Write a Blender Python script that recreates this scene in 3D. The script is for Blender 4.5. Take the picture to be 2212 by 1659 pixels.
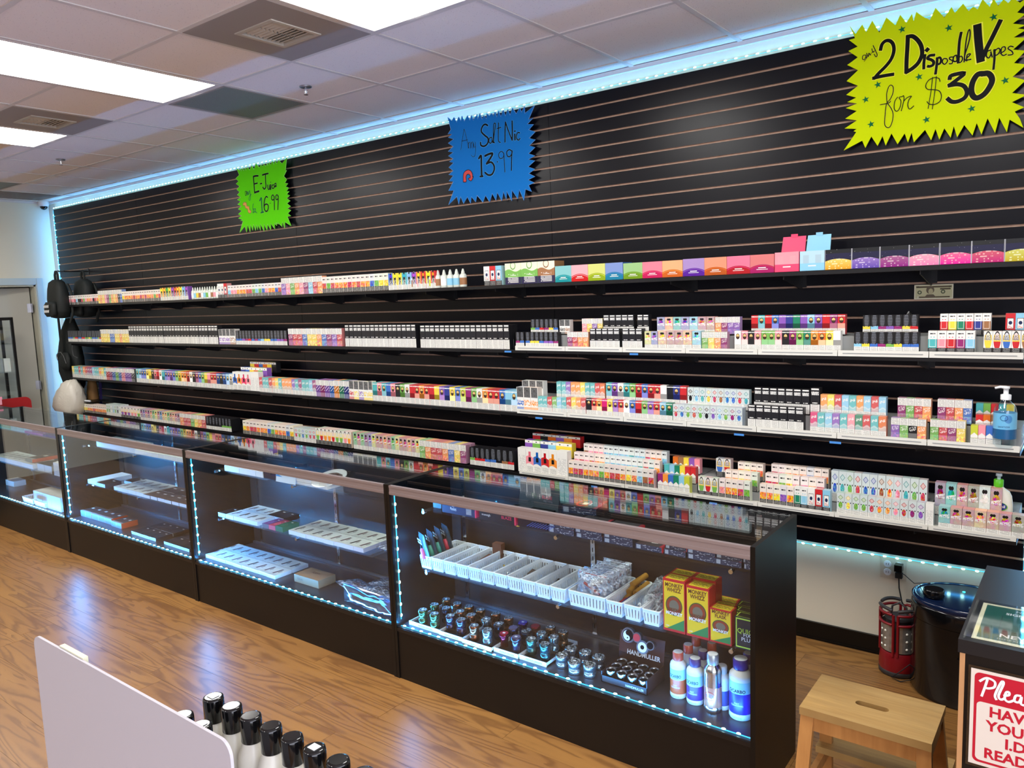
import bpy, math, random
from math import pi, sin, cos, radians
from mathutils import Matrix, Vector
SC = bpy.context.scene
COL = SC.collection
for o in list(bpy.data.objects): bpy.data.objects.remove(o)
# ---------------- camera ----------------
cd = bpy.data.cameras.new('camera'); cam = bpy.data.objects.new('camera', cd); COL.objects.link(cam)
cd.sensor_width = 36; cd.lens = 27.167; cd.clip_start = .02; cd.clip_end = 60
yaw, pitch, roll = 0.6526, 0.1170, -0.0377
fw = Vector((-sin(yaw)*cos(pitch), cos(yaw)*cos(pitch), -sin(pitch)))
rt = Vector((cos(yaw), sin(yaw), 0)); up = rt.cross(fw)
r2 = rt*cos(roll)+up*sin(roll); u2 = up*cos(roll)-rt*sin(roll)
cam.matrix_world = Matrix(((r2.x,u2.x,-fw.x,2.6633),(r2.y,u2.y,-fw.y,-3.9387),(r2.z,u2.z,-fw.z,1.8344),(0,0,0,1)))
SC.camera = cam
# ---------------- world, exposure, daylight from the shop front ----------------
SC.view_settings.view_transform = 'Standard'; SC.view_settings.look = 'None'
SC.view_settings.gamma = 1; SC.view_settings.exposure = 0.36; SC.view_settings.use_curve_mapping = False
w = bpy.data.worlds.new('world'); SC.world = w; w.use_nodes = True
w.node_tree.nodes['Background'].inputs[0].default_value = (.62,.66,.85,1)
w.node_tree.nodes['Background'].inputs[1].default_value = .25
SC.cycles.max_bounces = 7; SC.cycles.diffuse_bounces = 3; SC.cycles.glossy_bounces = 4
SC.cycles.transparent_max_bounces = 24; SC.cycles.transmission_bounces = 6
SC.cycles.use_denoising = True; SC.cycles.sample_clamp_indirect = 4; SC.cycles.sample_clamp_direct = 0
SC.cycles.caustics_reflective = False; SC.cycles.caustics_refractive = False
def area(name, loc, size, power, color, rot=(0,0,0), spread=None):
    l = bpy.data.lights.new(name, 'AREA'); l.shape = 'RECTANGLE'; l.size, l.size_y = size
    l.energy = power; l.color = color
    if spread: l.spread = spread
    o = bpy.data.objects.new(name, l); COL.objects.link(o); o.location = loc; o.rotation_euler = rot
    return o
# large shop window behind the camera
area('shop_window_daylight', (4.25,-5.2,1.55), (5.6,2.3), 170, (.80,.84,1.0), (radians(90),0,radians(90)))
LED_COL = (.05,.36,1.0)


RUNS=[
('fruitlow', -5.9982, -5.2303, 19, -0.285, 1.885, 0.0937, 'orrppprckkrgpoopkr', 'run beside the backpack on top shelf', 1),
('melon', -5.2303, -4.7475, 11, -0.285, 1.885, 0.1235, 'yoypmgoyokb', 'first tall run on top shelf', 1),
('fruitlow', -4.7475, -4.0488, 17, -0.285, 1.885, 0.1013, 'yooooroororooogorr', 'fruit run under the green sign, far side', 1),
('figure', -4.0488, -3.5989, 10, -0.285, 1.885, 0.1122, 'yogyvroycv', 'purple-lit run on far top shelf', 1),
('grape', -3.1492, -3.0095, 3, -0.285, 1.885, 0.1159, 'wwr', 'far trio on top shelf', 1),
('fruitlow', -3.0029, -2.2941, 17, -0.285, 1.885, 0.096, 'cppooorrgcgbpoobr', 'short run under the green sign', 1),
('melon', -2.2941, -1.8175, 9, -0.285, 1.885, 0.126, 'vpgopmcro', 'diagonal-print run on top shelf', 1),
('fruitlow', -1.8175, -1.1352, 15, -0.285, 1.885, 0.1149, 'rgrooororoobgyy', 'tall fruit run at top shelf middle', 1),
('figure', -1.1352, -0.7069, 10, -0.285, 1.885, 0.109, 'byytcvoryr', 'bright run beside clear bottles', 1),
('grape', -0.3122, -0.1774, 3, -0.285, 1.885, 0.1144, 'wrc', 'trio beside the leaf cubes', 2),
('leafbox', -0.1496, 0.2035, 3, -0.285, 1.885, 0.1226, 'ggn', 'leaf cube trio', 1),
('cube', 0.2057, 0.6382, 4, -0.285, 1.885, 0.0899, 'tpYb', 'cube', 1),
('cube', 0.6404, 0.9788, 3, -0.285, 1.885, 0.0832, 'gPo', 'cube', 1),
('cube', 0.9788, 1.4388, 4, -0.285, 1.885, 0.086, 'vOMr', 'cube', 1),
('displaycube', 1.4409, 1.5523, 1, -0.285, 1.885, 0.0901, 'P', 'open display', 1),
('displaycube', 1.5554, 1.6646, 1, -0.285, 1.885, 0.0885, 'c', 'open display', 1),
('galaxy', 1.666, 2.4651, 7, -0.285, 1.885, 0.0887, 'yvmpPrY', 'galaxy', 1),
('darkcan', -5.979, -5.2524, 19, -0.285, 1.503, 0.1125, 'bbbgrrbbrrggyg', 'far end of second shelf', 1),
('melon', -5.2621, -4.6792, 12, -0.285, 1.503, 0.1249, 'yyyybbyyo', 'yellow run on second shelf', 1),
('coal', -4.688, -3.1941, 31, -0.285, 1.503, 0.1546, 'w', 'far black run on second shelf', 1),
('warnlow', -3.1839, -3.0232, 3, -0.285, 1.503, 0.1243, 'vvv', 'pale trio on second shelf', 1),
('warnlow', -3.0232, -2.9447, 1, -0.285, 1.503, 0.1251, 'n', 'tan single on second shelf', 1),
('darkcan', -2.9382, -2.2701, 16, -0.285, 1.503, 0.1122, 'bbvmrbmbcyybbvvm', 'middle of second shelf', 1),
('melon', -2.2531, -1.6374, 11, -0.285, 1.503, 0.1271, 'mrrbyyobmvr', 'sunny run on second shelf', 1),
('coal', -1.6027, -0.9075, 16, -0.285, 1.503, 0.1508, 'w', 'middle black run on second shelf', 1),
('coal', -0.8677, -0.1368, 17, -0.285, 1.503, 0.145, 'w', 'black run beside the white trays', 2),
('darkcan', -0.0891, -0.0265, 2, -0.285, 1.517, 0.0874, 'mb', 'front pair at start of second shelf trays', 1),
('darkcan', -0.0181, 0.212, 7, -0.285, 1.517, 0.0874, 'byybvvm', 'front row of first second-shelf tray', 1),
('melon', 0.2747, 0.412, 4, -0.285, 1.517, 0.0891, 'mroo', 'front fruit four in second shelf trays', 1),
('coal', 0.424, 0.6098, 5, -0.285, 1.517, 0.107, 'w', 'front black five in second shelf trays', 1),
('coal', 0.6262, 0.7457, 3, -0.285, 1.517, 0.1065, 'w', 'front black trio in second shelf trays', 1),
('lips', 0.7585, 0.8342, 2, -0.285, 1.517, 0.0916, 'yv', 'front lips pair in second shelf trays', 1),
('lips', 0.8358, 1.0716, 5, -0.285, 1.517, 0.094, 'orroc', 'front lips five in second shelf trays', 1),
('melon', 1.0766, 1.209, 4, -0.285, 1.517, 0.0893, 'gyom', 'front melon four in second shelf trays', 1),
('badge', 1.2465, 1.7382, 15, -0.285, 1.517, 0.094, 'wpkpggpkmgGoOyw', 'front badge row in second shelf trays', 1),
('darkcan', 1.7936, 2.0542, 8, -0.285, 1.517, 0.0882, 'cybmgybb', 'front black row under the banknote', 1),
('swatch', 2.0876, 2.2592, 5, -0.285, 1.517, 0.0938, 'tprmc', 'front swatch row in second shelf trays', 1),
('oval', 2.2885, 2.4477, 5, -0.285, 1.517, 0.0924, 'yrbrn', 'second shelf near sanitizer', 1),
('darkcan', -0.0119, 0.1833, 6, -0.238, 1.592, 0.0846, 'gbrmyb', 'raised row in first second-shelf tray', 1),
('warnhigh', 0.1929, 0.2655, 2, -0.238, 1.592, 0.08, 'kn', 'raised dark pair in second shelf trays', 1),
('melon', 0.3441, 0.4774, 4, -0.238, 1.592, 0.0851, 'pyvy', 'raised fruit four in second shelf trays', 1),
('coal', 0.4839, 0.672, 5, -0.238, 1.592, 0.1028, 'w', 'raised black five in second shelf trays', 1),
('coal', 0.6923, 0.7608, 2, -0.238, 1.592, 0.1026, 'w', 'raised black pair in second shelf trays', 1),
('lips', 0.8083, 1.1257, 7, -0.238, 1.592, 0.0878, 'votvcrr', 'raised lips row in second shelf trays', 1),
('melon', 1.1281, 1.2555, 4, -0.238, 1.592, 0.0854, 'omvv', 'raised melon four in second shelf trays', 1),
('badge', 1.3117, 1.7443, 13, -0.238, 1.592, 0.0909, 'rtrbvBGvcvrmr', 'raised badge row in second shelf trays', 1),
('darkcan', 1.8192, 2.042, 7, -0.238, 1.592, 0.0858, 'ycmvmyr', 'raised black row under the banknote', 1),
('swatch', 2.1238, 2.3082, 6, -0.238, 1.592, 0.0878, 'ryGrBn', 'raised swatch row in second shelf trays', 1),
('grape', 2.3573, 2.4269, 2, -0.238, 1.592, 0.0864, 'rc', 'raised pair at near end of second shelf', 1),
('script', -5.9683, -5.2174, 15, -0.285, 1.127, 0.1166, 'yttrtormmctto', 'third shelf far end', 2),
('stripe', -5.2174, -4.6534, 9, -0.285, 1.127, 0.1212, 'rmbgbpvvk', 'striped run at far third shelf', 2),
('badge', -4.6183, -3.0354, 34, -0.285, 1.127, 0.1275, 'tcbbyykprwtbvvbgyoOrwkmbgyprrbkbcwrr', 'far rainbow run on third shelf', 2),
('tallpen', -3.031, -2.7829, 4, -0.285, 1.13, 0.1477, 'boPp', 'coloured four on third shelf', 1),
('plainwhite', -2.7829, -2.6705, 2, -0.285, 1.13, 0.1518, 'w', 'blank pair on third shelf', 1),
('toptab', -3.0197, -2.663, 6, -0.21, 1.205, 0.1038, 'BbyOgv', 'middle step on third shelf', 1),
('toptab', -2.9877, -2.6366, 6, -0.14, 1.265, 0.0824, 'yrbOyk', 'top step on third shelf', 1),
('script', -2.6678, -1.9653, 17, -0.285, 1.127, 0.1164, 'rttroytooovtmttcm', 'teal and orange run on third shelf', 2),
('stripe', -1.9653, -1.7599, 4, -0.285, 1.127, 0.1229, 'vmvb', 'purple striped four on third shelf', 2),
('stripe', -1.7599, -1.5982, 3, -0.285, 1.127, 0.1263, 'oGB', 'orange green blue trio on third shelf', 2),
('warnhigh', -1.5982, -1.393, 4, -0.285, 1.127, 0.1291, 'ryvy', 'black-panel four on third shelf', 1),
('warnhigh', -1.393, -1.3525, 1, -0.285, 1.127, 0.1338, 'y', 'yellow single on third shelf', 1),
('badge', -1.3497, -0.0953, 28, -0.285, 1.127, 0.1263, 'tptbpkgwrrorryvBybYmgworrbcc', 'rainbow run below the blue sign on third shelf', 2),
('warnhigh', -0.0981, 0.0566, 3, -0.285, 1.141, 0.1368, 'boo', 'front trio starting third shelf trays', 1),
('warnhigh', -0.0881, 0.0646, 3, -0.238, 1.216, 0.0958, 'wnw', 'raised trio starting third shelf trays', 1),
('script', 0.058, 0.2554, 6, -0.285, 1.141, 0.0881, 'ttrgct', 'front teal six in third shelf trays', 1),
('script', 0.2554, 0.3855, 4, -0.285, 1.141, 0.0923, 'ryor', 'front warm four in third shelf trays', 1),
('badge', 0.3885, 0.6251, 7, -0.285, 1.141, 0.0942, 'kroMyvr', 'front badge seven in third shelf trays', 1),
('badge', 0.6251, 0.9125, 8, -0.285, 1.141, 0.095, 'wbrgvrcG', 'front badge eight in third shelf trays', 1),
('gem', 0.9151, 1.2848, 11, -0.285, 1.141, 0.0915, 'rbgrgkvcgmb', 'front gem row in third shelf trays', 2),
('coal', 1.3117, 1.5778, 7, -0.285, 1.141, 0.1108, 'w', 'front black seven in third shelf trays', 1),
('script', 1.6073, 1.9323, 10, -0.285, 1.141, 0.0918, 'MtcvtpGrtO', 'front script ten in third shelf trays', 1),
('melon', 1.951, 2.089, 4, -0.285, 1.141, 0.0908, 'vgko', 'front berry four in third shelf trays', 1),
('melon', 2.104, 2.2355, 4, -0.285, 1.141, 0.0932, 'grmy', 'front mango four in third shelf trays', 1),
('peak', 2.2539, 2.3617, 4, -0.285, 1.141, 0.08, 'Ypbt', 'front peak four beside sanitizer', 1),
('script', 0.1599, 0.4826, 10, -0.238, 1.216, 0.0987, 'ttvooyttrO', 'raised teal row in third shelf trays', 1),
('badge', 0.4903, 0.9694, 13, -0.238, 1.216, 0.1049, 'tvwtgrbrrwkBr', 'raised badge row in third shelf trays', 1),
('gem', 0.9761, 1.3024, 10, -0.238, 1.216, 0.1005, 'kctyrnbbrt', 'raised gem row in third shelf trays', 1),
('coal', 1.3256, 1.591, 7, -0.238, 1.216, 0.1158, 'w', 'raised black seven in third shelf trays', 1),
('coal', 1.5942, 1.6373, 1, -0.238, 1.216, 0.1251, 'w', 'raised black single in third shelf trays', 1),
('script', 1.6393, 1.9214, 9, -0.238, 1.216, 0.0967, 'oyrctocrc', 'raised script nine in third shelf trays', 1),
('melon', 1.9665, 2.0993, 4, -0.238, 1.216, 0.0984, 'mgro', 'raised mixed-fruit four in third shelf trays', 1),
('melon', 2.1232, 2.2507, 4, -0.238, 1.216, 0.1009, 'mrob', 'raised cherry four in third shelf trays', 1),
('peak', 2.2651, 2.4004, 5, -0.238, 1.206, 0.0527, 'rOnvy', 'middle peak row beside sanitizer', 1),
('peak', 2.2591, 2.396, 5, -0.19, 1.226, 0.0727, 'tgrty', 'top peak row beside sanitizer', 1),
('fruitlow', -5.9914, -5.2888, 17, -0.285, 0.765, 0.0867, 'ooooyyyoooroooooo', 'far end of bottom shelf', 2),
('gem', -5.2888, -4.9941, 7, -0.285, 0.765, 0.1146, 'ggwcgkw', 'clear run at far bottom shelf', 2),
('oval', -4.9941, -4.6103, 6, -0.285, 0.765, 0.1013, 'vmvppg', 'violet oval run on bottom shelf', 2),
('lips', -4.6103, -3.9071, 16, -0.285, 0.765, 0.104, 'mvrmogyrboygrorm', 'far lips run on bottom shelf', 2),
('melon', -3.9071, -3.4983, 7, -0.285, 0.765, 0.109, 'orrgyor', 'far fruit seven on bottom shelf', 2),
('darkcan', -3.4882, -3.108, 8, -0.285, 0.765, 0.1075, 'kkkkkggg', 'far dark eight on bottom shelf', 2),
('fruitlow', -2.9411, -2.2712, 14, -0.285, 0.765, 0.1113, 'yorrooobgoooby', 'blue-topped run in middle bottom shelf', 2),
('gem', -2.2626, -2.0067, 6, -0.285, 0.765, 0.1027, 'rgbgrr', 'glass-look six on bottom shelf', 2),
('oval', -2.0029, -1.6067, 9, -0.285, 0.765, 0.1172, 'groorggpo', 'oval nine on bottom shelf', 2),
('lips', -1.5849, -0.9266, 17, -0.285, 0.765, 0.1202, 'grgmvyrrorgyrrory', 'middle lips run on bottom shelf', 2),
('melon', -0.9266, -0.5183, 8, -0.285, 0.765, 0.1194, 'gorrobym', 'fruit eight on bottom shelf', 2),
('darkcan', -0.4885, -0.3222, 4, -0.285, 0.765, 0.111, 'grrb', 'grey four on bottom shelf', 2),
('darkcan', -0.3222, -0.1365, 4, -0.285, 0.765, 0.1158, 'bknr', 'black four on bottom shelf', 2),
('plainwhite', -0.1049, -0.0459, 1, -0.285, 0.765, 0.1451, 'w', 'blank single at start of bottom trays', 1),
('tallpen', -0.0459, 0.178, 4, -0.285, 0.765, 0.1446, 'pbro', 'coloured four on bottom shelf', 1),
('plainwhite', 0.178, 0.2519, 1, -0.285, 0.765, 0.1513, 'w', 'blank single beside the coloured four', 1),
('toptab', -0.1034, 0.2354, 6, -0.21, 0.86, 0.0847, 'vgBcyy', 'middle step on bottom shelf', 1),
('toptab', -0.0957, 0.2504, 6, -0.14, 0.91, 0.0641, 'rkOvor', 'top step on bottom shelf', 1),
('fruitlow', 0.2551, 0.7997, 16, -0.285, 0.765, 0.1015, 'orrooogorroyocnrrr', 'front fruit sixteen in bottom trays', 1),
('fruitlow', 0.2677, 0.8125, 16, -0.238, 0.811, 0.0975, 'prproocccccctrtop', 'middle fruit sixteen in bottom trays', 1),
('fruitlow', 0.3047, 0.8326, 16, -0.191, 0.853, 0.101, 'npppccccctccrooct', 'top fruit sixteen in bottom trays', 1),
('peak', 0.8215, 1.0035, 6, -0.285, 0.765, 0.0892, 'mobGcY', 'front peak six in bottom trays', 1),
('peak', 0.8369, 1.0164, 6, -0.238, 0.811, 0.0855, 'tcGyrr', 'middle peak six in bottom trays', 1),
('peak', 0.8652, 1.0193, 5, -0.191, 0.853, 0.0786, 'Onyvp', 'top peak five in bottom trays', 1),
('oval', 1.0506, 1.1565, 3, -0.285, 0.765, 0.0992, 'grg', 'front oval trio in bottom trays', 1),
('oval', 1.1085, 1.1869, 2, -0.191, 0.853, 0.0948, 'br', 'raised oval pair in bottom trays', 1),
('fruitlow', 1.1631, 1.3213, 5, -0.285, 0.765, 0.1012, 'poorg', 'front peach five in bottom trays', 1),
('fruitlow', 1.1769, 1.3439, 5, -0.238, 0.811, 0.0925, 'ooyog', 'middle peach five in bottom trays', 1),
('fruitlow', 1.2245, 1.3552, 4, -0.191, 0.853, 0.0875, 'oyoo', 'top peach four in bottom trays', 1),
('fruitlow', 1.3698, 1.535, 5, -0.285, 0.765, 0.0999, 'ooyvo', 'front sky-topped five in bottom trays', 1),
('swatch', 1.535, 1.5973, 2, -0.285, 0.765, 0.1044, 'Gc', 'green and blue pair in bottom trays', 1),
('grape', 1.5973, 1.6999, 3, -0.285, 0.765, 0.1054, 'wrc', 'round-fruit trio in bottom trays', 1),
('fruitlow', 1.3809, 1.5464, 5, -0.238, 0.811, 0.0983, 'rrgyp', 'middle sky-topped five in bottom trays', 1),
('fruitlow', 1.5508, 1.6618, 3, -0.238, 0.811, 0.0996, 'por', 'middle white trio in bottom trays', 1),
('fruitlow', 1.3946, 1.6676, 8, -0.191, 0.853, 0.0948, 'rpoooboo', 'top sky-topped eight in bottom trays', 1),
('gem', 1.7292, 2.0933, 11, -0.285, 0.765, 0.1021, 'gyggrooprmv', 'front gem eleven in bottom trays', 1),
('plainwhite', 2.0938, 2.1259, 1, -0.285, 0.765, 0.1018, 'w', 'small white single beside lips boxes', 1),
('gem', 1.6911, 2.0924, 12, -0.238, 0.811, 0.1466, 'btgrbbnoptgr', 'raised gem twelve in bottom trays', 1),
('lips', 2.1443, 2.453, 7, -0.285, 0.765, 0.0964, 'trroOrn', 'front lips seven near the lotion bottle', 1),
('lips', 2.1212, 2.3693, 6, -0.238, 0.811, 0.1414, 'mtrnwr', 'raised lips six near the lotion bottle', 1),
]
TRAYS={2: [-0.0818, 0.2704, 0.6364, 0.9974, 1.3673, 1.7311, 2.096, 2.43], 3: [-0.0853, 0.2698, 0.6333, 1.0005, 1.3626, 1.7313, 2.0975, 2.43], 4: [-0.0849, 0.2665, 0.6332, 1.0293, 1.367, 1.7252, 2.1094, 2.43]}
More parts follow.
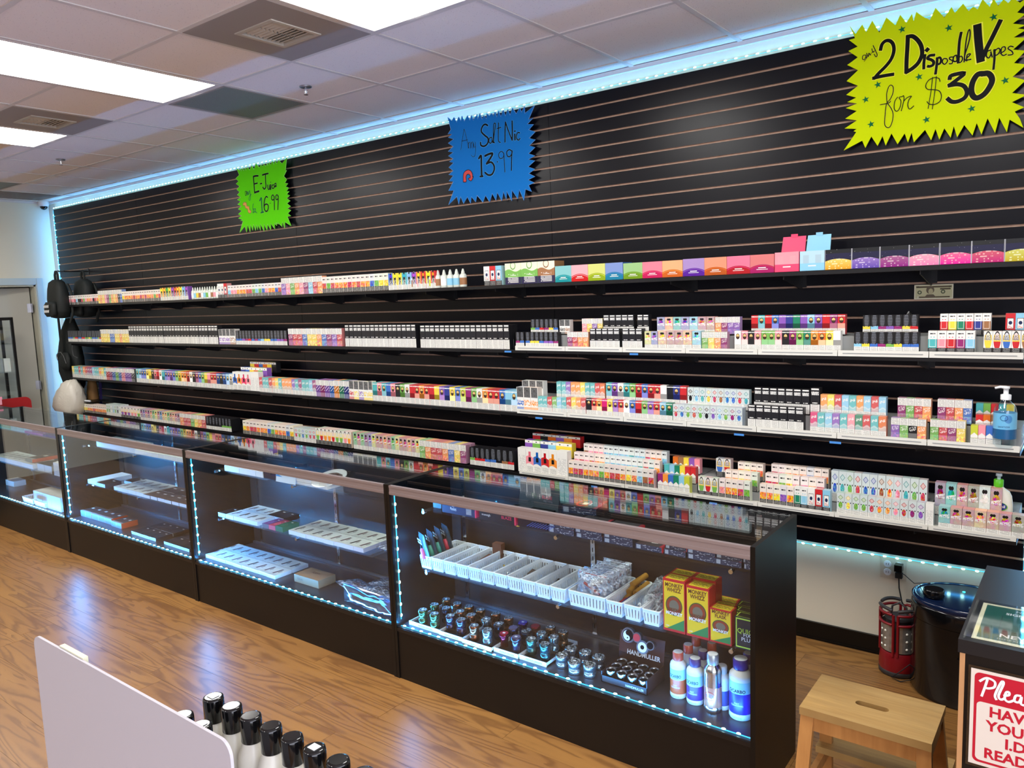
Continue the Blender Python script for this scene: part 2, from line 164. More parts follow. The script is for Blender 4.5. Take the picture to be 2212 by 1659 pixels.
SIGNS=[('yellow', [(1696, 2989), (1722, 2947), (1750, 2982), (1767, 2945), (1792, 2989), (1822, 2930), (1850, 2989), (1888, 2947), (1906, 2987), (1932, 2948), (1953, 2980), (1960, 2947), (1970, 2984), (1999, 2956), (2024, 2938), (2044, 2983), (2079, 2935), (2105, 2972), (2118, 2945), (2148, 2975), (2169, 2940), (2185, 2954), (2202, 2939), (2218, 2976), (2245, 2938), (2257, 2970), (2275, 2935), (2293, 2957), (2310, 2937), (2325, 2955), (2350, 2929), (2376, 2944), (2369, 2921), (2341, 2893), (2371, 2881), (2328, 2853), (2374, 2837), (2345, 2830), (2375, 2819), (2333, 2798), (2376, 2787), (2332, 2750), (2376, 2737), (2337, 2696), (2380, 2682), (2334, 2642), (2380, 2620), (2334, 2578), (2385, 2561), (2335, 2541), (2379, 2513), (2346, 2502), (2365, 2470), (2378, 2432), (2329, 2472), (2321, 2423), (2292, 2486), (2279, 2426), (2250, 2490), (2230, 2427), (2211, 2477), (2197, 2428), (2165, 2476), (2140, 2429), (2126, 2477), (2115, 2431), (2090, 2474), (2072, 2429), (2056, 2477), (2040, 2431), (2015, 2479), (1972, 2432), (1962, 2475), (1948, 2435), (1934, 2476), (1906, 2433), (1880, 2484), (1857, 2434), (1843, 2478), (1823, 2437), (1796, 2483), (1771, 2436), (1757, 2470), (1677, 2437), (1731, 2512), (1719, 2518), (1733, 2526), (1680, 2536), (1733, 2564), (1682, 2580), (1732, 2606), (1684, 2627), (1734, 2639), (1690, 2653), (1729, 2666), (1685, 2686), (1736, 2717), (1686, 2747), (1735, 2786), (1688, 2818), (1733, 2843), (1692, 2879), (1732, 2890), (1694, 2927), (1720, 2929)], [(15.0, [(1829, 2856), (1835, 2878), (1850, 2889), (1867, 2885), (1880, 2868), (1884, 2840), (1874, 2807), (1852, 2780), (1825, 2757), (1805, 2737)]), (15.0, [(1801, 2738), (1841, 2740), (1882, 2739)]), (17.0, [(1939, 2887), (1938, 2841), (1936, 2790), (1936, 2738)]), (17.0, [(1938, 2887), (1957, 2885), (1976, 2867), (1991, 2841), (1997, 2813), (1994, 2790), (1981, 2766), (1960, 2749), (1936, 2738)]), (12.0, [(2008, 2795), (2005, 2765), (2005, 2740)]), (17.0, [(2015, 2817), (2018, 2814)]), (12.0, [(2044, 2788), (2026, 2789), (2019, 2779), (2032, 2771), (2042, 2761), (2041, 2748), (2029, 2744), (2021, 2746)]), (11.0, [(2056, 2773), (2055, 2747), (2051, 2709)]), (9.0, [(2056, 2770), (2065, 2774), (2071, 2763), (2067, 2748), (2056, 2747)]), (7.0, [(2093, 2762), (2081, 2765), (2076, 2752), (2085, 2741), (2095, 2750), (2095, 2758)]), (7.0, [(2116, 2765), (2104, 2766), (2104, 2758), (2114, 2750), (2113, 2739), (2103, 2740)]), (8.0, [(2128, 2770), (2119, 2766), (2117, 2750), (2127, 2744), (2132, 2754), (2129, 2770), (2133, 2743)]), (11.0, [(2144, 2858), (2138, 2817), (2136, 2738)]), (7.0, [(2137, 2757), (2147, 2762), (2152, 2750), (2146, 2738), (2137, 2737)]), (7.0, [(2158, 2736), (2160, 2778), (2164, 2826), (2170, 2858), (2176, 2862), (2177, 2834), (2170, 2799), (2162, 2771), (2159, 2749), (2168, 2738)]), (7.0, [(2166, 2749), (2179, 2760), (2179, 2765), (2169, 2762), (2168, 2743), (2183, 2742)]), (29.9, [(2203, 2869), (2208, 2813), (2218, 2733)]), (17.0, [(2284, 2873), (2262, 2823), (2240, 2776), (2222, 2732)]), (7.0, [(2254, 2764), (2242, 2761), (2239, 2743), (2248, 2734), (2255, 2748), (2254, 2759), (2260, 2735)]), (9.0, [(2267, 2762), (2268, 2726), (2266, 2686)]), (7.0, [(2267, 2756), (2280, 2766), (2287, 2757), (2280, 2742), (2269, 2739)]), (6.5, [(2288, 2744), (2304, 2752), (2304, 2766), (2293, 2765), (2291, 2744), (2299, 2733), (2310, 2736)]), (6.5, [(2333, 2760), (2322, 2765), (2315, 2757), (2329, 2743), (2332, 2731), (2316, 2731)]), (5.0, [(1768, 2845), (1756, 2845), (1754, 2831), (1762, 2826), (1768, 2837), (1769, 2844), (1771, 2830)]), (5.0, [(1771, 2852), (1778, 2835), (1780, 2850), (1785, 2845), (1789, 2840)]), (5.0, [(1793, 2867), (1797, 2851), (1803, 2853)]), (5.0, [(1798, 2880), (1810, 2852), (1816, 2835), (1811, 2828), (1803, 2841)]), (2.5, [(1761, 2818), (1782, 2842), (1806, 2857)]), (5.0, [(1832, 2616), (1866, 2618), (1875, 2624)]), (5.0, [(1860, 2623), (1858, 2659), (1865, 2686), (1874, 2694), (1884, 2684), (1884, 2659), (1873, 2633), (1858, 2615), (1853, 2564), (1852, 2528), (1862, 2512), (1875, 2514), (1884, 2539), (1886, 2567), (1878, 2592), (1864, 2614)]), (4.5, [(1903, 2637), (1892, 2621), (1890, 2590), (1901, 2576), (1913, 2590), (1917, 2617), (1909, 2634), (1922, 2636)]), (4.5, [(1922, 2636), (1927, 2639), (1929, 2623), (1924, 2596), (1919, 2575)]), (4.5, [(1928, 2615), (1942, 2628), (1959, 2631), (1948, 2616), (1945, 2593), (1953, 2577), (1969, 2588)]), (4.5, [(2069, 2673), (2065, 2686), (2048, 2693), (2026, 2687), (2014, 2666), (2022, 2649), (2045, 2643), (2067, 2634), (2076, 2613), (2071, 2590), (2050, 2580), (2029, 2586), (2021, 2597)]), (4.0, [(2040, 2696), (2036, 2643), (2029, 2590), (2026, 2567)]), (4.0, [(2055, 2697), (2051, 2640), (2045, 2587), (2042, 2562)]), (16.0, [(2106, 2678), (2113, 2690), (2161, 2690), (2132, 2667), (2105, 2650)]), (17.0, [(2105, 2650), (2136, 2649), (2160, 2637), (2172, 2611), (2165, 2589), (2141, 2578), (2117, 2580), (2101, 2595)]), (21.9, [(2233, 2674), (2210, 2675), (2194, 2652), (2188, 2623), (2192, 2596), (2206, 2580), (2226, 2584), (2245, 2601), (2261, 2632), (2260, 2654), (2247, 2672), (2230, 2674)])], [(1915, 2923), (2097, 2888), (2260, 2894), (1987, 2708), (1820, 2706), (1770, 2650), (1794, 2537), (2020, 2521), (2191, 2539), (2309, 2632)], []), ('blue', [(-764, 2983), (-730, 2955), (-710, 2974), (-689, 2939), (-671, 2970), (-652, 2941), (-643, 2972), (-624, 2935), (-596, 2967), (-578, 2933), (-564, 2963), (-550, 2929), (-518, 2961), (-512, 2930), (-495, 2963), (-478, 2924), (-464, 2946), (-443, 2921), (-439, 2953), (-418, 2935), (-402, 2949), (-386, 2928), (-373, 2954), (-360, 2917), (-346, 2956), (-329, 2915), (-310, 2954), (-293, 2913), (-275, 2950), (-258, 2913), (-239, 2953), (-211, 2914), (-184, 2944), (-171, 2916), (-147, 2946), (-147, 2905), (-73, 2939), (-121, 2865), (-87, 2869), (-131, 2840), (-86, 2831), (-121, 2805), (-74, 2787), (-121, 2756), (-76, 2741), (-121, 2713), (-80, 2697), (-129, 2667), (-82, 2648), (-131, 2633), (-84, 2620), (-135, 2590), (-86, 2570), (-132, 2550), (-88, 2527), (-138, 2513), (-94, 2491), (-137, 2481), (-116, 2441), (-162, 2460), (-176, 2394), (-208, 2462), (-222, 2408), (-265, 2466), (-269, 2401), (-305, 2463), (-310, 2411), (-331, 2464), (-347, 2409), (-380, 2463), (-393, 2416), (-420, 2462), (-444, 2411), (-476, 2456), (-499, 2415), (-545, 2464), (-558, 2423), (-592, 2459), (-601, 2417), (-626, 2462), (-661, 2423), (-683, 2470), (-702, 2423), (-715, 2473), (-791, 2428), (-739, 2515), (-785, 2518), (-740, 2572), (-778, 2579), (-738, 2609), (-778, 2620), (-736, 2640), (-774, 2666), (-731, 2690), (-767, 2701), (-732, 2716), (-773, 2739), (-729, 2756), (-773, 2768), (-727, 2793), (-770, 2820), (-721, 2838), (-766, 2855), (-733, 2871), (-768, 2878), (-741, 2901)], [(4.8, [(-662, 2764), (-649, 2816), (-630, 2880), (-625, 2880), (-610, 2826), (-598, 2763)]), (4.3, [(-652, 2815), (-603, 2817)]), (4.8, [(-596, 2801), (-595, 2763), (-594, 2793), (-581, 2797), (-580, 2761)]), (4.8, [(-573, 2798), (-572, 2762), (-571, 2790), (-558, 2796), (-557, 2758)]), (4.8, [(-553, 2787), (-552, 2764), (-539, 2766)]), (4.8, [(-539, 2793), (-540, 2740), (-547, 2711), (-563, 2706), (-578, 2719)]), (11.5, [(-435, 2879), (-452, 2889), (-472, 2884), (-486, 2864), (-484, 2845), (-461, 2823), (-435, 2800), (-441, 2771), (-469, 2758), (-494, 2767), (-497, 2785)]), (6.7, [(-407, 2804), (-425, 2799), (-428, 2777), (-414, 2769), (-403, 2785), (-405, 2802), (-399, 2769)]), (6.7, [(-395, 2768), (-392, 2816), (-387, 2875), (-376, 2884), (-372, 2872), (-384, 2823), (-392, 2779), (-384, 2766)]), (6.7, [(-347, 2881), (-353, 2818), (-353, 2774), (-339, 2762)]), (5.8, [(-361, 2849), (-330, 2852)]), (8.6, [(-303, 2759), (-300, 2817), (-294, 2878)]), (7.7, [(-294, 2877), (-276, 2828), (-248, 2762)]), (9.6, [(-243, 2876), (-244, 2820), (-247, 2764)]), (10.6, [(-226, 2795), (-226, 2761)]), (9.6, [(-226, 2813), (-222, 2813)]), (7.2, [(-188, 2797), (-202, 2801), (-213, 2786), (-213, 2768), (-199, 2756), (-187, 2764)]), (14.4, [(-516, 2689), (-497, 2704), (-498, 2643), (-499, 2575)]), (11.5, [(-512, 2577), (-489, 2576)]), (14.4, [(-465, 2698), (-435, 2705), (-405, 2705), (-416, 2686), (-455, 2649)]), (12.5, [(-455, 2649), (-420, 2654), (-399, 2635), (-395, 2608), (-414, 2580), (-444, 2578), (-470, 2596)]), (7.7, [(-368, 2650), (-366, 2648)]), (5.3, [(-316, 2694), (-334, 2708), (-354, 2696), (-351, 2673), (-334, 2665), (-317, 2676), (-315, 2694), (-314, 2635), (-312, 2580)]), (7.2, [(-251, 2697), (-272, 2710), (-292, 2698), (-286, 2672), (-267, 2669), (-252, 2686), (-251, 2700), (-257, 2642), (-261, 2584)])], [], [('r', [(-654, 2559), (-651, 2605), (-635, 2624), (-608, 2630), (-586, 2620), (-574, 2599), (-574, 2582), (-567, 2583), (-588, 2558), (-611, 2575), (-596, 2579), (-593, 2588), (-602, 2601), (-620, 2601), (-629, 2587), (-628, 2558)])]), ('green', [(-3123, 2952), (-3080, 2930), (-3065, 2945), (-3058, 2921), (-3036, 2943), (-3026, 2919), (-3001, 2942), (-2994, 2919), (-2969, 2942), (-2943, 2916), (-2914, 2948), (-2883, 2913), (-2852, 2958), (-2836, 2942), (-2811, 2917), (-2786, 2939), (-2767, 2922), (-2749, 2941), (-2727, 2919), (-2706, 2940), (-2697, 2920), (-2676, 2943), (-2663, 2920), (-2633, 2948), (-2618, 2918), (-2597, 2947), (-2582, 2920), (-2553, 2945), (-2515, 2912), (-2450, 2949), (-2478, 2856), (-2462, 2855), (-2503, 2815), (-2469, 2786), (-2495, 2762), (-2458, 2754), (-2489, 2733), (-2450, 2720), (-2482, 2697), (-2447, 2693), (-2481, 2674), (-2445, 2661), (-2485, 2642), (-2444, 2619), (-2487, 2603), (-2443, 2576), (-2485, 2564), (-2444, 2546), (-2484, 2526), (-2449, 2502), (-2493, 2500), (-2454, 2425), (-2529, 2464), (-2536, 2412), (-2559, 2465), (-2572, 2428), (-2596, 2455), (-2588, 2440), (-2618, 2468), (-2614, 2451), (-2642, 2466), (-2636, 2442), (-2664, 2461), (-2666, 2419), (-2712, 2465), (-2719, 2414), (-2756, 2465), (-2768, 2414), (-2802, 2468), (-2809, 2410), (-2851, 2474), (-2858, 2421), (-2883, 2468), (-2895, 2428), (-2908, 2473), (-2923, 2426), (-2945, 2478), (-2961, 2429), (-2987, 2478), (-3001, 2421), (-3026, 2481), (-3050, 2423), (-3069, 2473), (-3148, 2426), (-3089, 2519), (-3128, 2522), (-3098, 2531), (-3152, 2545), (-3103, 2562), (-3151, 2579), (-3095, 2602), (-3145, 2620), (-3096, 2640), (-3146, 2660), (-3101, 2679), (-3148, 2698), (-3096, 2712), (-3142, 2738), (-3104, 2756), (-3143, 2781), (-3101, 2803), (-3147, 2829), (-3108, 2845), (-3146, 2872), (-3092, 2894)], [(14.0, [(-2898, 2858), (-2897, 2806), (-2897, 2730)]), (14.9, [(-2896, 2859), (-2865, 2860), (-2834, 2857)]), (12.1, [(-2895, 2799), (-2850, 2801)]), (15.9, [(-2897, 2730), (-2868, 2733), (-2838, 2735)]), (12.1, [(-2811, 2791), (-2792, 2792)]), (13.1, [(-2775, 2856), (-2741, 2859), (-2698, 2859)]), (12.1, [(-2735, 2858), (-2739, 2803), (-2741, 2759), (-2764, 2744), (-2781, 2760)]), (10.3, [(-2716, 2771), (-2714, 2742), (-2698, 2736), (-2688, 2770), (-2689, 2735)]), (11.2, [(-2674, 2770), (-2680, 2731)]), (7.5, [(-2674, 2786), (-2672, 2790)]), (9.3, [(-2640, 2764), (-2658, 2761), (-2660, 2743), (-2646, 2736), (-2633, 2744)]), (8.4, [(-2629, 2751), (-2605, 2759), (-2609, 2773), (-2628, 2765), (-2627, 2747), (-2603, 2749)]), (5.1, [(-3010, 2752), (-3026, 2750), (-3026, 2722), (-3013, 2722), (-3006, 2751)]), (5.1, [(-3003, 2751), (-3004, 2721), (-2994, 2748), (-2990, 2720)]), (5.1, [(-2984, 2749), (-2981, 2723), (-2965, 2751)]), (5.6, [(-2961, 2754), (-2958, 2724), (-2956, 2698), (-2968, 2675), (-2980, 2685), (-2970, 2707), (-2943, 2722)]), (5.6, [(-2924, 2644), (-2936, 2625), (-2940, 2570)]), (5.6, [(-2933, 2599), (-2923, 2602), (-2927, 2576), (-2936, 2573)]), (5.6, [(-2914, 2601), (-2898, 2599), (-2917, 2575), (-2901, 2577), (-2884, 2564)]), (14.0, [(-2834, 2659), (-2810, 2679), (-2813, 2624), (-2813, 2565)]), (13.1, [(-2830, 2563), (-2796, 2565)]), (11.2, [(-2727, 2674), (-2744, 2683), (-2765, 2667), (-2780, 2632), (-2783, 2592), (-2764, 2568), (-2739, 2573), (-2726, 2601), (-2736, 2620), (-2764, 2623), (-2779, 2610)]), (6.5, [(-2701, 2626), (-2697, 2624)]), (9.3, [(-2640, 2662), (-2652, 2685), (-2671, 2679), (-2677, 2658), (-2660, 2646), (-2641, 2658), (-2641, 2673), (-2645, 2619), (-2649, 2569)]), (9.3, [(-2589, 2664), (-2599, 2681), (-2617, 2676), (-2620, 2652), (-2606, 2644), (-2590, 2657), (-2588, 2674), (-2595, 2621), (-2605, 2566)])], [], [('o', [(-3068, 2657), (-3053, 2668), (-3021, 2661), (-3015, 2635), (-2987, 2628), (-2984, 2603), (-2963, 2588), (-2978, 2571), (-3006, 2583), (-3009, 2608), (-3037, 2618), (-3044, 2639), (-3066, 2643)])])]
CB=[('scale_small', 0.1505, 0.2054, 1, 1, -1.31, 0.829, 0.05, 0.09, 'k', 'small black carton at far end of near case upper shelf', 1), ('scale_blue', 0.2415, 0.4432, 1, 1, -1.345, 0.829, 0.0528, 0.03, 'k', 'dark blue scale carton with barcode and pink end, near case upper shelf', 1), ('scale_blaze', 0.4675, 0.6674, 1, 1, -1.345, 0.829, 0.0607, 0.03, 'k', 'black scale carton with pink lettering and pink end, near case upper shelf', 1), ('scale_rays', 0.6856, 0.8402, 1, 1, -1.345, 0.829, 0.0636, 0.03, 'k', 'black scale carton with blue rays and gold crest, near case upper shelf', 1), ('scale_flat', 0.8442, 0.9724, 1, 2, -1.345, 0.829, 0.025, 0.1, 'k', 'flat grey scale carton beside the blue rays carton', 1), ('scale_flat', 0.979, 1.1061, 1, 3, -1.345, 0.829, 0.022, 0.1, 'k', 'flat grey scale carton stacked next to the rays carton stack', 1), ('scale_flat', 1.1149, 1.2469, 1, 3, -1.345, 0.829, 0.022, 0.1, 'k', 'flat grey scale carton in the tallest stack with red ends', 1), ('scale_flat', 1.2591, 1.3732, 1, 1, -1.345, 0.829, 0.022, 0.1, 'k', 'single flat grey scale carton with red end on upper shelf', 1), ('scale_flat', 1.3802, 1.4689, 1, 2, -1.345, 0.829, 0.022, 0.1, 'k', 'flat grey scale carton in the pair with red-printed lid', 1), ('scale_flat', 1.4724, 1.5831, 1, 2, -1.345, 0.829, 0.022, 0.1, 'k', 'flat green-grey scale carton in the pair with paper scrap', 1), ('scale_flat', 1.5856, 1.6851, 1, 2, -1.345, 0.829, 0.022, 0.1, 'k', 'flat grey scale carton in the torn-wrapper pair', 1), ('scale_flat', 1.6863, 1.7266, 1, 2, -1.345, 0.829, 0.022, 0.1, 'k', 'flat grey scale carton in the last pair against the end panel', 1), ('kit_tall', 1.3707, 1.463, 1, 1, -1.345, 0.527, 0.2071, 0.06, 'y', 'yellow and red urine kit carton, tall, nearest the clear tubes basket', 1), ('kit_tall', 1.4653, 1.5585, 1, 1, -1.345, 0.527, 0.1975, 0.06, 'y', 'yellow and red kit carton, tall, between the tall and the small ones', 1), ('kit_tall', 1.3628, 1.4588, 1, 1, -1.27, 0.527, 0.2014, 0.06, 'y', 'yellow and red kit carton, tall, behind the one beside the tubes basket', 1), ('kit_tall', 1.4588, 1.5535, 1, 1, -1.27, 0.527, 0.2023, 0.06, 'y', 'yellow and red kit carton, tall, behind the middle one', 1), ('kit_small', 1.5585, 1.6439, 1, 1, -1.345, 0.527, 0.1309, 0.05, 'y', 'small yellow and red kit carton at the front of its row of four', 1), ('kit_small', 1.5418, 1.6287, 1, 1, -1.293, 0.527, 0.1194, 0.05, 'y', 'small yellow kit carton, second back in the row of four', 1), ('kit_small', 1.5254, 1.6137, 1, 1, -1.2409999999999999, 0.527, 0.1083, 0.05, 'y', 'small yellow kit carton, third back in the row of four', 1), ('kit_small', 1.5091, 1.5989, 1, 1, -1.189, 0.527, 0.0977, 0.05, 'y', 'small yellow kit carton at the back of the row of four', 1), ('kit_black', 1.6544, 1.7465, 1, 1, -1.345, 0.527, 0.1207, 0.043, 'y', 'black kit carton with lime frame at the end panel, front', 1), ('kit_black', 1.6412, 1.7347, 1, 1, -1.3, 0.527, 0.1224, 0.043, 'y', 'black kit carton with lime frame, middle one at the end panel', 1), ('kit_black', 1.6282, 1.723, 1, 1, -1.255, 0.527, 0.1248, 0.043, 'y', 'black kit carton with lime frame, back one at the end panel', 1), ('carton_plain', -1.5419, -1.3884, 1, 1, -1.345, 0.829, 0.034, 0.1, 'w', 'long white carton at far end of third case upper shelf', 1), ('carton_plain', -1.3871, -1.2245, 1, 1, -1.345, 0.829, 0.034, 0.1, 'w', 'long white carton second along third case upper shelf', 1), ('carton_plain', -1.2232, -1.1531, 1, 1, -1.345, 0.829, 0.034, 0.1, 'w', 'short white carton beside dark packs on third case upper shelf', 1), ('pack_dark', -1.1499, -1.0083, 2, 2, -1.345, 0.829, 0.024, 0.08, 'B', 'dark blue foil pack stacked on third case upper shelf', 1), ('pack_dark', -1.0064, -0.9259, 1, 1, -1.345, 0.829, 0.024, 0.08, 'B', 'dark foil pack under the green packs on third case upper shelf', 1), ('vape_green', -1.0158, -0.8703, 2, 1, -1.335, 0.855, 0.012, 0.1, 'g', 'bright green device box on third case upper shelf', 1), ('vape_box', -0.9068, -0.5846, 5, 2, -1.345, 0.829, 0.019, 0.11, 'w', 'white device box with teal print on third case upper shelf', 1), ('vape_black', -1.6536, -1.5723, 1, 1, -1.345, 0.527, 0.026, 0.115, 'k', 'plain black device box at far end of third case middle shelf', 1), ('vape_box', -1.5687, -1.2432, 4, 1, -1.345, 0.527, 0.026, 0.115, 'w', 'white device box with dark device picture, middle shelf far group', 2), ('vape_grey', -1.1973, -1.1358, 1, 1, -1.345, 0.527, 0.026, 0.115, 'v', 'grey-violet device box beside the pink one', 1), ('vape_pink', -1.1358, -1.0723, 1, 1, -1.345, 0.527, 0.026, 0.115, 'P', 'pink-ended device box between grey and green ones', 1), ('vape_greenb', -1.0723, -1.0023, 1, 1, -1.345, 0.527, 0.03, 0.115, 'G', 'green device box with white code label', 1), ('vape_black', -1.321, -1.1533, 2, 1, -1.225, 0.527, 0.028, 0.115, 'k', 'black device box behind the coloured device boxes', 1), ('vape_box', -0.9522, -0.3263, 8, 1, -1.345, 0.527, 0.024, 0.115, 'w', 'white device box with dark device picture, middle shelf near group', 2), ('vape_box', -1.7712, -1.0272, 9, 1, -1.4, 0.262, 0.022, 0.115, 'w', 'white device box with dark device picture on third case floor', 2), ('carton_kraft', -0.9083, -0.6944, 1, 1, -1.36, 0.262, 0.045, 0.12, 'n', 'brown kraft carton with dark lettering on third case floor', 1), ('organizer', -3.1889, -2.633, 1, 1, -1.345, 0.829, 0.05, 0.14, 'w', 'white plastic organizer box with lid on second case upper shelf', 1), ('vape_box', -2.6276, -2.0063, 8, 1, -1.345, 0.829, 0.028, 0.12, 'w', 'white device box on second case upper shelf', 1), ('carton_plain', -3.3931, -3.2406, 1, 1, -1.345, 0.527, 0.03, 0.26, 'w', 'long white device carton at far end of second case middle shelf', 1), ('vape_black', -3.2416, -3.1021, 1, 1, -1.353, 0.527, 0.026, 0.12, 'k', 'black device box in front of the long white carton', 1), ('vape_black', -3.123, -2.824, 2, 1, -1.205, 0.527, 0.022, 0.11, 'k', 'black device box at the back of second case middle shelf', 1), ('vape_box', -2.9866, -2.5658, 4, 1, -1.345, 0.527, 0.026, 0.12, 'w', 'white device box on second case middle shelf', 2), ('vape_brown', -2.5626, -2.0174, 6, 1, -1.345, 0.527, 0.022, 0.12, 'n', 'brown-topped device box with white end, second case middle shelf', 2), ('vape_orange', -3.532, -3.0254, 5, 1, -1.37, 0.262, 0.045, 0.12, 'O', 'orange-ended device box standing on second case floor', 1), ('vape_orange', -3.0045, -2.8544, 2, 1, -1.38, 0.262, 0.04, 0.12, 'O', 'orange-ended device box set forward on second case floor', 1), ('vape_black', -2.6748, -2.3431, 4, 1, -1.4, 0.262, 0.022, 0.12, 'k', 'black device box with pale end on second case floor', 2), ('vape_black', -2.2428, -1.9279, 3, 1, -1.4, 0.262, 0.02, 0.12, 'k', 'black device box with pale end near the case joint', 2), ('pack_small', -4.7447, -4.4662, 4, 2, -1.345, 0.829, 0.02, 0.06, 'c', 'small light blue pack on the far case upper shelf', 1), ('pack_small', -4.4662, -4.1085, 5, 1, -1.345, 0.829, 0.018, 0.06, 'v', 'small glossy violet pack on the far case upper shelf', 1), ('pack_small', -4.1085, -3.8829, 4, 1, -1.345, 0.829, 0.018, 0.06, 'B', 'small glossy navy pack on the far case upper shelf', 1), ('pack_small', -5.2048, -4.7447, 5, 1, -1.345, 0.829, 0.016, 0.06, 't', 'small grey-green pack on the far case upper shelf', 1), ('vape_box', -5.2381, -4.3746, 8, 1, -1.345, 0.527, 0.035, 0.2, 'w', 'white device box in the slanted row on the far case middle shelf', 1), ('vape_orange', -4.6035, -4.4545, 1, 1, -1.315, 0.5650000000000001, 0.03, 0.2, 'O', 'orange device carton lying on the white row of the far case', 1), ('vape_black', -4.2906, -4.0121, 2, 1, -1.345, 0.527, 0.06, 0.16, 'k', 'dark teal boxed device in the acrylic bin, far case', 1), ('carton_plain', -3.9484, -3.8215, 1, 1, -1.355, 0.527, 0.105, 0.1, 'w', 'tall white carton beside the acrylic bin in the far case', 1), ('carton_plain', -4.2517, -3.7529, 3, 1, -1.41, 0.262, 0.115, 0.14, 'w', 'tall white carton with rounded corner on the far case floor', 1), ('carton_plain', -5.5623, -5.0955, 2, 1, -1.25, 0.262, 0.05, 0.1, 'w', 'low white carton at the back of the far case floor', 1)]
GRINDERS=[(0.13, -1.396, 'g', 0.07), (0.134, -1.319, 'g', 0.07), (0.14, -1.24, 'n', 0.07), (0.211, -1.319, 'k', 0.07), (0.209, -1.399, 'g', 0.07), (0.221, -1.25, 'o', 0.07), (0.288, -1.375, 'v', 0.07), (0.36, -1.381, 'v', 0.07), (0.295, -1.314, 'o', 0.07), (0.293, -1.247, 'O', 0.07), (0.366, -1.248, 'n', 0.07), (0.367, -1.318, 'o', 0.07), (0.454, -1.399, 'o', 0.07), (0.532, -1.401, 'c', 0.07), (0.457, -1.316, 'c', 0.07), (0.454, -1.242, 'o', 0.07), (0.538, -1.326, 'k', 0.07), (0.534, -1.248, 'o', 0.07), (0.605, -1.373, 'r', 0.06), (0.605, -1.303, 'v', 0.06), (0.608, -1.235, 'B', 0.06), (0.679, -1.236, 'r', 0.06), (0.686, -1.391, 'v', 0.07), (0.675, -1.303, 'k', 0.06), (0.751, -1.368, 'G', 0.07), (0.756, -1.297, 'c', 0.07), (0.756, -1.227, 'n', 0.07), (0.829, -1.377, 't', 0.07), (0.822, -1.298, 'c', 0.07), (0.83, -1.237, 'n', 0.07), (0.912, -1.371, 'w', 0.052), (0.91, -1.298, 'w', 0.052), (0.98, -1.293, 'w', 0.052), (1.049, -1.3, 'w', 0.052), (0.987, -1.39, 'w', 0.052), (1.053, -1.379, 'w', 0.052)]
BOTTLES=[(1.419, -1.322, 0.0322, 0.178, 'O'), (1.492, -1.329, 0.0336, 0.175, 'v'), (1.571, -1.349, 0.0339, 0.221, 'S'), (1.67, -1.33, 0.0428, 0.222, 'B'), (1.436, -1.267, 0.0295, 0.19, 'O'), (1.503, -1.28, 0.028, 0.188, 'v'), (1.443, -1.208, 0.0269, 0.199, 'O'), (1.513, -1.219, 0.0274, 0.198, 'O'), (1.673, -1.251, 0.035, 0.211, 'B'), (1.591, -1.31, 0.0293, 0.165, 'L')]
# ---------------- helpers ----------------
def lin(c):
    return tuple(((x/12.92) if x <= .04045 else ((x+.055)/1.055)**2.4) for x in [v/255 for v in c])+(1,)
PAL = dict(w=(240,238,230), r=(205,40,45), o=(246,150,60), O=(225,110,30), y=(245,215,70), Y=(200,205,60), g=(120,180,80), G=(30,130,95),
 t=(80,180,180), c=(140,200,225), b=(60,110,190), B=(50,60,140), v=(140,90,180), m=(150,40,110), M=(215,30,110), p=(245,150,160), P=(240,70,110), n=(160,110,70), k=(25,25,28))
CN = dict(w='white', r='red', o='orange', O='amber', y='yellow', Y='lime', g='green', G='deep-green', t='teal', c='sky-blue', b='blue', B='navy', v='violet', m='plum', M='magenta', p='pink', P='coral', n='tan', k='black')
ORD = 'first second third fourth fifth sixth seventh eighth ninth tenth eleventh twelfth thirteenth fourteenth fifteenth sixteenth seventeenth eighteenth nineteenth twentieth twenty-first twenty-second twenty-third twenty-fourth twenty-fifth twenty-sixth twenty-seventh twenty-eighth twenty-ninth thirtieth thirty-first thirty-second thirty-third thirty-fourth thirty-fifth thirty-sixth'.split()
def set_(o, label=None, cat=None, group=None, kind=None):
    if label: o['label'] = label
    if cat: o['category'] = cat
    if group: o['group'] = group
    if kind: o['kind'] = kind
    return o
def empty(name, loc=(0,0,0), rz=0, **k):
    o = bpy.data.objects.new(name, None); COL.objects.link(o); o.location = loc; o.rotation_euler = (0,0,rz)
    o.empty_display_size = .02
    return set_(o, **k)
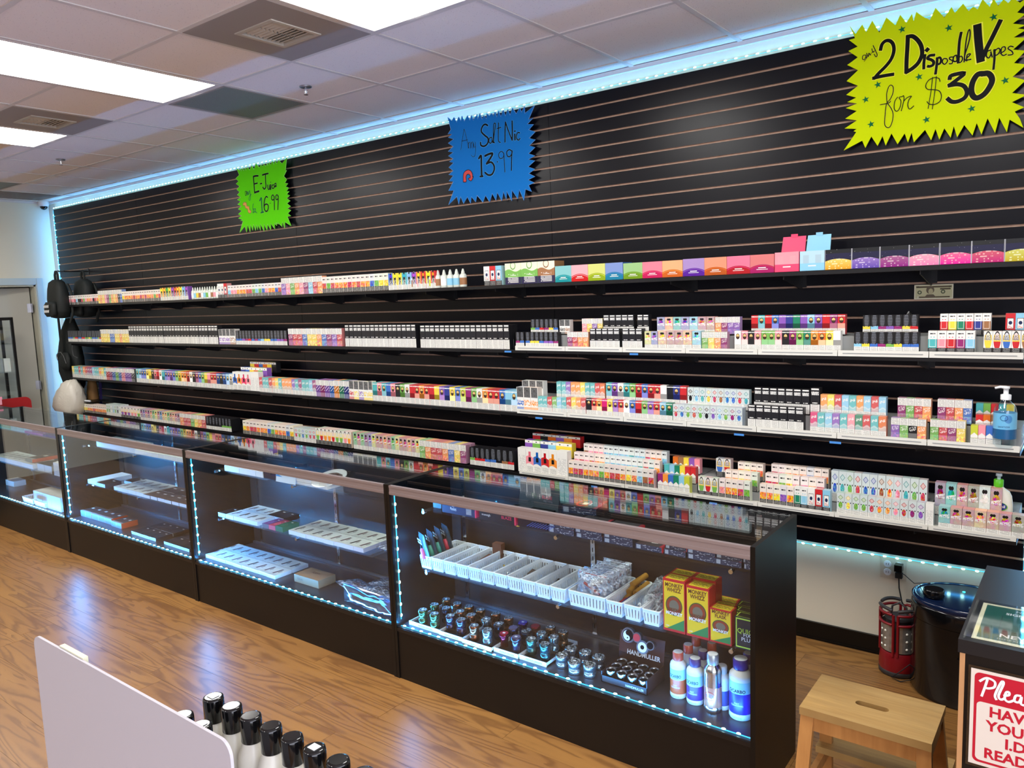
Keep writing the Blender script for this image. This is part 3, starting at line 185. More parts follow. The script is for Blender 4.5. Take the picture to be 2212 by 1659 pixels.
class MB:
    def __init__(s): s.v=[]; s.f=[]; s.m=[]; s.uv=[]; s.sm=[]
    def face(s, pts, m=0, uv=None, smooth=False):
        b=len(s.v); s.v+=list(pts); s.f.append(tuple(range(b,b+len(pts)))); s.m.append(m); s.uv.append(uv or [(0,0)]*len(pts)); s.sm.append(smooth); return s
    def idx(s, verts, faces, m=0, smooth=False, uv=None):
        b=len(s.v); s.v+=list(verts)
        for k,f in enumerate(faces):
            s.f.append(tuple(i+b for i in f)); s.m.append(m if isinstance(m,int) else m[k]); s.uv.append(uv[k] if uv else [(0,0)]*len(f)); s.sm.append(smooth)
        return s
    def box(s, x0,x1,y0,y1,z0,z1, m=0, front=None, top=None, right=None, left=None, skip=()):
        V=[(x0,y0,z0),(x1,y0,z0),(x1,y1,z0),(x0,y1,z0),(x0,y0,z1),(x1,y0,z1),(x1,y1,z1),(x0,y1,z1)]
        F=[(0,1,5,4),(4,5,6,7),(1,2,6,5),(3,0,4,7),(2,3,7,6),(3,2,1,0)]
        U=[(0,0),(1,0),(1,1),(0,1)]
        mm=[m if front is None else front, m if top is None else top, m if right is None else right, m if left is None else left, m, m]
        s.idx(V,F,mm,False,[U]*6); return s
    def obox(s, c, size, rot=None, m=0, **k):
        t=MB(); a,b,h=size; t.box(-a/2,a/2,-b/2,b/2,-h/2,h/2,m,**k); return s.add(t, Matrix.Translation(c) @ (rot or Matrix()))
    def add(s, t, M=Matrix()):
        b=len(s.v); s.v += [tuple(M@Vector(p)) for p in t.v]
        s.f += [tuple(i+b for i in f) for f in t.f]; s.m+=t.m; s.uv+=t.uv; s.sm+=t.sm; return s
    def lathe(s, prof, n=20, c=(0,0,0), m=0, smooth=True, cap0=True, cap1=True, sx=1, sy=1, mats=None):
        V=[];F=[];mm=[];UV=[]
        for r,z in prof:
            for i in range(n):
                a=2*pi*i/n-pi/2; V.append((c[0]+r*sx*cos(a), c[1]+r*sy*sin(a), c[2]+z))
        z0=prof[0][1]; zr=(prof[-1][1]-z0) or 1
        for j in range(len(prof)-1):
            for i in range(n):
                k=(i+1)%n; F.append((j*n+i,j*n+k,(j+1)*n+k,(j+1)*n+i)); mm.append(mats[j] if mats else m)
                va=(prof[j][1]-z0)/zr; vb=(prof[j+1][1]-z0)/zr; UV.append([(i/n,va),((i+1)/n,va),((i+1)/n,vb),(i/n,vb)])
        s.idx(V,F,mm,smooth,UV)
        if cap0: s.face([V[i] for i in range(n)][::-1], mats[0] if mats else m)
        if cap1: s.face([V[(len(prof)-1)*n+i] for i in range(n)], mats[-1] if mats else m, [(.5+.5*cos(2*pi*i/n-pi/2), .5+.5*sin(2*pi*i/n-pi/2)) for i in range(n)])
        return s
    def tube(s, path, r, n=6, m=0, closed=False, smooth=True):
        P=[Vector(p) for p in path]; V=[];F=[];N=len(P); prev=None
        rs = r if isinstance(r,(list,tuple)) else [r]*N
        for i in range(N):
            a=P[(i-1)%N] if (i or closed) else P[0]; b=P[(i+1)%N] if (i<N-1 or closed) else P[-1]
            t=(b-a).normalized()
            if prev is None:
                ref=Vector((0,0,1)) if abs(t.z)<.9 else Vector((1,0,0)); u=t.cross(ref).normalized()
            else: u=(prev-t*prev.dot(t)).normalized()
            prev=u; w_=t.cross(u)
            for k in range(n):
                an=2*pi*k/n; V.append(tuple(P[i]+(u*cos(an)+w_*sin(an))*rs[i]))
        for i in range(N if closed else N-1):
            j=(i+1)%N
            for k in range(n):
                l=(k+1)%n; F.append((i*n+k,i*n+l,j*n+l,j*n+k))
        s.idx(V,F,m,smooth)
        if not closed: s.face(V[:n][::-1],m); s.face(V[-n:],m)
        return s
    def prism(s, poly, y0, y1, m=0, side=None):   # poly of (x,z) extruded along y (front = y0)
        n=len(poly); A=[(x,y0,z) for x,z in poly]; B=[(x,y1,z) for x,z in poly]
        s.face(A,m,[(x,z) for x,z in poly]); s.face(B[::-1],m)
        for i in range(n):
            j=(i+1)%n; s.face([A[j],A[i],B[i],B[j]], m if side is None else side)
        return s
    def mesh(s, name, mats):
        me=bpy.data.meshes.new(name); me.from_pydata(s.v,[],s.f); 
        for m_ in (mats if isinstance(mats,(list,tuple)) else [mats]): me.materials.append(m_)
        me.polygons.foreach_set('material_index', s.m); me.polygons.foreach_set('use_smooth', s.sm)
        uvl=me.uv_layers.new(name='UV'); flat=[c for f in s.uv for p in f for c in p]; uvl.data.foreach_set('uv', flat)
        me.update(); return me
    def build(s, name, mats, parent=None, **k):
        return link(name, s.mesh(name,mats), parent, **k)
def link(name, me, parent=None, loc=None, color=None, **k):
    o=bpy.data.objects.new(name, me); COL.objects.link(o)
    if parent: o.parent=parent
    if loc: o.location=loc
    if color: o.color=color
    return set_(o, **k)
# ---------------- materials ----------------
class G:
    def __init__(s, name):
        s.mat=bpy.data.materials.new(name); s.mat.use_nodes=True; s.nt=s.mat.node_tree; s.nt.nodes.clear()
        s.out=s.nt.nodes.new('ShaderNodeOutputMaterial')
    def put(s, inp, v):
        if isinstance(v, bpy.types.NodeSocket): s.nt.links.new(v, inp)
        elif v is not None:
            if isinstance(v,(tuple,list)) and len(v)==3 and hasattr(inp.default_value,'__len__') and len(inp.default_value)==4: v=tuple(v)+(1,)
            inp.default_value=v
    def n(s, t, ins=None, out=0, **props):
        nd=s.nt.nodes.new(t)
        for k,v in props.items(): setattr(nd,k,v)
        for k,v in (ins or {}).items(): s.put(nd.inputs[k], v)
        return nd.outputs[out]
    def m(s, op, a, b=None, c=None):
        return s.n('ShaderNodeMath', {i:v for i,v in enumerate((a,b,c)) if v is not None}, operation=op)
    def gt(s,a,b): return s.m('GREATER_THAN',a,b)
    def lt(s,a,b): return s.m('LESS_THAN',a,b)
    def mul(s,a,b): return s.m('MULTIPLY',a,b)
    def addm(s,a,b): return s.m('ADD',a,b)
    def sub(s,a,b): return s.m('SUBTRACT',a,b)
    def mx(s,a,b): return s.m('MAXIMUM',a,b)
    def inn(s,x,lo,hi): return s.mul(s.gt(x,lo), s.lt(x,hi))
    def mix(s,f,a,b):
        nd=s.nt.nodes.new('ShaderNodeMix'); nd.data_type='RGBA'; s.put(nd.inputs[0],f); s.put(nd.inputs[6],a); s.put(nd.inputs[7],b); return nd.outputs[2]
    def uv(s):
        sep=s.nt.nodes.new('ShaderNodeSeparateXYZ'); s.nt.links.new(s.n('ShaderNodeUVMap'), sep.inputs[0]); return sep.outputs[0],sep.outputs[1]
    def xyz(s, vec):
        sep=s.nt.nodes.new('ShaderNodeSeparateXYZ'); s.nt.links.new(vec, sep.inputs[0]); return sep.outputs
    def comb(s,x,y,z=0.0): return s.n('ShaderNodeCombineXYZ',{0:x,1:y,2:z})
    def noise(s, vec, scale, detail=2.0, out=0, dist=0.0): return s.n('ShaderNodeTexNoise',{'Vector':vec,'Scale':scale,'Detail':detail,'Distortion':dist},out)
    def obj(s):
        nd=s.nt.nodes.new('ShaderNodeObjectInfo'); return nd.outputs['Color'], nd.outputs['Random']
    def hsv(s,c,h=.5,sa=1.0,v=1.0): return s.n('ShaderNodeHueSaturation',{'Hue':h,'Saturation':sa,'Value':v,'Color':c})
    def dist(s,u,v,cx,cy,sx=1.0,sy=1.0):
        a=s.mul(s.sub(u,cx),sx); b=s.mul(s.sub(v,cy),sy)
        return s.m('SQRT', s.addm(s.mul(a,a), s.mul(b,b)))
    def done(s, base, rough=.5, metal=0.0, spec=.5, emis=None, es=0.0, bump=None, bs=.2, alpha=None, coat=0.0):
        b=s.nt.nodes.new('ShaderNodeBsdfPrincipled')
        s.put(b.inputs['Base Color'],base); s.put(b.inputs['Roughness'],rough); s.put(b.inputs['Metallic'],metal); s.put(b.inputs['Specular IOR Level'],spec)
        if emis is not None: s.put(b.inputs['Emission Color'],emis); s.put(b.inputs['Emission Strength'],es)
        if alpha is not None: s.put(b.inputs['Alpha'],alpha)
        if coat: s.put(b.inputs['Coat Weight'],coat)
        if bump is not None:
            bn=s.nt.nodes.new('ShaderNodeBump'); s.put(bn.inputs['Height'],bump); bn.inputs['Strength'].default_value=bs; bn.inputs['Distance'].default_value=.003
            s.nt.links.new(bn.outputs[0], b.inputs['Normal'])
        s.nt.links.new(b.outputs[0], s.out.inputs[0]); return s.mat
def flat(name, rgb, rough=.5, metal=0.0, spec=.5, **k): return G(name).done(lin(rgb), rough, metal, spec, **k)
def glow(name, rgb, strength, sample=True):
    g=G(name); e=g.n('ShaderNodeEmission',{0:rgb,1:strength}); g.nt.links.new(e,g.out.inputs[0])
    if not sample: g.mat.cycles.emission_sampling='NONE'
    return g.mat
WH=lin((236,234,226)); BK=lin((22,21,22)); GY=lin((150,150,148))
M_white=flat('white_paint',(205,203,200),.55); M_black=flat('black_laminate',(11,9,8),.36,spec=.35); M_blackg=flat('gloss_black',(12,12,14),.12)
M_rubber=flat('black_rubber',(16,16,17),.7); M_chrome=flat('chrome',(220,222,226),.16,1.0); M_steel=flat('brushed_steel',(165,165,170),.35,1.0)
M_alu=flat('aluminium_rail',(158,144,144),.42,.5); M_plastic=flat('white_plastic',(232,234,236),.35); M_card=flat('white_card',(228,226,220),.6)
M_blacktray=flat('black_shelf',(15,14,16),.35)
def glassmat(name, tint, ior=1.45, r=.0, extra=0.0):
    g=G(name); t=g.n('ShaderNodeBsdfTransparent',{0:tint}); gl=g.n('ShaderNodeBsdfGlossy',{0:(.95,.97,1,1),1:r})
    gm=g.nt.nodes.new('ShaderNodeNewGeometry'); vd=g.nt.nodes.new('ShaderNodeVectorMath'); vd.operation='DOT_PRODUCT'
    g.nt.links.new(gm.outputs['Normal'],vd.inputs[0]); g.nt.links.new(gm.outputs['Incoming'],vd.inputs[1])
    f0=((ior-1)/(ior+1))**2; fr=g.m('MULTIPLY_ADD',g.m('POWER',g.sub(1.0,g.m('ABSOLUTE',vd.outputs['Value'])),5.0),1-f0,f0+extra)
    mxs=g.nt.nodes.new('ShaderNodeMixShader'); g.put(mxs.inputs[0],fr); g.nt.links.new(t,mxs.inputs[1]); g.nt.links.new(gl,mxs.inputs[2]); g.nt.links.new(mxs.outputs[0],g.out.inputs[0]); return g.mat
M_glass=glassmat('clear_glass',(.95,.98,.975,1)); M_acryl=glassmat('clear_acrylic',(.93,.95,.96,1),1.45,.04,.03)
def wrapmat():
    g=G('crinkled_clear_wrap'); tc=g.n('ShaderNodeTexCoord',out=3)
    nz=g.noise(tc,55,4); t=g.n('ShaderNodeBsdfTransparent',{0:(.9,.92,.95,1)}); gl=g.n('ShaderNodeBsdfGlossy',{0:(.95,.97,1,1),1:.18})
    bn=g.nt.nodes.new('ShaderNodeBump'); g.put(bn.inputs['Height'],nz); bn.inputs['Strength'].default_value=.9; bn.inputs['Distance'].default_value=.02
    g.nt.links.new(bn.outputs[0], gl.node.inputs['Normal'])
    mxs=g.nt.nodes.new('ShaderNodeMixShader'); g.put(mxs.inputs[0],g.m('MULTIPLY_ADD',g.gt(nz,.5),.3,.22)); g.nt.links.new(t,mxs.inputs[1]); g.nt.links.new(gl,mxs.inputs[2]); g.nt.links.new(mxs.outputs[0],g.out.inputs[0]); return g.mat
M_wrap=wrapmat()
# printed label faces
def txt(g,u,v,rows,seed=0.0,wid=.4,fill=.45):
    k=g.mul(v,float(rows)); fr=g.m('FRACT',k); row=g.m('FLOOR',k)
    nz=g.noise(g.comb(g.mul(u,9.0), g.m('MULTIPLY_ADD',row,3.7,seed)),1.0,1.0)
    ln=g.mul(g.inn(fr,.3,.8), g.gt(nz,fill)); return g.mul(ln, g.lt(g.m('ABSOLUTE',g.sub(u,.5)), wid))
def style(name, fn, side=None, rough=.38):
    g=G(name+'_print'); u,v=g.uv(); C,r=g.obj(); front=g.done(fn(g,u,v,C,r),rough)
    h=G(name+'_side'); C2,r2=h.obj(); sd=h.done(side(h,C2) if callable(side) else (side or WH), rough)
    return [sd,front]
def cells(g,u,v,C,r,sc=5.0,hv=.16):
    vec=g.comb(u, g.mul(v,2.2), g.mul(r,30.0)); vc=g.n('ShaderNodeTexVoronoi',{'Vector':vec,'Scale':sc},out=1); x=g.xyz(vc)
    h=g.m('MULTIPLY_ADD',g.sub(x[0],.5),hv,.5); return g.hsv(C,h,g.m('MULTIPLY_ADD',x[1],.5,.75),g.m('MULTIPLY_ADD',x[2],.5,.7))
def warn(g,u,v,dark,rows=22): return g.mix(g.mul(txt(g,u,v,rows,fill=.35),.8), BK if dark else WH, lin((165,165,160)) if dark else lin((150,148,140)))
def light(g,C,f): return g.mix(f,C,WH)
def s_fruitlow(g,u,v,C,r):
    d=g.dist(u,v,.5,.14,1.0,2.6); low=g.mix(g.lt(d,.4),BK,g.mix(txt(g,u,v,26,fill=.4),lin((140,138,132)),lin((60,60,58))))
    art=g.mix(.25,cells(g,u,v,C,r),C); top=light(g,C,.86); word=g.mul(g.inn(v,.8,.865),g.mul(g.lt(g.m('ABSOLUTE',g.sub(u,.5)),.3),g.gt(g.noise(g.comb(g.mul(u,14.0),v,0.0),1.0,1.0),.42)))
    top=g.mix(word,top,BK); c=g.mix(g.gt(v,.27),low,art); c=g.mix(g.gt(v,.6),c,top); return g.mix(g.gt(g.m('ABSOLUTE',g.sub(u,.5)),.465),c,WH)
def s_melon(g,u,v,C,r):
    art=g.mix(g.mul(g.mul(g.inn(g.sub(v,g.mul(u,.1)),.36,.56),g.gt(g.noise(g.comb(g.mul(u,8.0),g.mul(v,16.0),r),1.0,1.0),.5)),g.lt(g.m('ABSOLUTE',g.sub(u,.5)),.4)),g.hsv(C,.5,.9,.85),light(g,C,.65)); fr=g.mix(.18,cells(g,u,v,C,r,5.0,.14),WH)
    c=g.mix(g.gt(v,.3),fr,art); return g.mix(g.gt(v,.66),c,warn(g,u,v,False,20))
def s_figure(g,u,v,C,r):
    b=g.mix(g.lt(g.dist(u,v,.5,.6,1.0,.5),.24),C,BK); b=g.mix(g.lt(g.dist(u,v,.5,.82,1.0,2.0),.2),b,g.hsv(C,.56,1.2,1.4)); b=g.mix(g.mul(txt(g,u,v,14),g.inn(v,.3,.6)),b,WH)
    return g.mix(g.gt(v,.29),warn(g,u,v,False),b)
def s_grape(g,u,v,C,r):
    pan=g.mul(g.lt(g.m('ABSOLUTE',g.sub(u,.5)),.3),g.inn(v,.3,.76)); ed=g.mul(g.lt(g.m('ABSOLUTE',g.sub(u,.5)),.34),g.inn(v,.28,.78))
    c=g.mix(ed,C,BK); c=g.mix(pan,c,WH); c=g.mix(g.lt(g.dist(u,v,.5,.56,1.0,2.2),.19),c,lin((25,40,80))); c=g.mix(g.mul(txt(g,u,v,16,wid=.22),g.inn(v,.31,.42)),c,lin((220,90,80)))
    return g.mix(g.gt(v,.24),warn(g,u,v,True),c)
def s_darkcan(g,u,v,C,r):
    nz=g.noise(g.comb(g.mul(u,3.0),g.mul(r,9.0)),2.0,2.0); sp=g.lt(v,g.addm(.33,g.mul(nz,.18)))
    top=g.mix(g.mul(g.lt(g.dist(u,v,.5,.72,1.0,.8),.3),txt(g,u,v,13,fill=.32)),BK,lin((120,124,132))); c=g.mix(sp,top,C); return g.mix(g.gt(v,.28),warn(g,u,v,False),c)
def s_coal(g,u,v,C,r):
    k=lin((28,28,32)); c=g.mix(g.mul(g.inn(v,.925,.985),g.lt(g.m('ABSOLUTE',g.sub(u,.5)),.4)),k,WH)
    for lo,hi,sd in ((.8,.865,1.0),(.735,.795,4.0)):
        c=g.mix(g.mul(g.inn(v,lo,hi),g.mul(g.lt(g.m('ABSOLUTE',g.sub(u,.5)),.4),g.gt(g.noise(g.comb(g.mul(u,11.0),g.mul(v,30.0),sd),1.0,1.0),.42))),c,WH)
    c=g.mix(g.mul(g.inn(v,.42,.455),g.mul(g.lt(g.m('ABSOLUTE',g.sub(u,.5)),.28),g.gt(g.noise(g.comb(g.mul(u,14.0),g.mul(r,40.0)),1.0,1.0),.45))),c,WH)
    return g.mix(g.gt(v,.385),warn(g,u,v,False,30),c)
def s_lips(g,u,v,C,r):
    bd=g.mix(.45,g.mix(g.noise(g.comb(u,g.mul(v,2.0),g.mul(r,20.0)),6.0),light(g,C,.2),cells(g,u,v,C,r,4.0,.2)),lin((170,205,200)))
    c=g.mix(g.lt(g.dist(u,v,.5,.66,1.0,1.8),.3),bd,cells(g,u,v,g.hsv(C,.5,1.3,1.0),r,6.0,.35)); l1=g.lt(g.dist(u,v,.4,.86,1.0,2.2),.14); l2=g.lt(g.dist(u,v,.6,.86,1.0,2.2),.14)
    c=g.mix(g.mx(l1,l2),c,lin((18,14,14))); d=g.addm(v,g.mul(u,-.08)); c=g.mix(g.mul(g.inn(d,.53,.6),g.mul(g.lt(g.m('ABSOLUTE',g.sub(u,.5)),.42),g.gt(g.noise(g.comb(g.mul(u,13.0),g.mul(v,20.0)),1.0,1.0),.42))),c,WH)
    return g.mix(g.gt(v,.26),warn(g,u,v,False),c)
def s_badge(g,u,v,C,r):
    c2=g.mix(g.gt(r,.5),g.hsv(C,.5,1.1,.35),g.hsv(C,.53,.7,1.3)); c=g.mix(g.gt(v,.56),c2,C)
    d=g.dist(u,v,.5,.72,1.0,2.0); c=g.mix(g.mul(g.lt(d,.3),g.gt(r,.25)),c,BK); c=g.mix(g.mul(g.lt(d,.24),g.gt(r,.25)),c,lin((225,190,120))); c=g.mix(g.mul(g.mul(g.lt(d,.24),g.lt(v,.71)),g.gt(r,.25)),c,lin((70,45,30)))
    c=g.mix(g.mul(g.inn(v,.9,.95),g.gt(g.noise(g.comb(g.mul(u,14.0),v),1.0,1.0),.45)),c,WH); return g.mix(g.gt(v,.31),warn(g,u,v,False,26),c)
def s_swatch(g,u,v,C,r):
    c=g.mix(g.mul(g.gt(g.m('MAXIMUM',g.mul(g.m('ABSOLUTE',g.sub(u,.5)),1.0),g.mul(g.m('ABSOLUTE',g.sub(v,.48)),1.8)),.32),g.lt(g.m('MAXIMUM',g.m('ABSOLUTE',g.sub(u,.5)),g.mul(g.m('ABSOLUTE',g.sub(v,.48)),1.8)),.36)),C,WH)
    top=g.mix(g.mul(g.inn(v,.85,.9),g.mul(g.lt(g.m('ABSOLUTE',g.sub(u,.5)),.3),g.gt(g.noise(g.comb(g.mul(u,14.0),v),1.0,1.0),.42))),WH,BK); top=g.mix(g.mul(g.inn(v,.68,.74),txt(g,u,v,16,wid=.3)),top,C)
    c=g.mix(g.gt(v,.63),c,top); return g.mix(g.gt(v,.24),warn(g,u,v,True),c)
def s_oval(g,u,v,C,r):
    d=g.dist(u,v,.5,.62,1.0,.95); c=g.mix(g.lt(d,.36),WH,BK); c=g.mix(g.mul(g.lt(d,.41),g.lt(v,.84)),c,g.mix(g.lt(v,.55),lin((250,210,80)),C)); c=g.mix(g.mul(g.lt(d,.3),g.gt(v,.6)),c,light(g,C,.8))
    c=g.mix(g.mul(g.lt(d,.41),g.lt(v,.5)),c,C); return g.mix(g.gt(v,.27),warn(g,u,v,True),c)
def s_script(g,u,v,C,r):
    wv=g.m('SINE',g.addm(g.mul(u,6.0),g.mul(r,20.0))); b=g.mix(g.lt(v,g.m('MULTIPLY_ADD',wv,.05,.5)),light(g,C,.12),g.mix(.35,g.mix(.4,C,lin((90,190,200))),WH)); b=g.mix(g.inn(g.sub(v,g.mul(wv,.04)),.42,.47),b,light(g,C,.6))
    b=g.mix(g.mul(g.mul(g.inn(g.sub(v,g.mul(u,.06)),.68,.82),g.lt(g.m('ABSOLUTE',g.sub(u,.5)),.36)),g.gt(g.noise(g.comb(g.mul(u,9.0),g.mul(v,16.0)),1.0,1.0),.5)),b,WH)
    return g.mix(g.gt(v,.29),warn(g,u,v,False),b)
def s_gem(g,u,v,C,r):
    c=lin((205,215,212)); d=g.addm(g.m('ABSOLUTE',g.sub(u,.5)),g.mul(g.m('ABSOLUTE',g.sub(v,.8)),3.2)); c=g.mix(g.lt(d,.36),c,g.hsv(C,.5,.8,.7)); c=g.mix(g.lt(d,.27),c,light(g,C,.6))
    c=g.mix(g.lt(g.dist(u,v,.5,.45,1.1,2.0),.3),c,cells(g,u,v,C,r,8.0,.12)); c=g.mix(g.mx(g.lt(g.dist(u,v,.18,.58,1.0,2.2),.07),g.lt(g.dist(u,v,.82,.58,1.0,2.2),.07)),c,BK)
    return g.mix(g.gt(v,.26),warn(g,u,v,False),c)
def s_peak(g,u,v,C,r):
    c=g.mix(g.lt(v,g.sub(.62,g.mul(g.m('ABSOLUTE',g.sub(u,.5)),.3))),C,WH); c=g.mix(g.inn(v,.33,.35),c,g.hsv(C,.5,1.0,.6)); return g.mix(g.lt(v,.33),c,warn(g,u,v,False))
def s_stripe(g,u,v,C,r):
    c=g.mix(g.mul(g.inn(g.m('FRACT',g.sub(g.mul(v,5.0),g.mul(u,1.6))),.35,.6),g.gt(v,.36)),g.hsv(C,.5,1.1,.55),light(g,C,.7)); c=g.mix(g.mul(g.lt(v,.25),g.gt(g.m('SINE',g.mul(u,20.0)),0.0)),c,light(g,C,.4)); return g.mix(g.gt(v,.68),c,warn(g,u,v,False))
def s_tallpen(g,u,v,C,r):
    c=g.mix(g.inn(g.sub(v,g.mul(g.m('SINE',g.mul(u,4.0)),.05)),.34,.66),WH,C); c=g.mix(g.mul(g.lt(g.m('ABSOLUTE',g.sub(u,.5)),.15),g.inn(v,.62,.88)),c,g.hsv(C,.5,1.2,.8)); c=g.mix(g.mul(g.lt(g.m('ABSOLUTE',g.sub(u,.5)),.17),g.inn(v,.46,.64)),c,BK)
    return g.mix(g.gt(v,.26),warn(g,u,v,False),c)
def s_toptab(g,u,v,C,r):
    c=g.mix(g.gt(v,.8),C,WH); return g.mix(g.lt(g.dist(u,v,.5,.89,1.0,2.2),.1),c,lin((60,60,60)))
def s_plain(g,u,v,C,r): return g.mix(g.mul(g.mul(txt(g,u,v,24),g.lt(v,.7)),.5),WH,GY)
def s_warnhigh(g,u,v,C,r):
    lo=g.mix(g.mul(g.inn(v,.2,.45),g.gt(g.noise(g.comb(g.mul(u,6.0),g.mul(v,9.0),r),1.4,1.0),.5)),WH,C); lo=g.mix(g.lt(v,.14),lo,light(g,C,.3)); hi=g.mix(g.mul(txt(g,u,v,18,fill=.35),.8),BK,GY)
    return g.mix(g.mul(g.gt(v,.56),g.lt(g.m('ABSOLUTE',g.sub(u,.5)),.44)),lo,hi)
def s_leaf(g,u,v,C,r):
    wv=g.m('MULTIPLY_ADD',g.m('SINE',g.mul(u,7.0)),.06,.66); c=g.mix(g.gt(v,wv),C,lin((238,236,205))); c=g.mix(g.lt(g.dist(u,v,.5,.88,1.0,.9),.17),c,g.hsv(C,.5,1.0,.8)); c=g.mix(g.lt(g.dist(u,v,.5,.89,1.0,.9),.13),c,lin((225,228,200)))
    lo=g.mix(g.mul(txt(g,u,v,17,wid=.33,fill=.3),g.gt(v,.06)),lin((38,34,70)),WH); c=g.mix(g.mul(g.inn(v,.4,.5),txt(g,u,v,20,wid=.3)),c,WH); return g.mix(g.gt(v,.34),lo,c)
def s_cube(g,u,v,C,r):
    d=g.dist(u,v,.5,-.4); c2=g.hsv(C,g.m('MULTIPLY_ADD',r,.12,.44),1.5,.62); c=g.mix(g.lt(d,.86),light(g,C,.2),c2); c=g.mix(g.inn(d,.79,.82),c,C)
    c=g.mix(g.mul(g.inn(v,.26,.31),g.lt(g.m('ABSOLUTE',g.sub(u,.5)),.16)),c,WH); c=g.mix(g.mul(g.inn(v,.18,.21),g.lt(g.m('ABSOLUTE',g.sub(u,.5)),.24)),c,WH); return c
def s_galaxy(g,u,v,C,r):
    nz=g.n('ShaderNodeTexVoronoi',{'Vector':g.comb(g.mul(u,1.0),g.mul(v,1.0),r),'Scale':9.0}); c=g.mix(g.lt(nz,.07),lin((20,22,24)),WH); c=g.mix(g.mul(g.inn(v,.5,.8),.35),c,lin((30,25,90)))
    d=g.dist(u,v,.5,-.55); a=g.mix(g.mul(g.sub(v,.0),1.4),g.hsv(C,.45,1.1,.8),light(g,C,.15)); a=g.mix(txt(g,u,v,9,fill=.55),a,light(g,C,.5)); c=g.mix(g.lt(d,1.08),c,a); return g.mix(g.gt(g.m('ABSOLUTE',g.sub(u,.5)),.485),c,lin((190,190,195)))
def s_disp(g,u,v,C,r):
    c=g.mix(g.gt(v,.38),C,g.mix(.35,light(g,C,.5),C)); dv=g.mx(g.mul(g.lt(g.m('ABSOLUTE',g.sub(u,.25)),.12),g.inn(v,.38,.8)),g.mul(g.lt(g.m('ABSOLUTE',g.sub(u,.75)),.12),g.inn(v,.38,.8))); c=g.mix(dv,c,light(g,g.hsv(C,.5,.7,.8),.15))
    return g.mix(g.mul(g.inn(v,.22,.28),g.lt(g.m('ABSOLUTE',g.sub(u,.5)),.16)),c,WH)
tint=lambda f: (lambda h,C: h.mix(f,C,WH))
ST=dict(
 fruitlow=('fruit_label_box','fruit-label box',s_fruitlow,tint(.75)), melon=('fruit_juice_box','melon-print box',s_melon,tint(.25)), figure=('striped_juice_box','striped tube box',s_figure,tint(0.)),
 grape=('framed_fruit_box','framed-fruit box',s_grape,tint(.35)), darkcan=('black_label_box','black-topped box',s_darkcan,lin((24,24,28))), coal=('black_carton','black carton',s_coal,lin((24,24,27))),
 lips=('lip_print_box','lip-print box',s_lips,tint(.35)), badge=('badge_box','badge-label box',s_badge,tint(.08)), swatch=('swatch_box','swatch-label box',s_swatch,tint(.9)),
 oval=('oval_label_box','oval-label box',s_oval,tint(.7)), script=('script_label_box','script-label box',s_script,tint(.15)), gem=('gem_label_box','gem-label box',s_gem,lambda h,C:h.mix(.8,C,lin((200,210,208)))),
 peak=('pointed_label_box','peak-label box',s_peak,tint(.1)), stripe=('slash_print_box','slash-print box',s_stripe,tint(.1)), tallpen=('pen_print_carton','pen-print carton',s_tallpen,WH),
 toptab=('tab_top_carton','white-tab carton',s_toptab,tint(0.)), plainwhite=('plain_white_carton','blank carton',s_plain,WH), warnhigh=('panel_top_box','panel-top box',s_warnhigh,tint(.8)), warnlow=('panel_top_box','panel-top box',s_warnhigh,tint(.8)),
 leafbox=('drip_print_box','drip-print cube box',s_leaf,tint(0.)), cube=('colour_cube_box','cube box',s_cube,tint(0.)), galaxy=('night_sky_cube_box','night-sky cube box',s_galaxy,lin((24,22,26))), displaycube=('open_display_box','open display box',s_disp,tint(0.)))
MS={k:style(k,v[2],v[3]) for k,v in ST.items()}
# ---------------- lettering ----------------
_tc={}
def textmesh(s, size, mat, bold=0.0, res=2):
    key=(s,round(size,5),mat.name,bold)
    if key in _tc: return _tc[key]
    cu=bpy.data.curves.new('lettering','FONT'); cu.body=s; cu.size=size; cu.align_x='CENTER'; cu.align_y='CENTER'; cu.resolution_u=res; cu.offset=bold; cu.space_line=.85
    t=bpy.data.objects.new('lettering',cu); COL.objects.link(t); dg=bpy.context.evaluated_depsgraph_get(); dg.update()
    me=bpy.data.meshes.new_from_object(t.evaluated_get(dg)); bpy.data.objects.remove(t); bpy.data.curves.remove(cu)
    me.materials.clear(); me.materials.append(mat); _tc[key]=me; return me
def letter(s, size, mat, parent, loc, rot=(pi/2,0,0), bold=0.0, name='lettering', fit=None):
    me=textmesh(s,size,mat,bold); o=link(name,me,parent,loc=loc); o.rotation_euler=rot
    if fit:
        xs=[v.co.x for v in me.vertices]; wd=max(xs)-min(xs)
        if wd>fit: o.scale=(fit/wd,1,1)
    return o
I_white=flat('white_ink',(238,238,235),.5,spec=.08); I_black=flat('black_ink',(14,14,16),.45,spec=.08); I_green=flat('green_ink',(20,105,60),.5,spec=.08); I_red=flat('red_ink',(205,50,50),.5); I_orange=flat('orange_ink',(225,160,60),.5)
I_pink=flat('pink_ink',(225,50,90),.5); I_lime=flat('lime_ink',(190,220,60),.5); I_yellow=flat('yellow_ink',(235,215,90),.5)
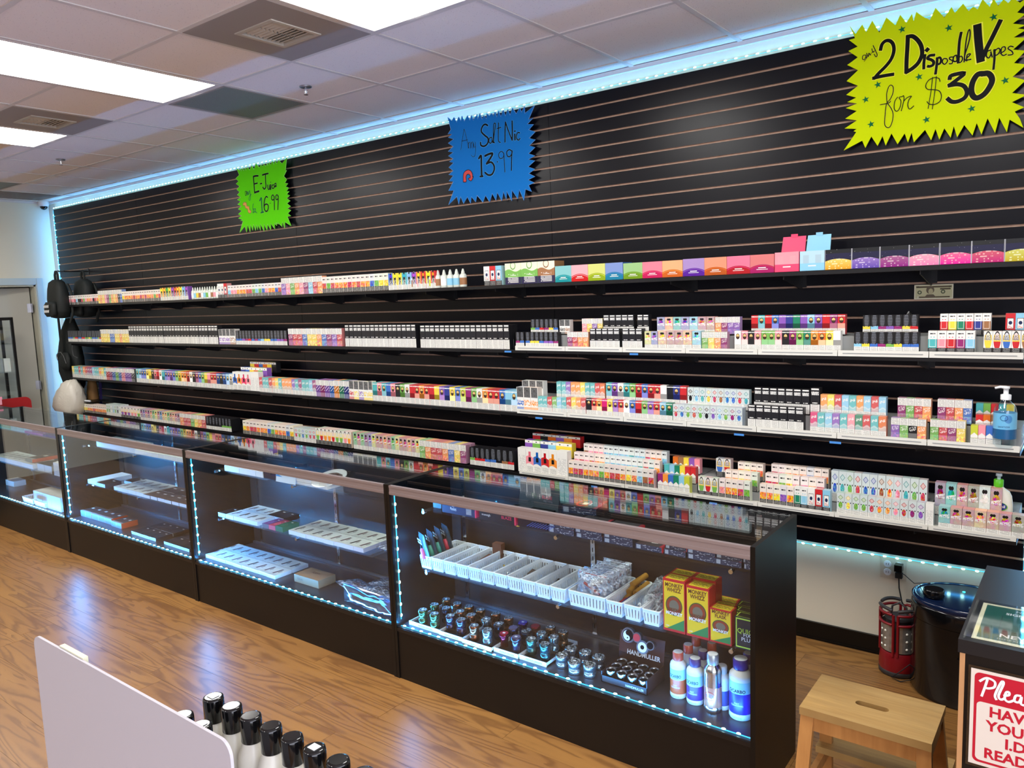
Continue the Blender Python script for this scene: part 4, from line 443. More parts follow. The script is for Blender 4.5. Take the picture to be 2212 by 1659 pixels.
# ---------------- room shell ----------------
XL,XR_,YB,YF0,H=-6.85,4.3,.02,-8.7,3.042
g=G('ceiling_board'); tc=g.n('ShaderNodeTexCoord',out=3); nz=g.noise(tc,160,2); sp=g.lt(g.n('ShaderNodeTexVoronoi',{'Vector':tc,'Scale':70.0}),.13); M_tile=g.done(g.mix(g.mul(sp,.6),lin((238,230,228)),lin((165,158,156))),.9,bump=nz,bs=.5)
M_tee=flat('ceiling_tee_paint',(214,208,206),.5)
g=G('drywall'); tc=g.n('ShaderNodeTexCoord',out=3); M_wall=g.done(lin((224,218,198)),.75,bump=g.noise(tc,60,3),bs=.12)
g=G('oak_plank'); tc=g.n('ShaderNodeTexCoord',out=3); C,r=g.obj(); x=g.xyz(tc)
vec=g.comb(g.m('MULTIPLY_ADD',r,17.0,g.mul(x[0],.9)),g.m('MULTIPLY_ADD',r,5.0,g.mul(x[1],8.0)),g.mul(r,9.0)); n1=g.noise(vec,1.0,1.5,dist=.5)
warp=g.noise(g.comb(g.mul(x[0],22.0),g.mul(x[1],40.0),r),1.0,2.0); ring=g.m('SINE',g.addm(g.mul(n1,70.0),g.mul(warp,1.4))); fine=g.noise(g.comb(g.mul(x[0],5.0),g.mul(x[1],220.0),r),1.0,3.0); blot=g.noise(g.comb(g.mul(x[0],1.2),g.mul(x[1],7.0),g.mul(r,31.0)),1.0,2.0)
lines=g.mul(g.m('POWER',g.m('MULTIPLY_ADD',ring,.5,.5),2.5),g.inn(g.noise(g.comb(g.mul(x[0],2.5),g.mul(x[1],12.0),g.mul(r,7.0)),1.0,2.0),.36,2.0))
cA=g.mix(blot,lin((172,126,66)),lin((130,90,50))); cA=g.mix(g.mul(r,.25),cA,lin((128,84,48))); c=g.mix(g.mul(lines,.62),cA,lin((88,54,28))); c=g.mix(g.mul(fine,.4),c,lin((132,88,48)))
M_plank=g.done(c,.34,bump=fine,bs=.08)
M_dark=flat('dark_joint',(40,26,16),.8)
fl=MB().box(XL-2.5,XR_,YF0,YB,-.05,-.004).build('floor',M_dark,kind='structure')
PW,PL=.178,1.22; random.seed(4); k=0
pm={}
yy=-.0
row=0
while yy>-4.4:
    off=random.uniform(0,PL); x=-6.85-off
    while x<3.3:
        a,b=max(x,-6.85),min(x+PL,3.3)
        if b-a>.05:
            key=round(b-a,3)
            if key not in pm: pm[key]=MB().box(0,key-.0012,0,PW-.0012,-.004,0).mesh('plank',M_plank)
            # drop planks the photo cannot show
            if not (yy<-3.3 and a<-6.0):
                link('plank',pm[key],fl,loc=(a,yy-PW,0)); k+=1
        x+=PL
    yy-=PW; row+=1
MB().box(-6.85,3.3,YF0,yy,-.004,0).build('floor_rest',M_plank,fl)
g=G('slat_brown_core'); tc=g.n('ShaderNodeTexCoord',out=3); M_mdf=g.done(g.mix(g.noise(tc,30,3),lin((206,176,154)),lin((164,132,110))),.7)
M_slat=flat('slat_blue_lit_laminate',(9,9,17),.3,spec=.24)  # black laminate; the navy cast of blue LED light is put into its colour
wb=MB().box(XL-.1,XR_,.02,.12,0,H).build('wall_back',M_wall,kind='structure')
MB().box(XL,XR_,.006,.0199,0,.09).box(XL,XR_,.003,.0199,0,.012).build('baseboard_back',M_black,kind='structure')
# left wall with a doorway
dy0,dy1,dh=-.205,-1.12,2.125
lw=MB().box(XL-.11,XL,dy0,.02,0,H).box(XL-.11,XL,dy1,dy0,dh,H).box(XL-.11,XL,YF0,dy1,0,H).build('wall_left',M_wall,kind='structure')
MB().box(XL-.02,XR_,YF0-.1,YF0,0,.55).box(XL-.02,XR_,YF0-.1,YF0,2.8,H).box(XL-.1,-4.4,YF0-.1,YF0,.55,2.8).box(3.4,XR_,YF0-.1,YF0,.55,2.8).build('wall_front',flat('dark_navy_wall',(52,50,62),.7),kind='structure')
MB().box(XR_,XR_+.1,YF0,.12,0,H).build('wall_right',M_wall,kind='structure')
MB().box(XL-2.4,XL-2.3,-3,.5,0,H).box(XL-2.4,XL-.11,.3,.4,0,H).box(XL-2.4,XL-.11,-3,-2.9,0,H).box(XL-2.4,XL-.11,-3,.4,2.6,2.7).build('wall_storeroom',M_wall,kind='structure')
M_cas=flat('casing_paint',(190,205,210),.5); M_jamb=flat('door_jamb_paint',(196,192,172),.5)
tr=MB()
for a,b,z0,z1 in ((dy0+.002,dy0+.075,0,dh+.075),(dy1-.075,dy1-.002,0,dh+.075),(dy1-.002,dy0+.002,dh+.002,dh+.075)): tr.box(XL-.001,XL+.014,a,b,z0,z1); tr.box(XL+.013,XL+.019,a+(.01 if a>-.3 else 0),b-(0 if a>-.3 else .01),z0,z1)
tr.build('trim_1',M_cas,kind='structure')
MB().box(XL-.11,XL,dy0-.018,dy0,0,dh).box(XL-.11,XL,dy1,dy1+.018,0,dh).box(XL-.11,XL,dy1,dy0,dh-.018,dh).build('trim_2',M_jamb,kind='structure')
# door leaf swung into the storeroom
dr=empty('door_1',(XL-.09,dy0-.035,0),0,kind='structure'); A=radians(14)
MB().box(-.04,0,-.86,0,.01,dh-.03).build('door_leaf',flat('door_leaf_paint',(176,172,158),.5),dr)
for z in (.24,1.0,1.87):
    hg=MB().box(.0,.062,-.002,.006,z-.05,z+.05); hg.tube([(.066,.006,z-.05),(.066,.006,z+.05)],.007,8); hg.box(.0,.003,-.035,0,z-.05,z+.05); hg.build('hinge',M_steel,dr)
dr.rotation_euler=(0,0,-A)
# ceiling with lay-in tiles
T=.6096; GX=-.0475; RA=-.7216
cl=MB().box(XL-.1,XR_,YF0-.1,.12,H+.03,H+.13).build('ceiling',M_wall,kind='structure')
used=set()
lights=[(k,j) for k in (-6,-3,0,3,6,9) for j in (1,6,10)]   # column index (x from GX-k*T-? ), row index
LC=[1-3*i for i in range(0)]
light_cols=[2.7+.0]
def cell(k,j): # k: column, spans GX-k*T .. GX-(k-1)*T ; j: row below RA, spans RA-(j)*T .. RA-(j-1)*T
    return (GX-k*T, GX-(k-1)*T, RA-j*T, RA-(j-1)*T)
fix=[(0,2),(3,2),(6,2),(9,2),(-3,2)]; fix+= [(k,9) for k in (-1,2,5,8)]
for k_,j_ in fix: used|={(k_,j_),(k_,j_+1)}
diff=[(1,2),(5,2)]; retn=[(3,1),(10,1)]
used|=set(diff)|set(retn)
tm=MB().box(.012,T-.012,.012,T-.012,.004,.02).mesh('ceiling_tile',M_tile)
tmn=MB().box(.012,T-.012,.012,.598,.004,.02).mesh('ceiling_tile',M_tile)
for k_ in range(-5,12):
    for j_ in range(0,13):
        x0,x1,y0,y1=cell(k_,j_)
        if (k_,j_) in used or x0<XL+.02: continue
        if j_>7 or (j_>4 and x0<-3.6): continue
        link('ceiling_tile',tm,cl,loc=(x0,y0,H))
MB().box(XL,XR_,-.112+.012,.008,H+.004,H+.02).build('ceiling_tile',M_tile,cl)
MB().box(XL,GX-10*T-.012,RA-12*T,-.112,H+.004,H+.02).build('ceiling_tile',M_tile,cl)
MB().box(XL,XR_,YF0,RA-7*T,H+.021,H+.03).build('ceiling_tile',M_tile,cl)
te=MB()
ys=[RA+T]+[RA-j*T for j in range(0,13)]
for y in ys:
    j0=round((RA-y)/T); xa=XL
    for k_ in range(11,-7,-1):
        x0,x1,_,_=cell(k_,1)
        if any(k_==a_ and j0==b_ for a_,b_ in fix): te.box(xa,x0-.0,y-.012,y+.012,H-.001,H+.004); xa=x1
    te.box(xa,XR_,y-.012,y+.012,H-.001,H+.004)
te.build('ceiling_tee',M_tee,cl)
te=MB()
for k_ in range(-6,12):
    x=GX-k_*T; te.box(x-.012,x+.012,RA-12*T,.0,H-.0015,H+.0035)
te.build('ceiling_cross_tee',M_tee,cl)
MB().box(XL,XR_,-.004,.02,H-.022,H).box(XL,XL+.004,YF0,.02,H-.022,H).build('trim_3',M_tee,kind='structure')
# troffers
M_lamp=glow('lamp_diffuser',(1,.985,.95,1),20.0)
M_lampside=glow('lamp_reflector',(1,.98,.93,1),13.0)
desc=['with rounded diffuser, nearest along the shelf wall','second from the yellow sign, beside the return grille','third from the yellow sign, near the far wall','fourth along the shelf wall, over the far corner','beyond the yellow sign over the counter','behind the viewpoint near the counter','behind the viewpoint, nearest to it','behind the viewpoint, middle','behind the viewpoint, farthest']
for i,(k_,j_) in enumerate(fix):
    x0,x1,_,y1=cell(k_,j_); y0=y1-2*T
    t=empty('ceiling_light',(x0,y0,H),label='white ceiling troffer '+desc[i],cat='light',group='ceiling troffers')
    f=MB().box(.012,.03,.012,2*T-.012,-.003,.09).box(T-.03,T-.012,.012,2*T-.012,-.003,.09).box(.03,T-.03,.012,.03,-.003,.09).box(.03,T-.03,2*T-.03,2*T-.012,-.003,.09); f.build('frame',M_tee,t)
    MB().face([(.03,.03,.012),(.03,2*T-.03,.012),(T-.03,2*T-.03,.012),(T-.03,.03,.012)]).build('reflector_pan',M_lampside,t)
    d=MB(); n=8; P=[(.13+(T-.26)*i_/n, -.012+.022*(1-sin(pi*i_/n))) for i_ in range(n+1)]
    for a,b in zip(P,P[1:]): d.face([(a[0],.05,a[1]),(a[0],2*T-.05,a[1]),(b[0],2*T-.05,b[1]),(b[0],.05,b[1])],smooth=True)
    for y in (.05,2*T-.05): d.face([(p[0],y,p[1]) for p in P])
    d.build('diffuser',M_lamp,t)
# air diffusers and return grilles
M_vent=flat('vent_paint',(150,142,140),.6); M_ventw=flat('vent_louver_paint',(186,180,172),.5); M_hole=flat('duct_dark',(30,30,32),.9)
for i,(k_,j_) in enumerate(diff):
    x0,x1,y0,y1=cell(k_,j_); t=empty('air_diffuser',(x0,y0,H),label=['grey square supply vent beside the nearest ceiling light','smaller-looking far supply vent beside the third ceiling light'][i],cat='vent',group='square supply vents')
    a=.17; b=T-.17
    MB().box(.012,a,.012,T-.012,-.003,.004).box(b,T-.012,.012,T-.012,-.003,.004).box(a,b,.012,a,-.003,.004).box(a,b,b,T-.012,-.003,.004).build('panel',M_vent,t)
    MB().box(a-.02,b+.02,a-.02,b+.02,.09,.1).build('duct_back',M_hole,t)
    MB().box(a,a+.02,a,b,-.008,.01).box(b-.02,b,a,b,-.008,.01).box(a+.02,b-.02,a,a+.02,-.008,.01).box(a+.02,b-.02,b-.02,b,-.008,.01).build('frame',M_ventw,t)
    c=T/2
    for q in range(5):
        o=.04+q*.022
        for sgn in (-1,1):
            MB().obox((c+sgn*.055,a+o,.008),(.1,.003,.03),Matrix.Rotation(radians(40),4,'X')).build('louver',M_ventw,t)
            MB().obox((c+sgn*.055,b-o,.008),(.1,.003,.03),Matrix.Rotation(radians(-40),4,'X')).build('louver',M_ventw,t)
g=G('perforated_vent'); tc=g.n('ShaderNodeTexCoord',out=3); x=g.xyz(tc); M_perf=g.done(g.mix(g.mul(g.gt(g.m('SINE',g.mul(x[0],700.0)),.0),g.gt(g.m('SINE',g.mul(x[1],700.0)),.0)),lin((132,140,136)),lin((40,44,44))),.6)
for i,(k_,j_) in enumerate(retn):
    x0,x1,y0,y1=cell(k_,j_); t=empty('return_grille',(x0,y0,H),label=['grey perforated return grille beside the second ceiling light','far grey perforated return grille near the corner camera'][i],cat='vent',group='perforated return grilles')
    MB().box(.03,T-.03,.03,T-.03,.0,.004).build('perforated_plate',M_perf,t)
    MB().box(.012,.03,.012,T-.012,-.003,.004).box(T-.03,T-.012,.012,T-.012,-.003,.004).box(.03,T-.03,.012,.03,-.003,.004).box(.03,T-.03,T-.03,T-.012,-.003,.004).build('frame',M_vent,t)
for i,(x,y) in enumerate(((-.993,-.983),(-4.088,-1.0))):
    t=empty('sprinkler',(x,y,H),label=['chrome ceiling sprinkler beside the nearer return grille','chrome ceiling sprinkler over the far corner'][i],cat='sprinkler',group='ceiling sprinklers')
    MB().lathe([(.034,.004),(.036,0),(.03,-.004),(.014,-.006),(.012,.0)],18).build('escutcheon',M_steel,t)
    MB().lathe([(.006,0),(.007,-.02),(.004,-.034)],10).tube([(-.01,0,-.02),(-.012,0,-.03),(0,0,-.04),(.012,0,-.03),(.01,0,-.02)],.0018,5).build('frame_arms',M_chrome,t)
    MB().lathe([(.013,-.043),(.013,-.041)],12).build('deflector',M_chrome,t)
t=empty('security_camera',(-6.79,-.055,H),label='small white dome security camera in the far ceiling corner',cat='camera')
MB().lathe([(.055,0),(.056,-.03),(.048,-.05),(.04,-.052)],20).build('housing',M_plastic,t)
MB().lathe([(.038,-.05),(.036,-.066),(.026,-.08),(.01,-.088),(.001,-.09)],20,cap0=False).build('dome',M_blackg,t)
# ---------------- slatwall ----------------
ZT,PIT=2.952,.0762
sw=MB().box(-6.69,2.438,.0115,.0199,.514,ZT).build('wall_slats',M_mdf,kind='structure')
for xa,xb in ((-6.69,-4.876),(-4.876,-2.438),(-2.438,0),(0,2.438)):
    L_=xb-xa-.0025; key=MB()
    z0,z1=.0055,PIT-.0045
    key.box(0,L_,0,.0115,z0,z1,0,top=1); key.m[-1]=1
    me=key.mesh('slat',[M_slat,M_mdf])
    for q in range(32): link('slat',me,sw,loc=(xa+.001,0,ZT-(q+1)*PIT))
# ---------------- LED strips ----------------
M_led=glow('led_core',(.45,1.0,1.0,1),12.0,False); M_tape=glow('led_tape',(.05,.5,.95,1),1.6,False); M_tapeoff=flat('led_tape_clear',(170,200,205),.3)
ledm=MB().lathe([(.008,0),(.0075,.003),(.004,.005)],7).mesh('led',M_led)
def strip(p0,p1,nrm,label,pitch=.055,power=3.,group='cyan LED strips',rot=None,taped=True,size=.008,first=.02,lightoff=.006):
    a,b,nv=Vector(p0),Vector(p1),Vector(nrm); d=(b-a); L_=d.length; d.normalize(); s_=d.cross(nv)
    t=empty('led_strip',tuple(a),label=label,cat='led strip',group=group)
    m=Matrix((( d.x,s_.x,nv.x,0),(d.y,s_.y,nv.y,0),(d.z,s_.z,nv.z,0),(0,0,0,1)))
    bm=MB().add(MB().box(0,L_,-.005,.005,0,.002),m); bm.build('tape',M_tape if taped else M_tapeoff,t)
    n=int((L_-first)/pitch)+1
    for i in range(n):
        o=link('led',ledm,t); o.matrix_local=Matrix.Translation(d*(first+i*pitch)+nv*.0015)@m
    l=bpy.data.lights.new('strip_light','AREA'); l.shape='RECTANGLE'; l.size=L_; l.size_y=size; l.energy=power; l.color=LED_COL
    o=bpy.data.objects.new('strip_light',l); COL.objects.link(o); o.parent=t
    # area light shines along its -Z
    z=-nv; x=d; y=z.cross(x); R=Matrix(((x.x,y.x,z.x,0),(x.y,y.y,z.y,0),(x.z,y.z,z.z,0),(0,0,0,1)))
    o.matrix_local=Matrix.Translation(d*(L_/2)+nv*lightoff)@R
    return t
strip((-6.68,-.004,ZT+.008),(2.43,-.004,ZT+.008),(0,-.35,.94),'long cyan LED strip along the top edge of the black slatwall',power=5)
strip((1.2,-.002,.508),(2.43,-.002,.508),(0,-.5,-.87),'short cyan LED strip under the slatwall bottom edge',power=.16)
strip((-6.695,.004,.56),(-6.695,.004,2.94),(-1,0,0),'upright cyan LED strip on the far edge of the slatwall beside the door wall',power=3.4)
strip((2.444,-.004,.52),(2.444,-.004,2.94),(.5,-.87,0),'upright cyan LED strip at the near end of the slatwall',power=.9)
# ---------------- wall shelves ----------------
SH=dict(s1=(1.883,-6.07,2.43),s2=(1.501,-6.0,2.43),s3=(1.125,-5.98,2.43),s4=(.757,-6.05,2.43))
nm={'s1':'top','s2':'second','s3':'third','s4':'bottom'}
for key,(z,xa,xb) in SH.items():
    t=empty('wall_shelf',(0,0,z),label='long black '+nm[key]+' shelf of juice boxes on the slatwall',cat='shelf',group='slatwall shelves')
    for q,(a,b) in enumerate(((xa,-4.88),(-4.88,-2.44),(-2.44,0),(0,xb))):
        MB().box(a+.001,b-.001,-.3,-.004,-.018,0).build('shelf_board',M_blacktray,t)
    n=15
    br=MB(); br.prism([(0,0),(.003,0),(.003,-.03),(0,-.03)],-.29,-.002); bm=MB()
    bm.idx([(0,-.285,-.018),(0,-.002,-.018),(0,-.002,-.085),(0,-.02,-.085),(0,-.285,-.034)]+[(.004,-.285,-.018),(.004,-.002,-.018),(.004,-.002,-.085),(.004,-.02,-.085),(.004,-.285,-.034)],[(0,1,2,3,4),(9,8,7,6,5),(0,4,9,5),(4,3,8,9),(3,2,7,8),(2,1,6,7)])
    bm.box(-.02,.024,-.004,-.001,-.075,-.018)
    me=bm.mesh('shelf_bracket',M_blacktray)
    for q in range(16):
        x=-5.93+q*.57
        if x<xb: link('shelf_bracket',me,t,loc=(x,0,0))
# white shelf trays with stepped risers
M_tray=flat('tray_white',(222,220,210),.5); M_riser=flat('riser_grey',(150,152,150),.6)
for r_,xs in TRAYS.items():
    z={2:1.501,3:1.125,4:.757}[r_]
    for i,(a,b) in enumerate(zip(xs,xs[1:])):
        t=empty('display_tray',(a,0,z),label='white cardboard display tray, %s from the blank cartons end, %s shelf'%(ORD[i],{2:'second',3:'third',4:'bottom'}[r_]),cat='tray',group='white trays on the %s shelf'%{2:'second',3:'third',4:'bottom'}[r_])
        W_=b-a-.003; h=.012 if r_<4 else .007
        MB().box(0,W_,-.298,-.01,0,h).box(0,W_,-.303,-.297,-.002,h+.012).box(.02,W_-.02,-.3045,-.303,h-.003,h+.001,1).build('tray_base',[M_tray,M_riser],t)
        st=.074 if r_<4 else .044
        for q,(y,hh) in enumerate(((-.24,st),(-.193,st*2-.003 if r_==4 else st))):
            e=MB().box(0.002,W_-.002,y,-.01 if q else -.19,h,h+hh-.002)
            e.build('riser_step',M_riser,t)
# ---------------- shelf boxes ----------------
random.seed(11)
bmc={}
def boxmesh(st,w_,d_,h_):
    key=(st,round(w_,4),round(h_,4),d_)
    if key not in bmc: bmc[key]=MB().box(0,w_,0,d_,0,h_,0,front=1).mesh(ST[st][0],MS[st])
    return bmc[key]
def topcard(o,w_,col):
    m=MB(); m.idx([(0.0,.09,.085),(w_,.09,.085),(w_*.98,.115,.165),(w_*.02,.115,.165),(0.0,.093,.085),(w_,.093,.085),(w_*.98,.118,.165),(w_*.02,.118,.165)],[(0,1,2,3),(7,6,5,4),(0,4,5,1),(1,5,6,2),(2,6,7,3),(3,7,4,0)])
    m.box(w_*.36,w_*.64,.112,.115,.16,.176); m.build('header_card',MS['displaycube'][0],o).color=col
for st,x0,x1,n,Y,z,h,cols,where,ranks in RUNS:
    w_=(x1-x0)/n; nmx,look,_,_=ST[st]
    cubey=st in ('cube','galaxy','displaycube','leafbox')
    d_=.1 if cubey else min(.045,max(.034,w_*.95)); gap=.0012
    if z+h>9: continue
    for rk in range(ranks):
        for i in range(n):
            ch=cols[i%len(cols)]; col=lin(PAL[ch])
            if st=='toptab' and Y>-.2 and i==n-1: col=lin(PAL['k'] if z>1 else PAL['r'])
            yb=Y+rk*(d_+.002)
            me=boxmesh(st,w_-gap,d_,h)
            o=link(nmx,me,None,loc=(x0+i*w_+random.uniform(0,.0008),yb+(random.uniform(-.0015,.0015) if not cubey else 0),z),color=col)
            if rk==0: o['label']='%s %s, %s from far end, %s'%(CN[ch],look,ORD[i],where)
            else: o['label']='%s %s in the rank behind, %s from far end, %s'%(CN[ch],look,ORD[i],where)
            if len(o['label'].replace(',','').split())>16: o['label']='%s, %s, %s%s'%(CN[ch]+' box',ORD[i],where,' rear' if rk else '')
            o['category']='box'; o['group']='boxes: '+where
            if st=='displaycube' : topcard(o,w_-gap,col)
            if st=='oval' and where.startswith('second') or st=='oval' and 'bottom trays' in where:
                letter('JUICE\nHEAD',.0125,I_black,o,((w_-gap)/2,-.0008,h*.71),fit=w_*.72)
            if st=='lips' and ('lotion' in where or 'second shelf' in where):
                letter('Hi-Drip',.013,I_white,o,((w_-gap)/2,-.0008,h*.55),fit=w_*.85,bold=.0004)
            if st=='coal' and rk==0 and 'trays' in where:
                letter('Coastal\nClouds',.0105,I_white,o,((w_-gap)/2,-.0008,h*.8),fit=w_*.8)
# ---------------- glass display cases ----------------
g=G('dark_wood_backing'); tc=g.n('ShaderNodeTexCoord',out=3); x=g.xyz(tc); nz=g.noise(g.comb(g.mul(x[0],3.0),x[1],g.mul(x[2],60.0)),1.0,4.0); M_backw=g.done(g.mix(nz,lin((26,17,12)),lin((54,37,28))),.45)
M_deck=flat('case_floor_laminate',(46,44,48),.3); M_kick=flat('case_kick_laminate',(22,16,11),.45,spec=.3)
CX0,CL=1.777,1.7686; CY0,CY1,CT=-1.474,-1.03,.96
near=['nearest to the wooden stool','second from the wooden stool','third from the wooden stool','farthest, at the door end']
tagm=flat('paper_tag',(225,225,222),.6)
for i in range(4):
    xr=CX0-i*CL; xl=xr-CL
    t=empty('display_case',(xl,0,0),label='black framed glass display case, '+near[i],cat='display case',group='row of glass display cases')
    a,b=.001,CL-.001
    for s_ in (a,b-.0175): MB().box(s_,s_+.0175,CY0,CY1,0,CT).build('side_panel',M_black,t)
    if i==3:
        pass
    MB().box(a+.0175,b-.0175,CY0+.006,CY0+.02,0,.24).build('kick_panel',M_kick,t)
    MB().box(a+.0175,b-.0175,CY0+.006,CY1-.016,.24,.261).build('case_floor',M_deck,t)
    MB().box(a+.0175,b-.0175,CY1-.016,CY1,.0,.93).build('back_panel',M_backw,t)
    MB().box(a+.0175,b-.0175,CY0+.001,CY0+.01,.24,.257).build('lower_rail',M_chrome if False else M_blacktray,t)
    MB().box(a+.0175,b-.0175,CY0+.004,CY0+.010,.257,.915).build('front_glass',M_glass,t)
    r_=MB(); r_.box(a+.0175,b-.0175,CY0,CY0+.016,.913,.958); r_.box(a+.0175,b-.0175,CY0-.0015,CY0,.916,.927); r_.box(a+.0175,b-.0175,CY0-.0015,CY0,.948,.958); r_.build('front_rail',M_alu,t)
    MB().box(a+.0175,b-.0175,CY1-.012,CY1,.935,.952).build('rear_rail',M_black,t)
    MB().box(a+.018,b-.018,CY0+.016,CY1-.001,.953,.959).build('top_glass',M_glass,t)
    for zz in (.82,.518):
        MB().box(a+.06,b-.022,-1.352,-1.062,zz,zz+.008).build('glass_shelf',M_glass,t)
    for sx in (.095,.86,1.62):
        st_=MB().box(sx,sx+.022,-1.052,-1.046,.265,.945,1)
        for q in range(16): st_.box(sx+.009,sx+.013,-1.0525,-1.0515,.3+q*.04,.32+q*.04,0)
        so=st_.build('shelf_standard',[M_blackg,M_chrome],t)
        for zz in (.82,.518):
            k_=MB().idx([(sx+.008,-1.05,zz-.001),(sx+.008,-1.34,zz-.001),(sx+.008,-1.34,zz-.012),(sx+.008,-1.05,zz-.045),(sx+.013,-1.05,zz-.001),(sx+.013,-1.34,zz-.001),(sx+.013,-1.34,zz-.012),(sx+.013,-1.05,zz-.045)],[(0,1,2,3),(7,6,5,4),(0,4,5,1),(1,5,6,2),(2,6,7,3),(3,7,4,0)])
            k_.tube([(sx+.0105,-1.345,zz-.012),(sx+.0105,-1.325,zz-.012)],.009,8); k_.build('shelf_bracket',M_chrome,t)
    MB().box(a+.02,b-.02,-1.062,-1.048,.262,.275).build('rear_track',M_steel,t)
    if i<3: MB().box(a+.0176,a+.0184,-1.36,-1.32,.88,.90).build('price_tag',tagm,t)
    strip((xl+.03,CY0+.02,.2625),(xr-.02,CY0+.02,.2625),(0,.35,.94),'cyan LED strip along lower front of case '+near[i],power=8,lightoff=.008)
    if i<3: strip((xl+.0195,CY0+.03,.29),(xl+.0195,CY0+.03,.905),(.9,.43,0),'upright cyan LED strip at far front corner of case '+near[i],power=6.5,lightoff=.008)
# ---------------- case stock ----------------
def top_art(name, base, art, sticker=True, front=None, rough=.42):
    g=G(name); u,v=g.uv(); C,r=g.obj()
    geo=g.n('ShaderNodeNewGeometry',out=1); up_=g.gt(g.xyz(geo)[2],.6); fr_=g.lt(g.xyz(geo)[1],-.6)
    a=art(g,u,v,C,r); c=g.mix(up_,base if not callable(base) else base(g,C),a)
    if front: c=g.mix(fr_,c,front(g,u,v,C,r))
    return g.done(c,rough)
def a_vape(g,u,v,C,r):
    dx=g.sub(u,g.m('MULTIPLY_ADD',g.sub(v,.5),.25,.42)); body=g.mul(g.lt(g.m('ABSOLUTE',dx),.1),g.inn(v,.2,.78)); c=g.mix(body,lin((214,218,214)),g.mix(g.gt(r,.5),lin((32,28,32)),lin((88,60,70))))
    c=g.mix(g.mul(g.lt(g.m('ABSOLUTE',g.sub(dx,.24)),.05),g.inn(v,.38,.6)),c,lin((60,60,62))); c=g.mix(g.mul(g.mul(txt(g,u,v,26,wid=.34),g.lt(v,.18)),.5),c,GY); return g.mix(g.gt(g.m('ABSOLUTE',g.sub(v,.5)),.485),c,lin((150,155,155)))
def a_dark(g,u,v,C,r):
    c=g.mix(g.mul(txt(g,u,v,12,wid=.3),g.inn(v,.2,.6)),g.hsv(C,.5,1.0,.5),g.hsv(C,.5,.8,1.2)); return g.mix(g.mul(g.lt(g.m('ABSOLUTE',g.sub(u,.6)),.12),g.inn(v,.74,.82)),c,WH)
def f_scale(g,u,v,C,r):
    bar=g.mul(g.inn(u,.04,.2),g.inn(v,.12,.85)); c=g.mix(g.mul(txt(g,u,v,7,seed=2.0,wid=.48,fill=.6),g.gt(u,.24)),lin((50,58,82)),lin((190,200,215))); stripe=g.gt(g.m('SINE',g.mul(u,420.0)),-.1)
    return g.mix(bar,c,g.mix(stripe,lin((215,225,240)),lin((40,60,90))))
def f_end(col): return lambda g,u,v,C,r: g.mix(g.gt(g.m('ABSOLUTE',g.sub(u,.5)),.47),col,lin((180,185,190)))
obase=lambda g,C:C
KM=dict(
 carton_plain=M_card, vape_box=top_art('device_box_print',lin((226,228,230)),a_vape), vape_black=top_art('black_device_box',lin((34,34,38)),a_dark,front=f_end(lin((190,200,205)))),
 vape_brown=top_art('brown_device_box',lin((90,70,55)),lambda g,u,v,C,r:g.mix(g.mul(g.lt(g.m('ABSOLUTE',g.sub(u,.6)),.2),g.inn(v,.6,.7)),g.mix(g.noise(g.comb(u,v,r),8.0),lin((74,56,46)),lin((110,86,70))),WH),front=f_end(lin((222,224,230)))),
 vape_orange=top_art('orange_device_box',lin((214,78,40)),lambda g,u,v,C,r:g.mix(g.mul(g.lt(g.m('ABSOLUTE',g.sub(u,.55)),.15),g.inn(v,.6,.75)),g.mix(g.gt(v,.15),lin((170,165,160)),lin((66,52,50))),WH),front=f_end(lin((120,140,160)))),
 vape_grey=top_art('grey_device_box',lin((105,100,112)),a_dark), vape_pink=top_art('pink_device_box',lin((205,90,115)),a_dark), vape_greenb=top_art('green_device_box',lin((48,110,78)),a_dark),
 vape_green=flat('bright_green_pack',(120,205,50),.4), pack_dark=top_art('dark_foil_pack',lin((28,36,62)),a_dark,rough=.15), pack_small=top_art('small_glossy_pack',obase,a_dark,rough=.15), carton_kraft=flat('kraft_card',(150,115,85),.7), organizer=flat('translucent_organizer',(205,220,235),.25),
 scale_flat=top_art('scale_carton',lin((52,50,54)),lambda g,u,v,C,r:g.mix(g.mul(g.inn(u,.45,.7),g.inn(v,.35,.6)),g.mix(g.gt(u,.9),lin((58,54,56)),lin((150,40,50))),WH),front=f_scale,rough=.35),
 scale_small=flat('small_black_carton',(34,32,36),.4), scale_blue=flat('dark_blue_carton',(38,48,84),.35), scale_blaze=flat('black_scale_carton',(30,29,34),.35), scale_rays=flat('ray_scale_carton',(22,22,40),.3))
KNAME=dict(carton_plain='white_carton',vape_box='device_box',vape_black='black_device_box',vape_brown='brown_device_box',vape_orange='orange_device_box',vape_grey='device_box',vape_pink='device_box',vape_greenb='device_box',vape_green='green_pack',pack_dark='foil_pack',pack_small='small_pack',carton_kraft='kraft_carton',organizer='organizer_box',scale_flat='scale_carton',scale_small='black_carton',scale_blue='scale_carton',scale_blaze='scale_carton',scale_rays='scale_carton',kit_tall='kit_carton',kit_small='kit_carton',kit_black='kit_carton')
M_pinkend=flat('pink_carton_end',(225,60,95),.4)
def kitface(g,u,v,C,r):
    c=g.mix(g.inn(v,.0,1.0),lin((230,195,40)),lin((232,196,40))); e=g.dist(u,v,.5,.5,1.0,2.0); c=g.mix(g.lt(e,.38),c,lin((60,90,40))); c=g.mix(g.lt(e,.34),c,lin((150,60,30))); c=g.mix(g.lt(e,.22),c,lin((120,110,90)))
    c=g.mix(g.lt(g.sub(v,g.mul(u,.28)),-.0),c,lin((50,130,70))); c=g.mix(g.gt(g.m('MAXIMUM',g.m('ABSOLUTE',g.sub(u,.5)),g.m('MULTIPLY',g.m('ABSOLUTE',g.sub(v,.5)),1.0)),.455),c,lin((190,35,35)))
    return c
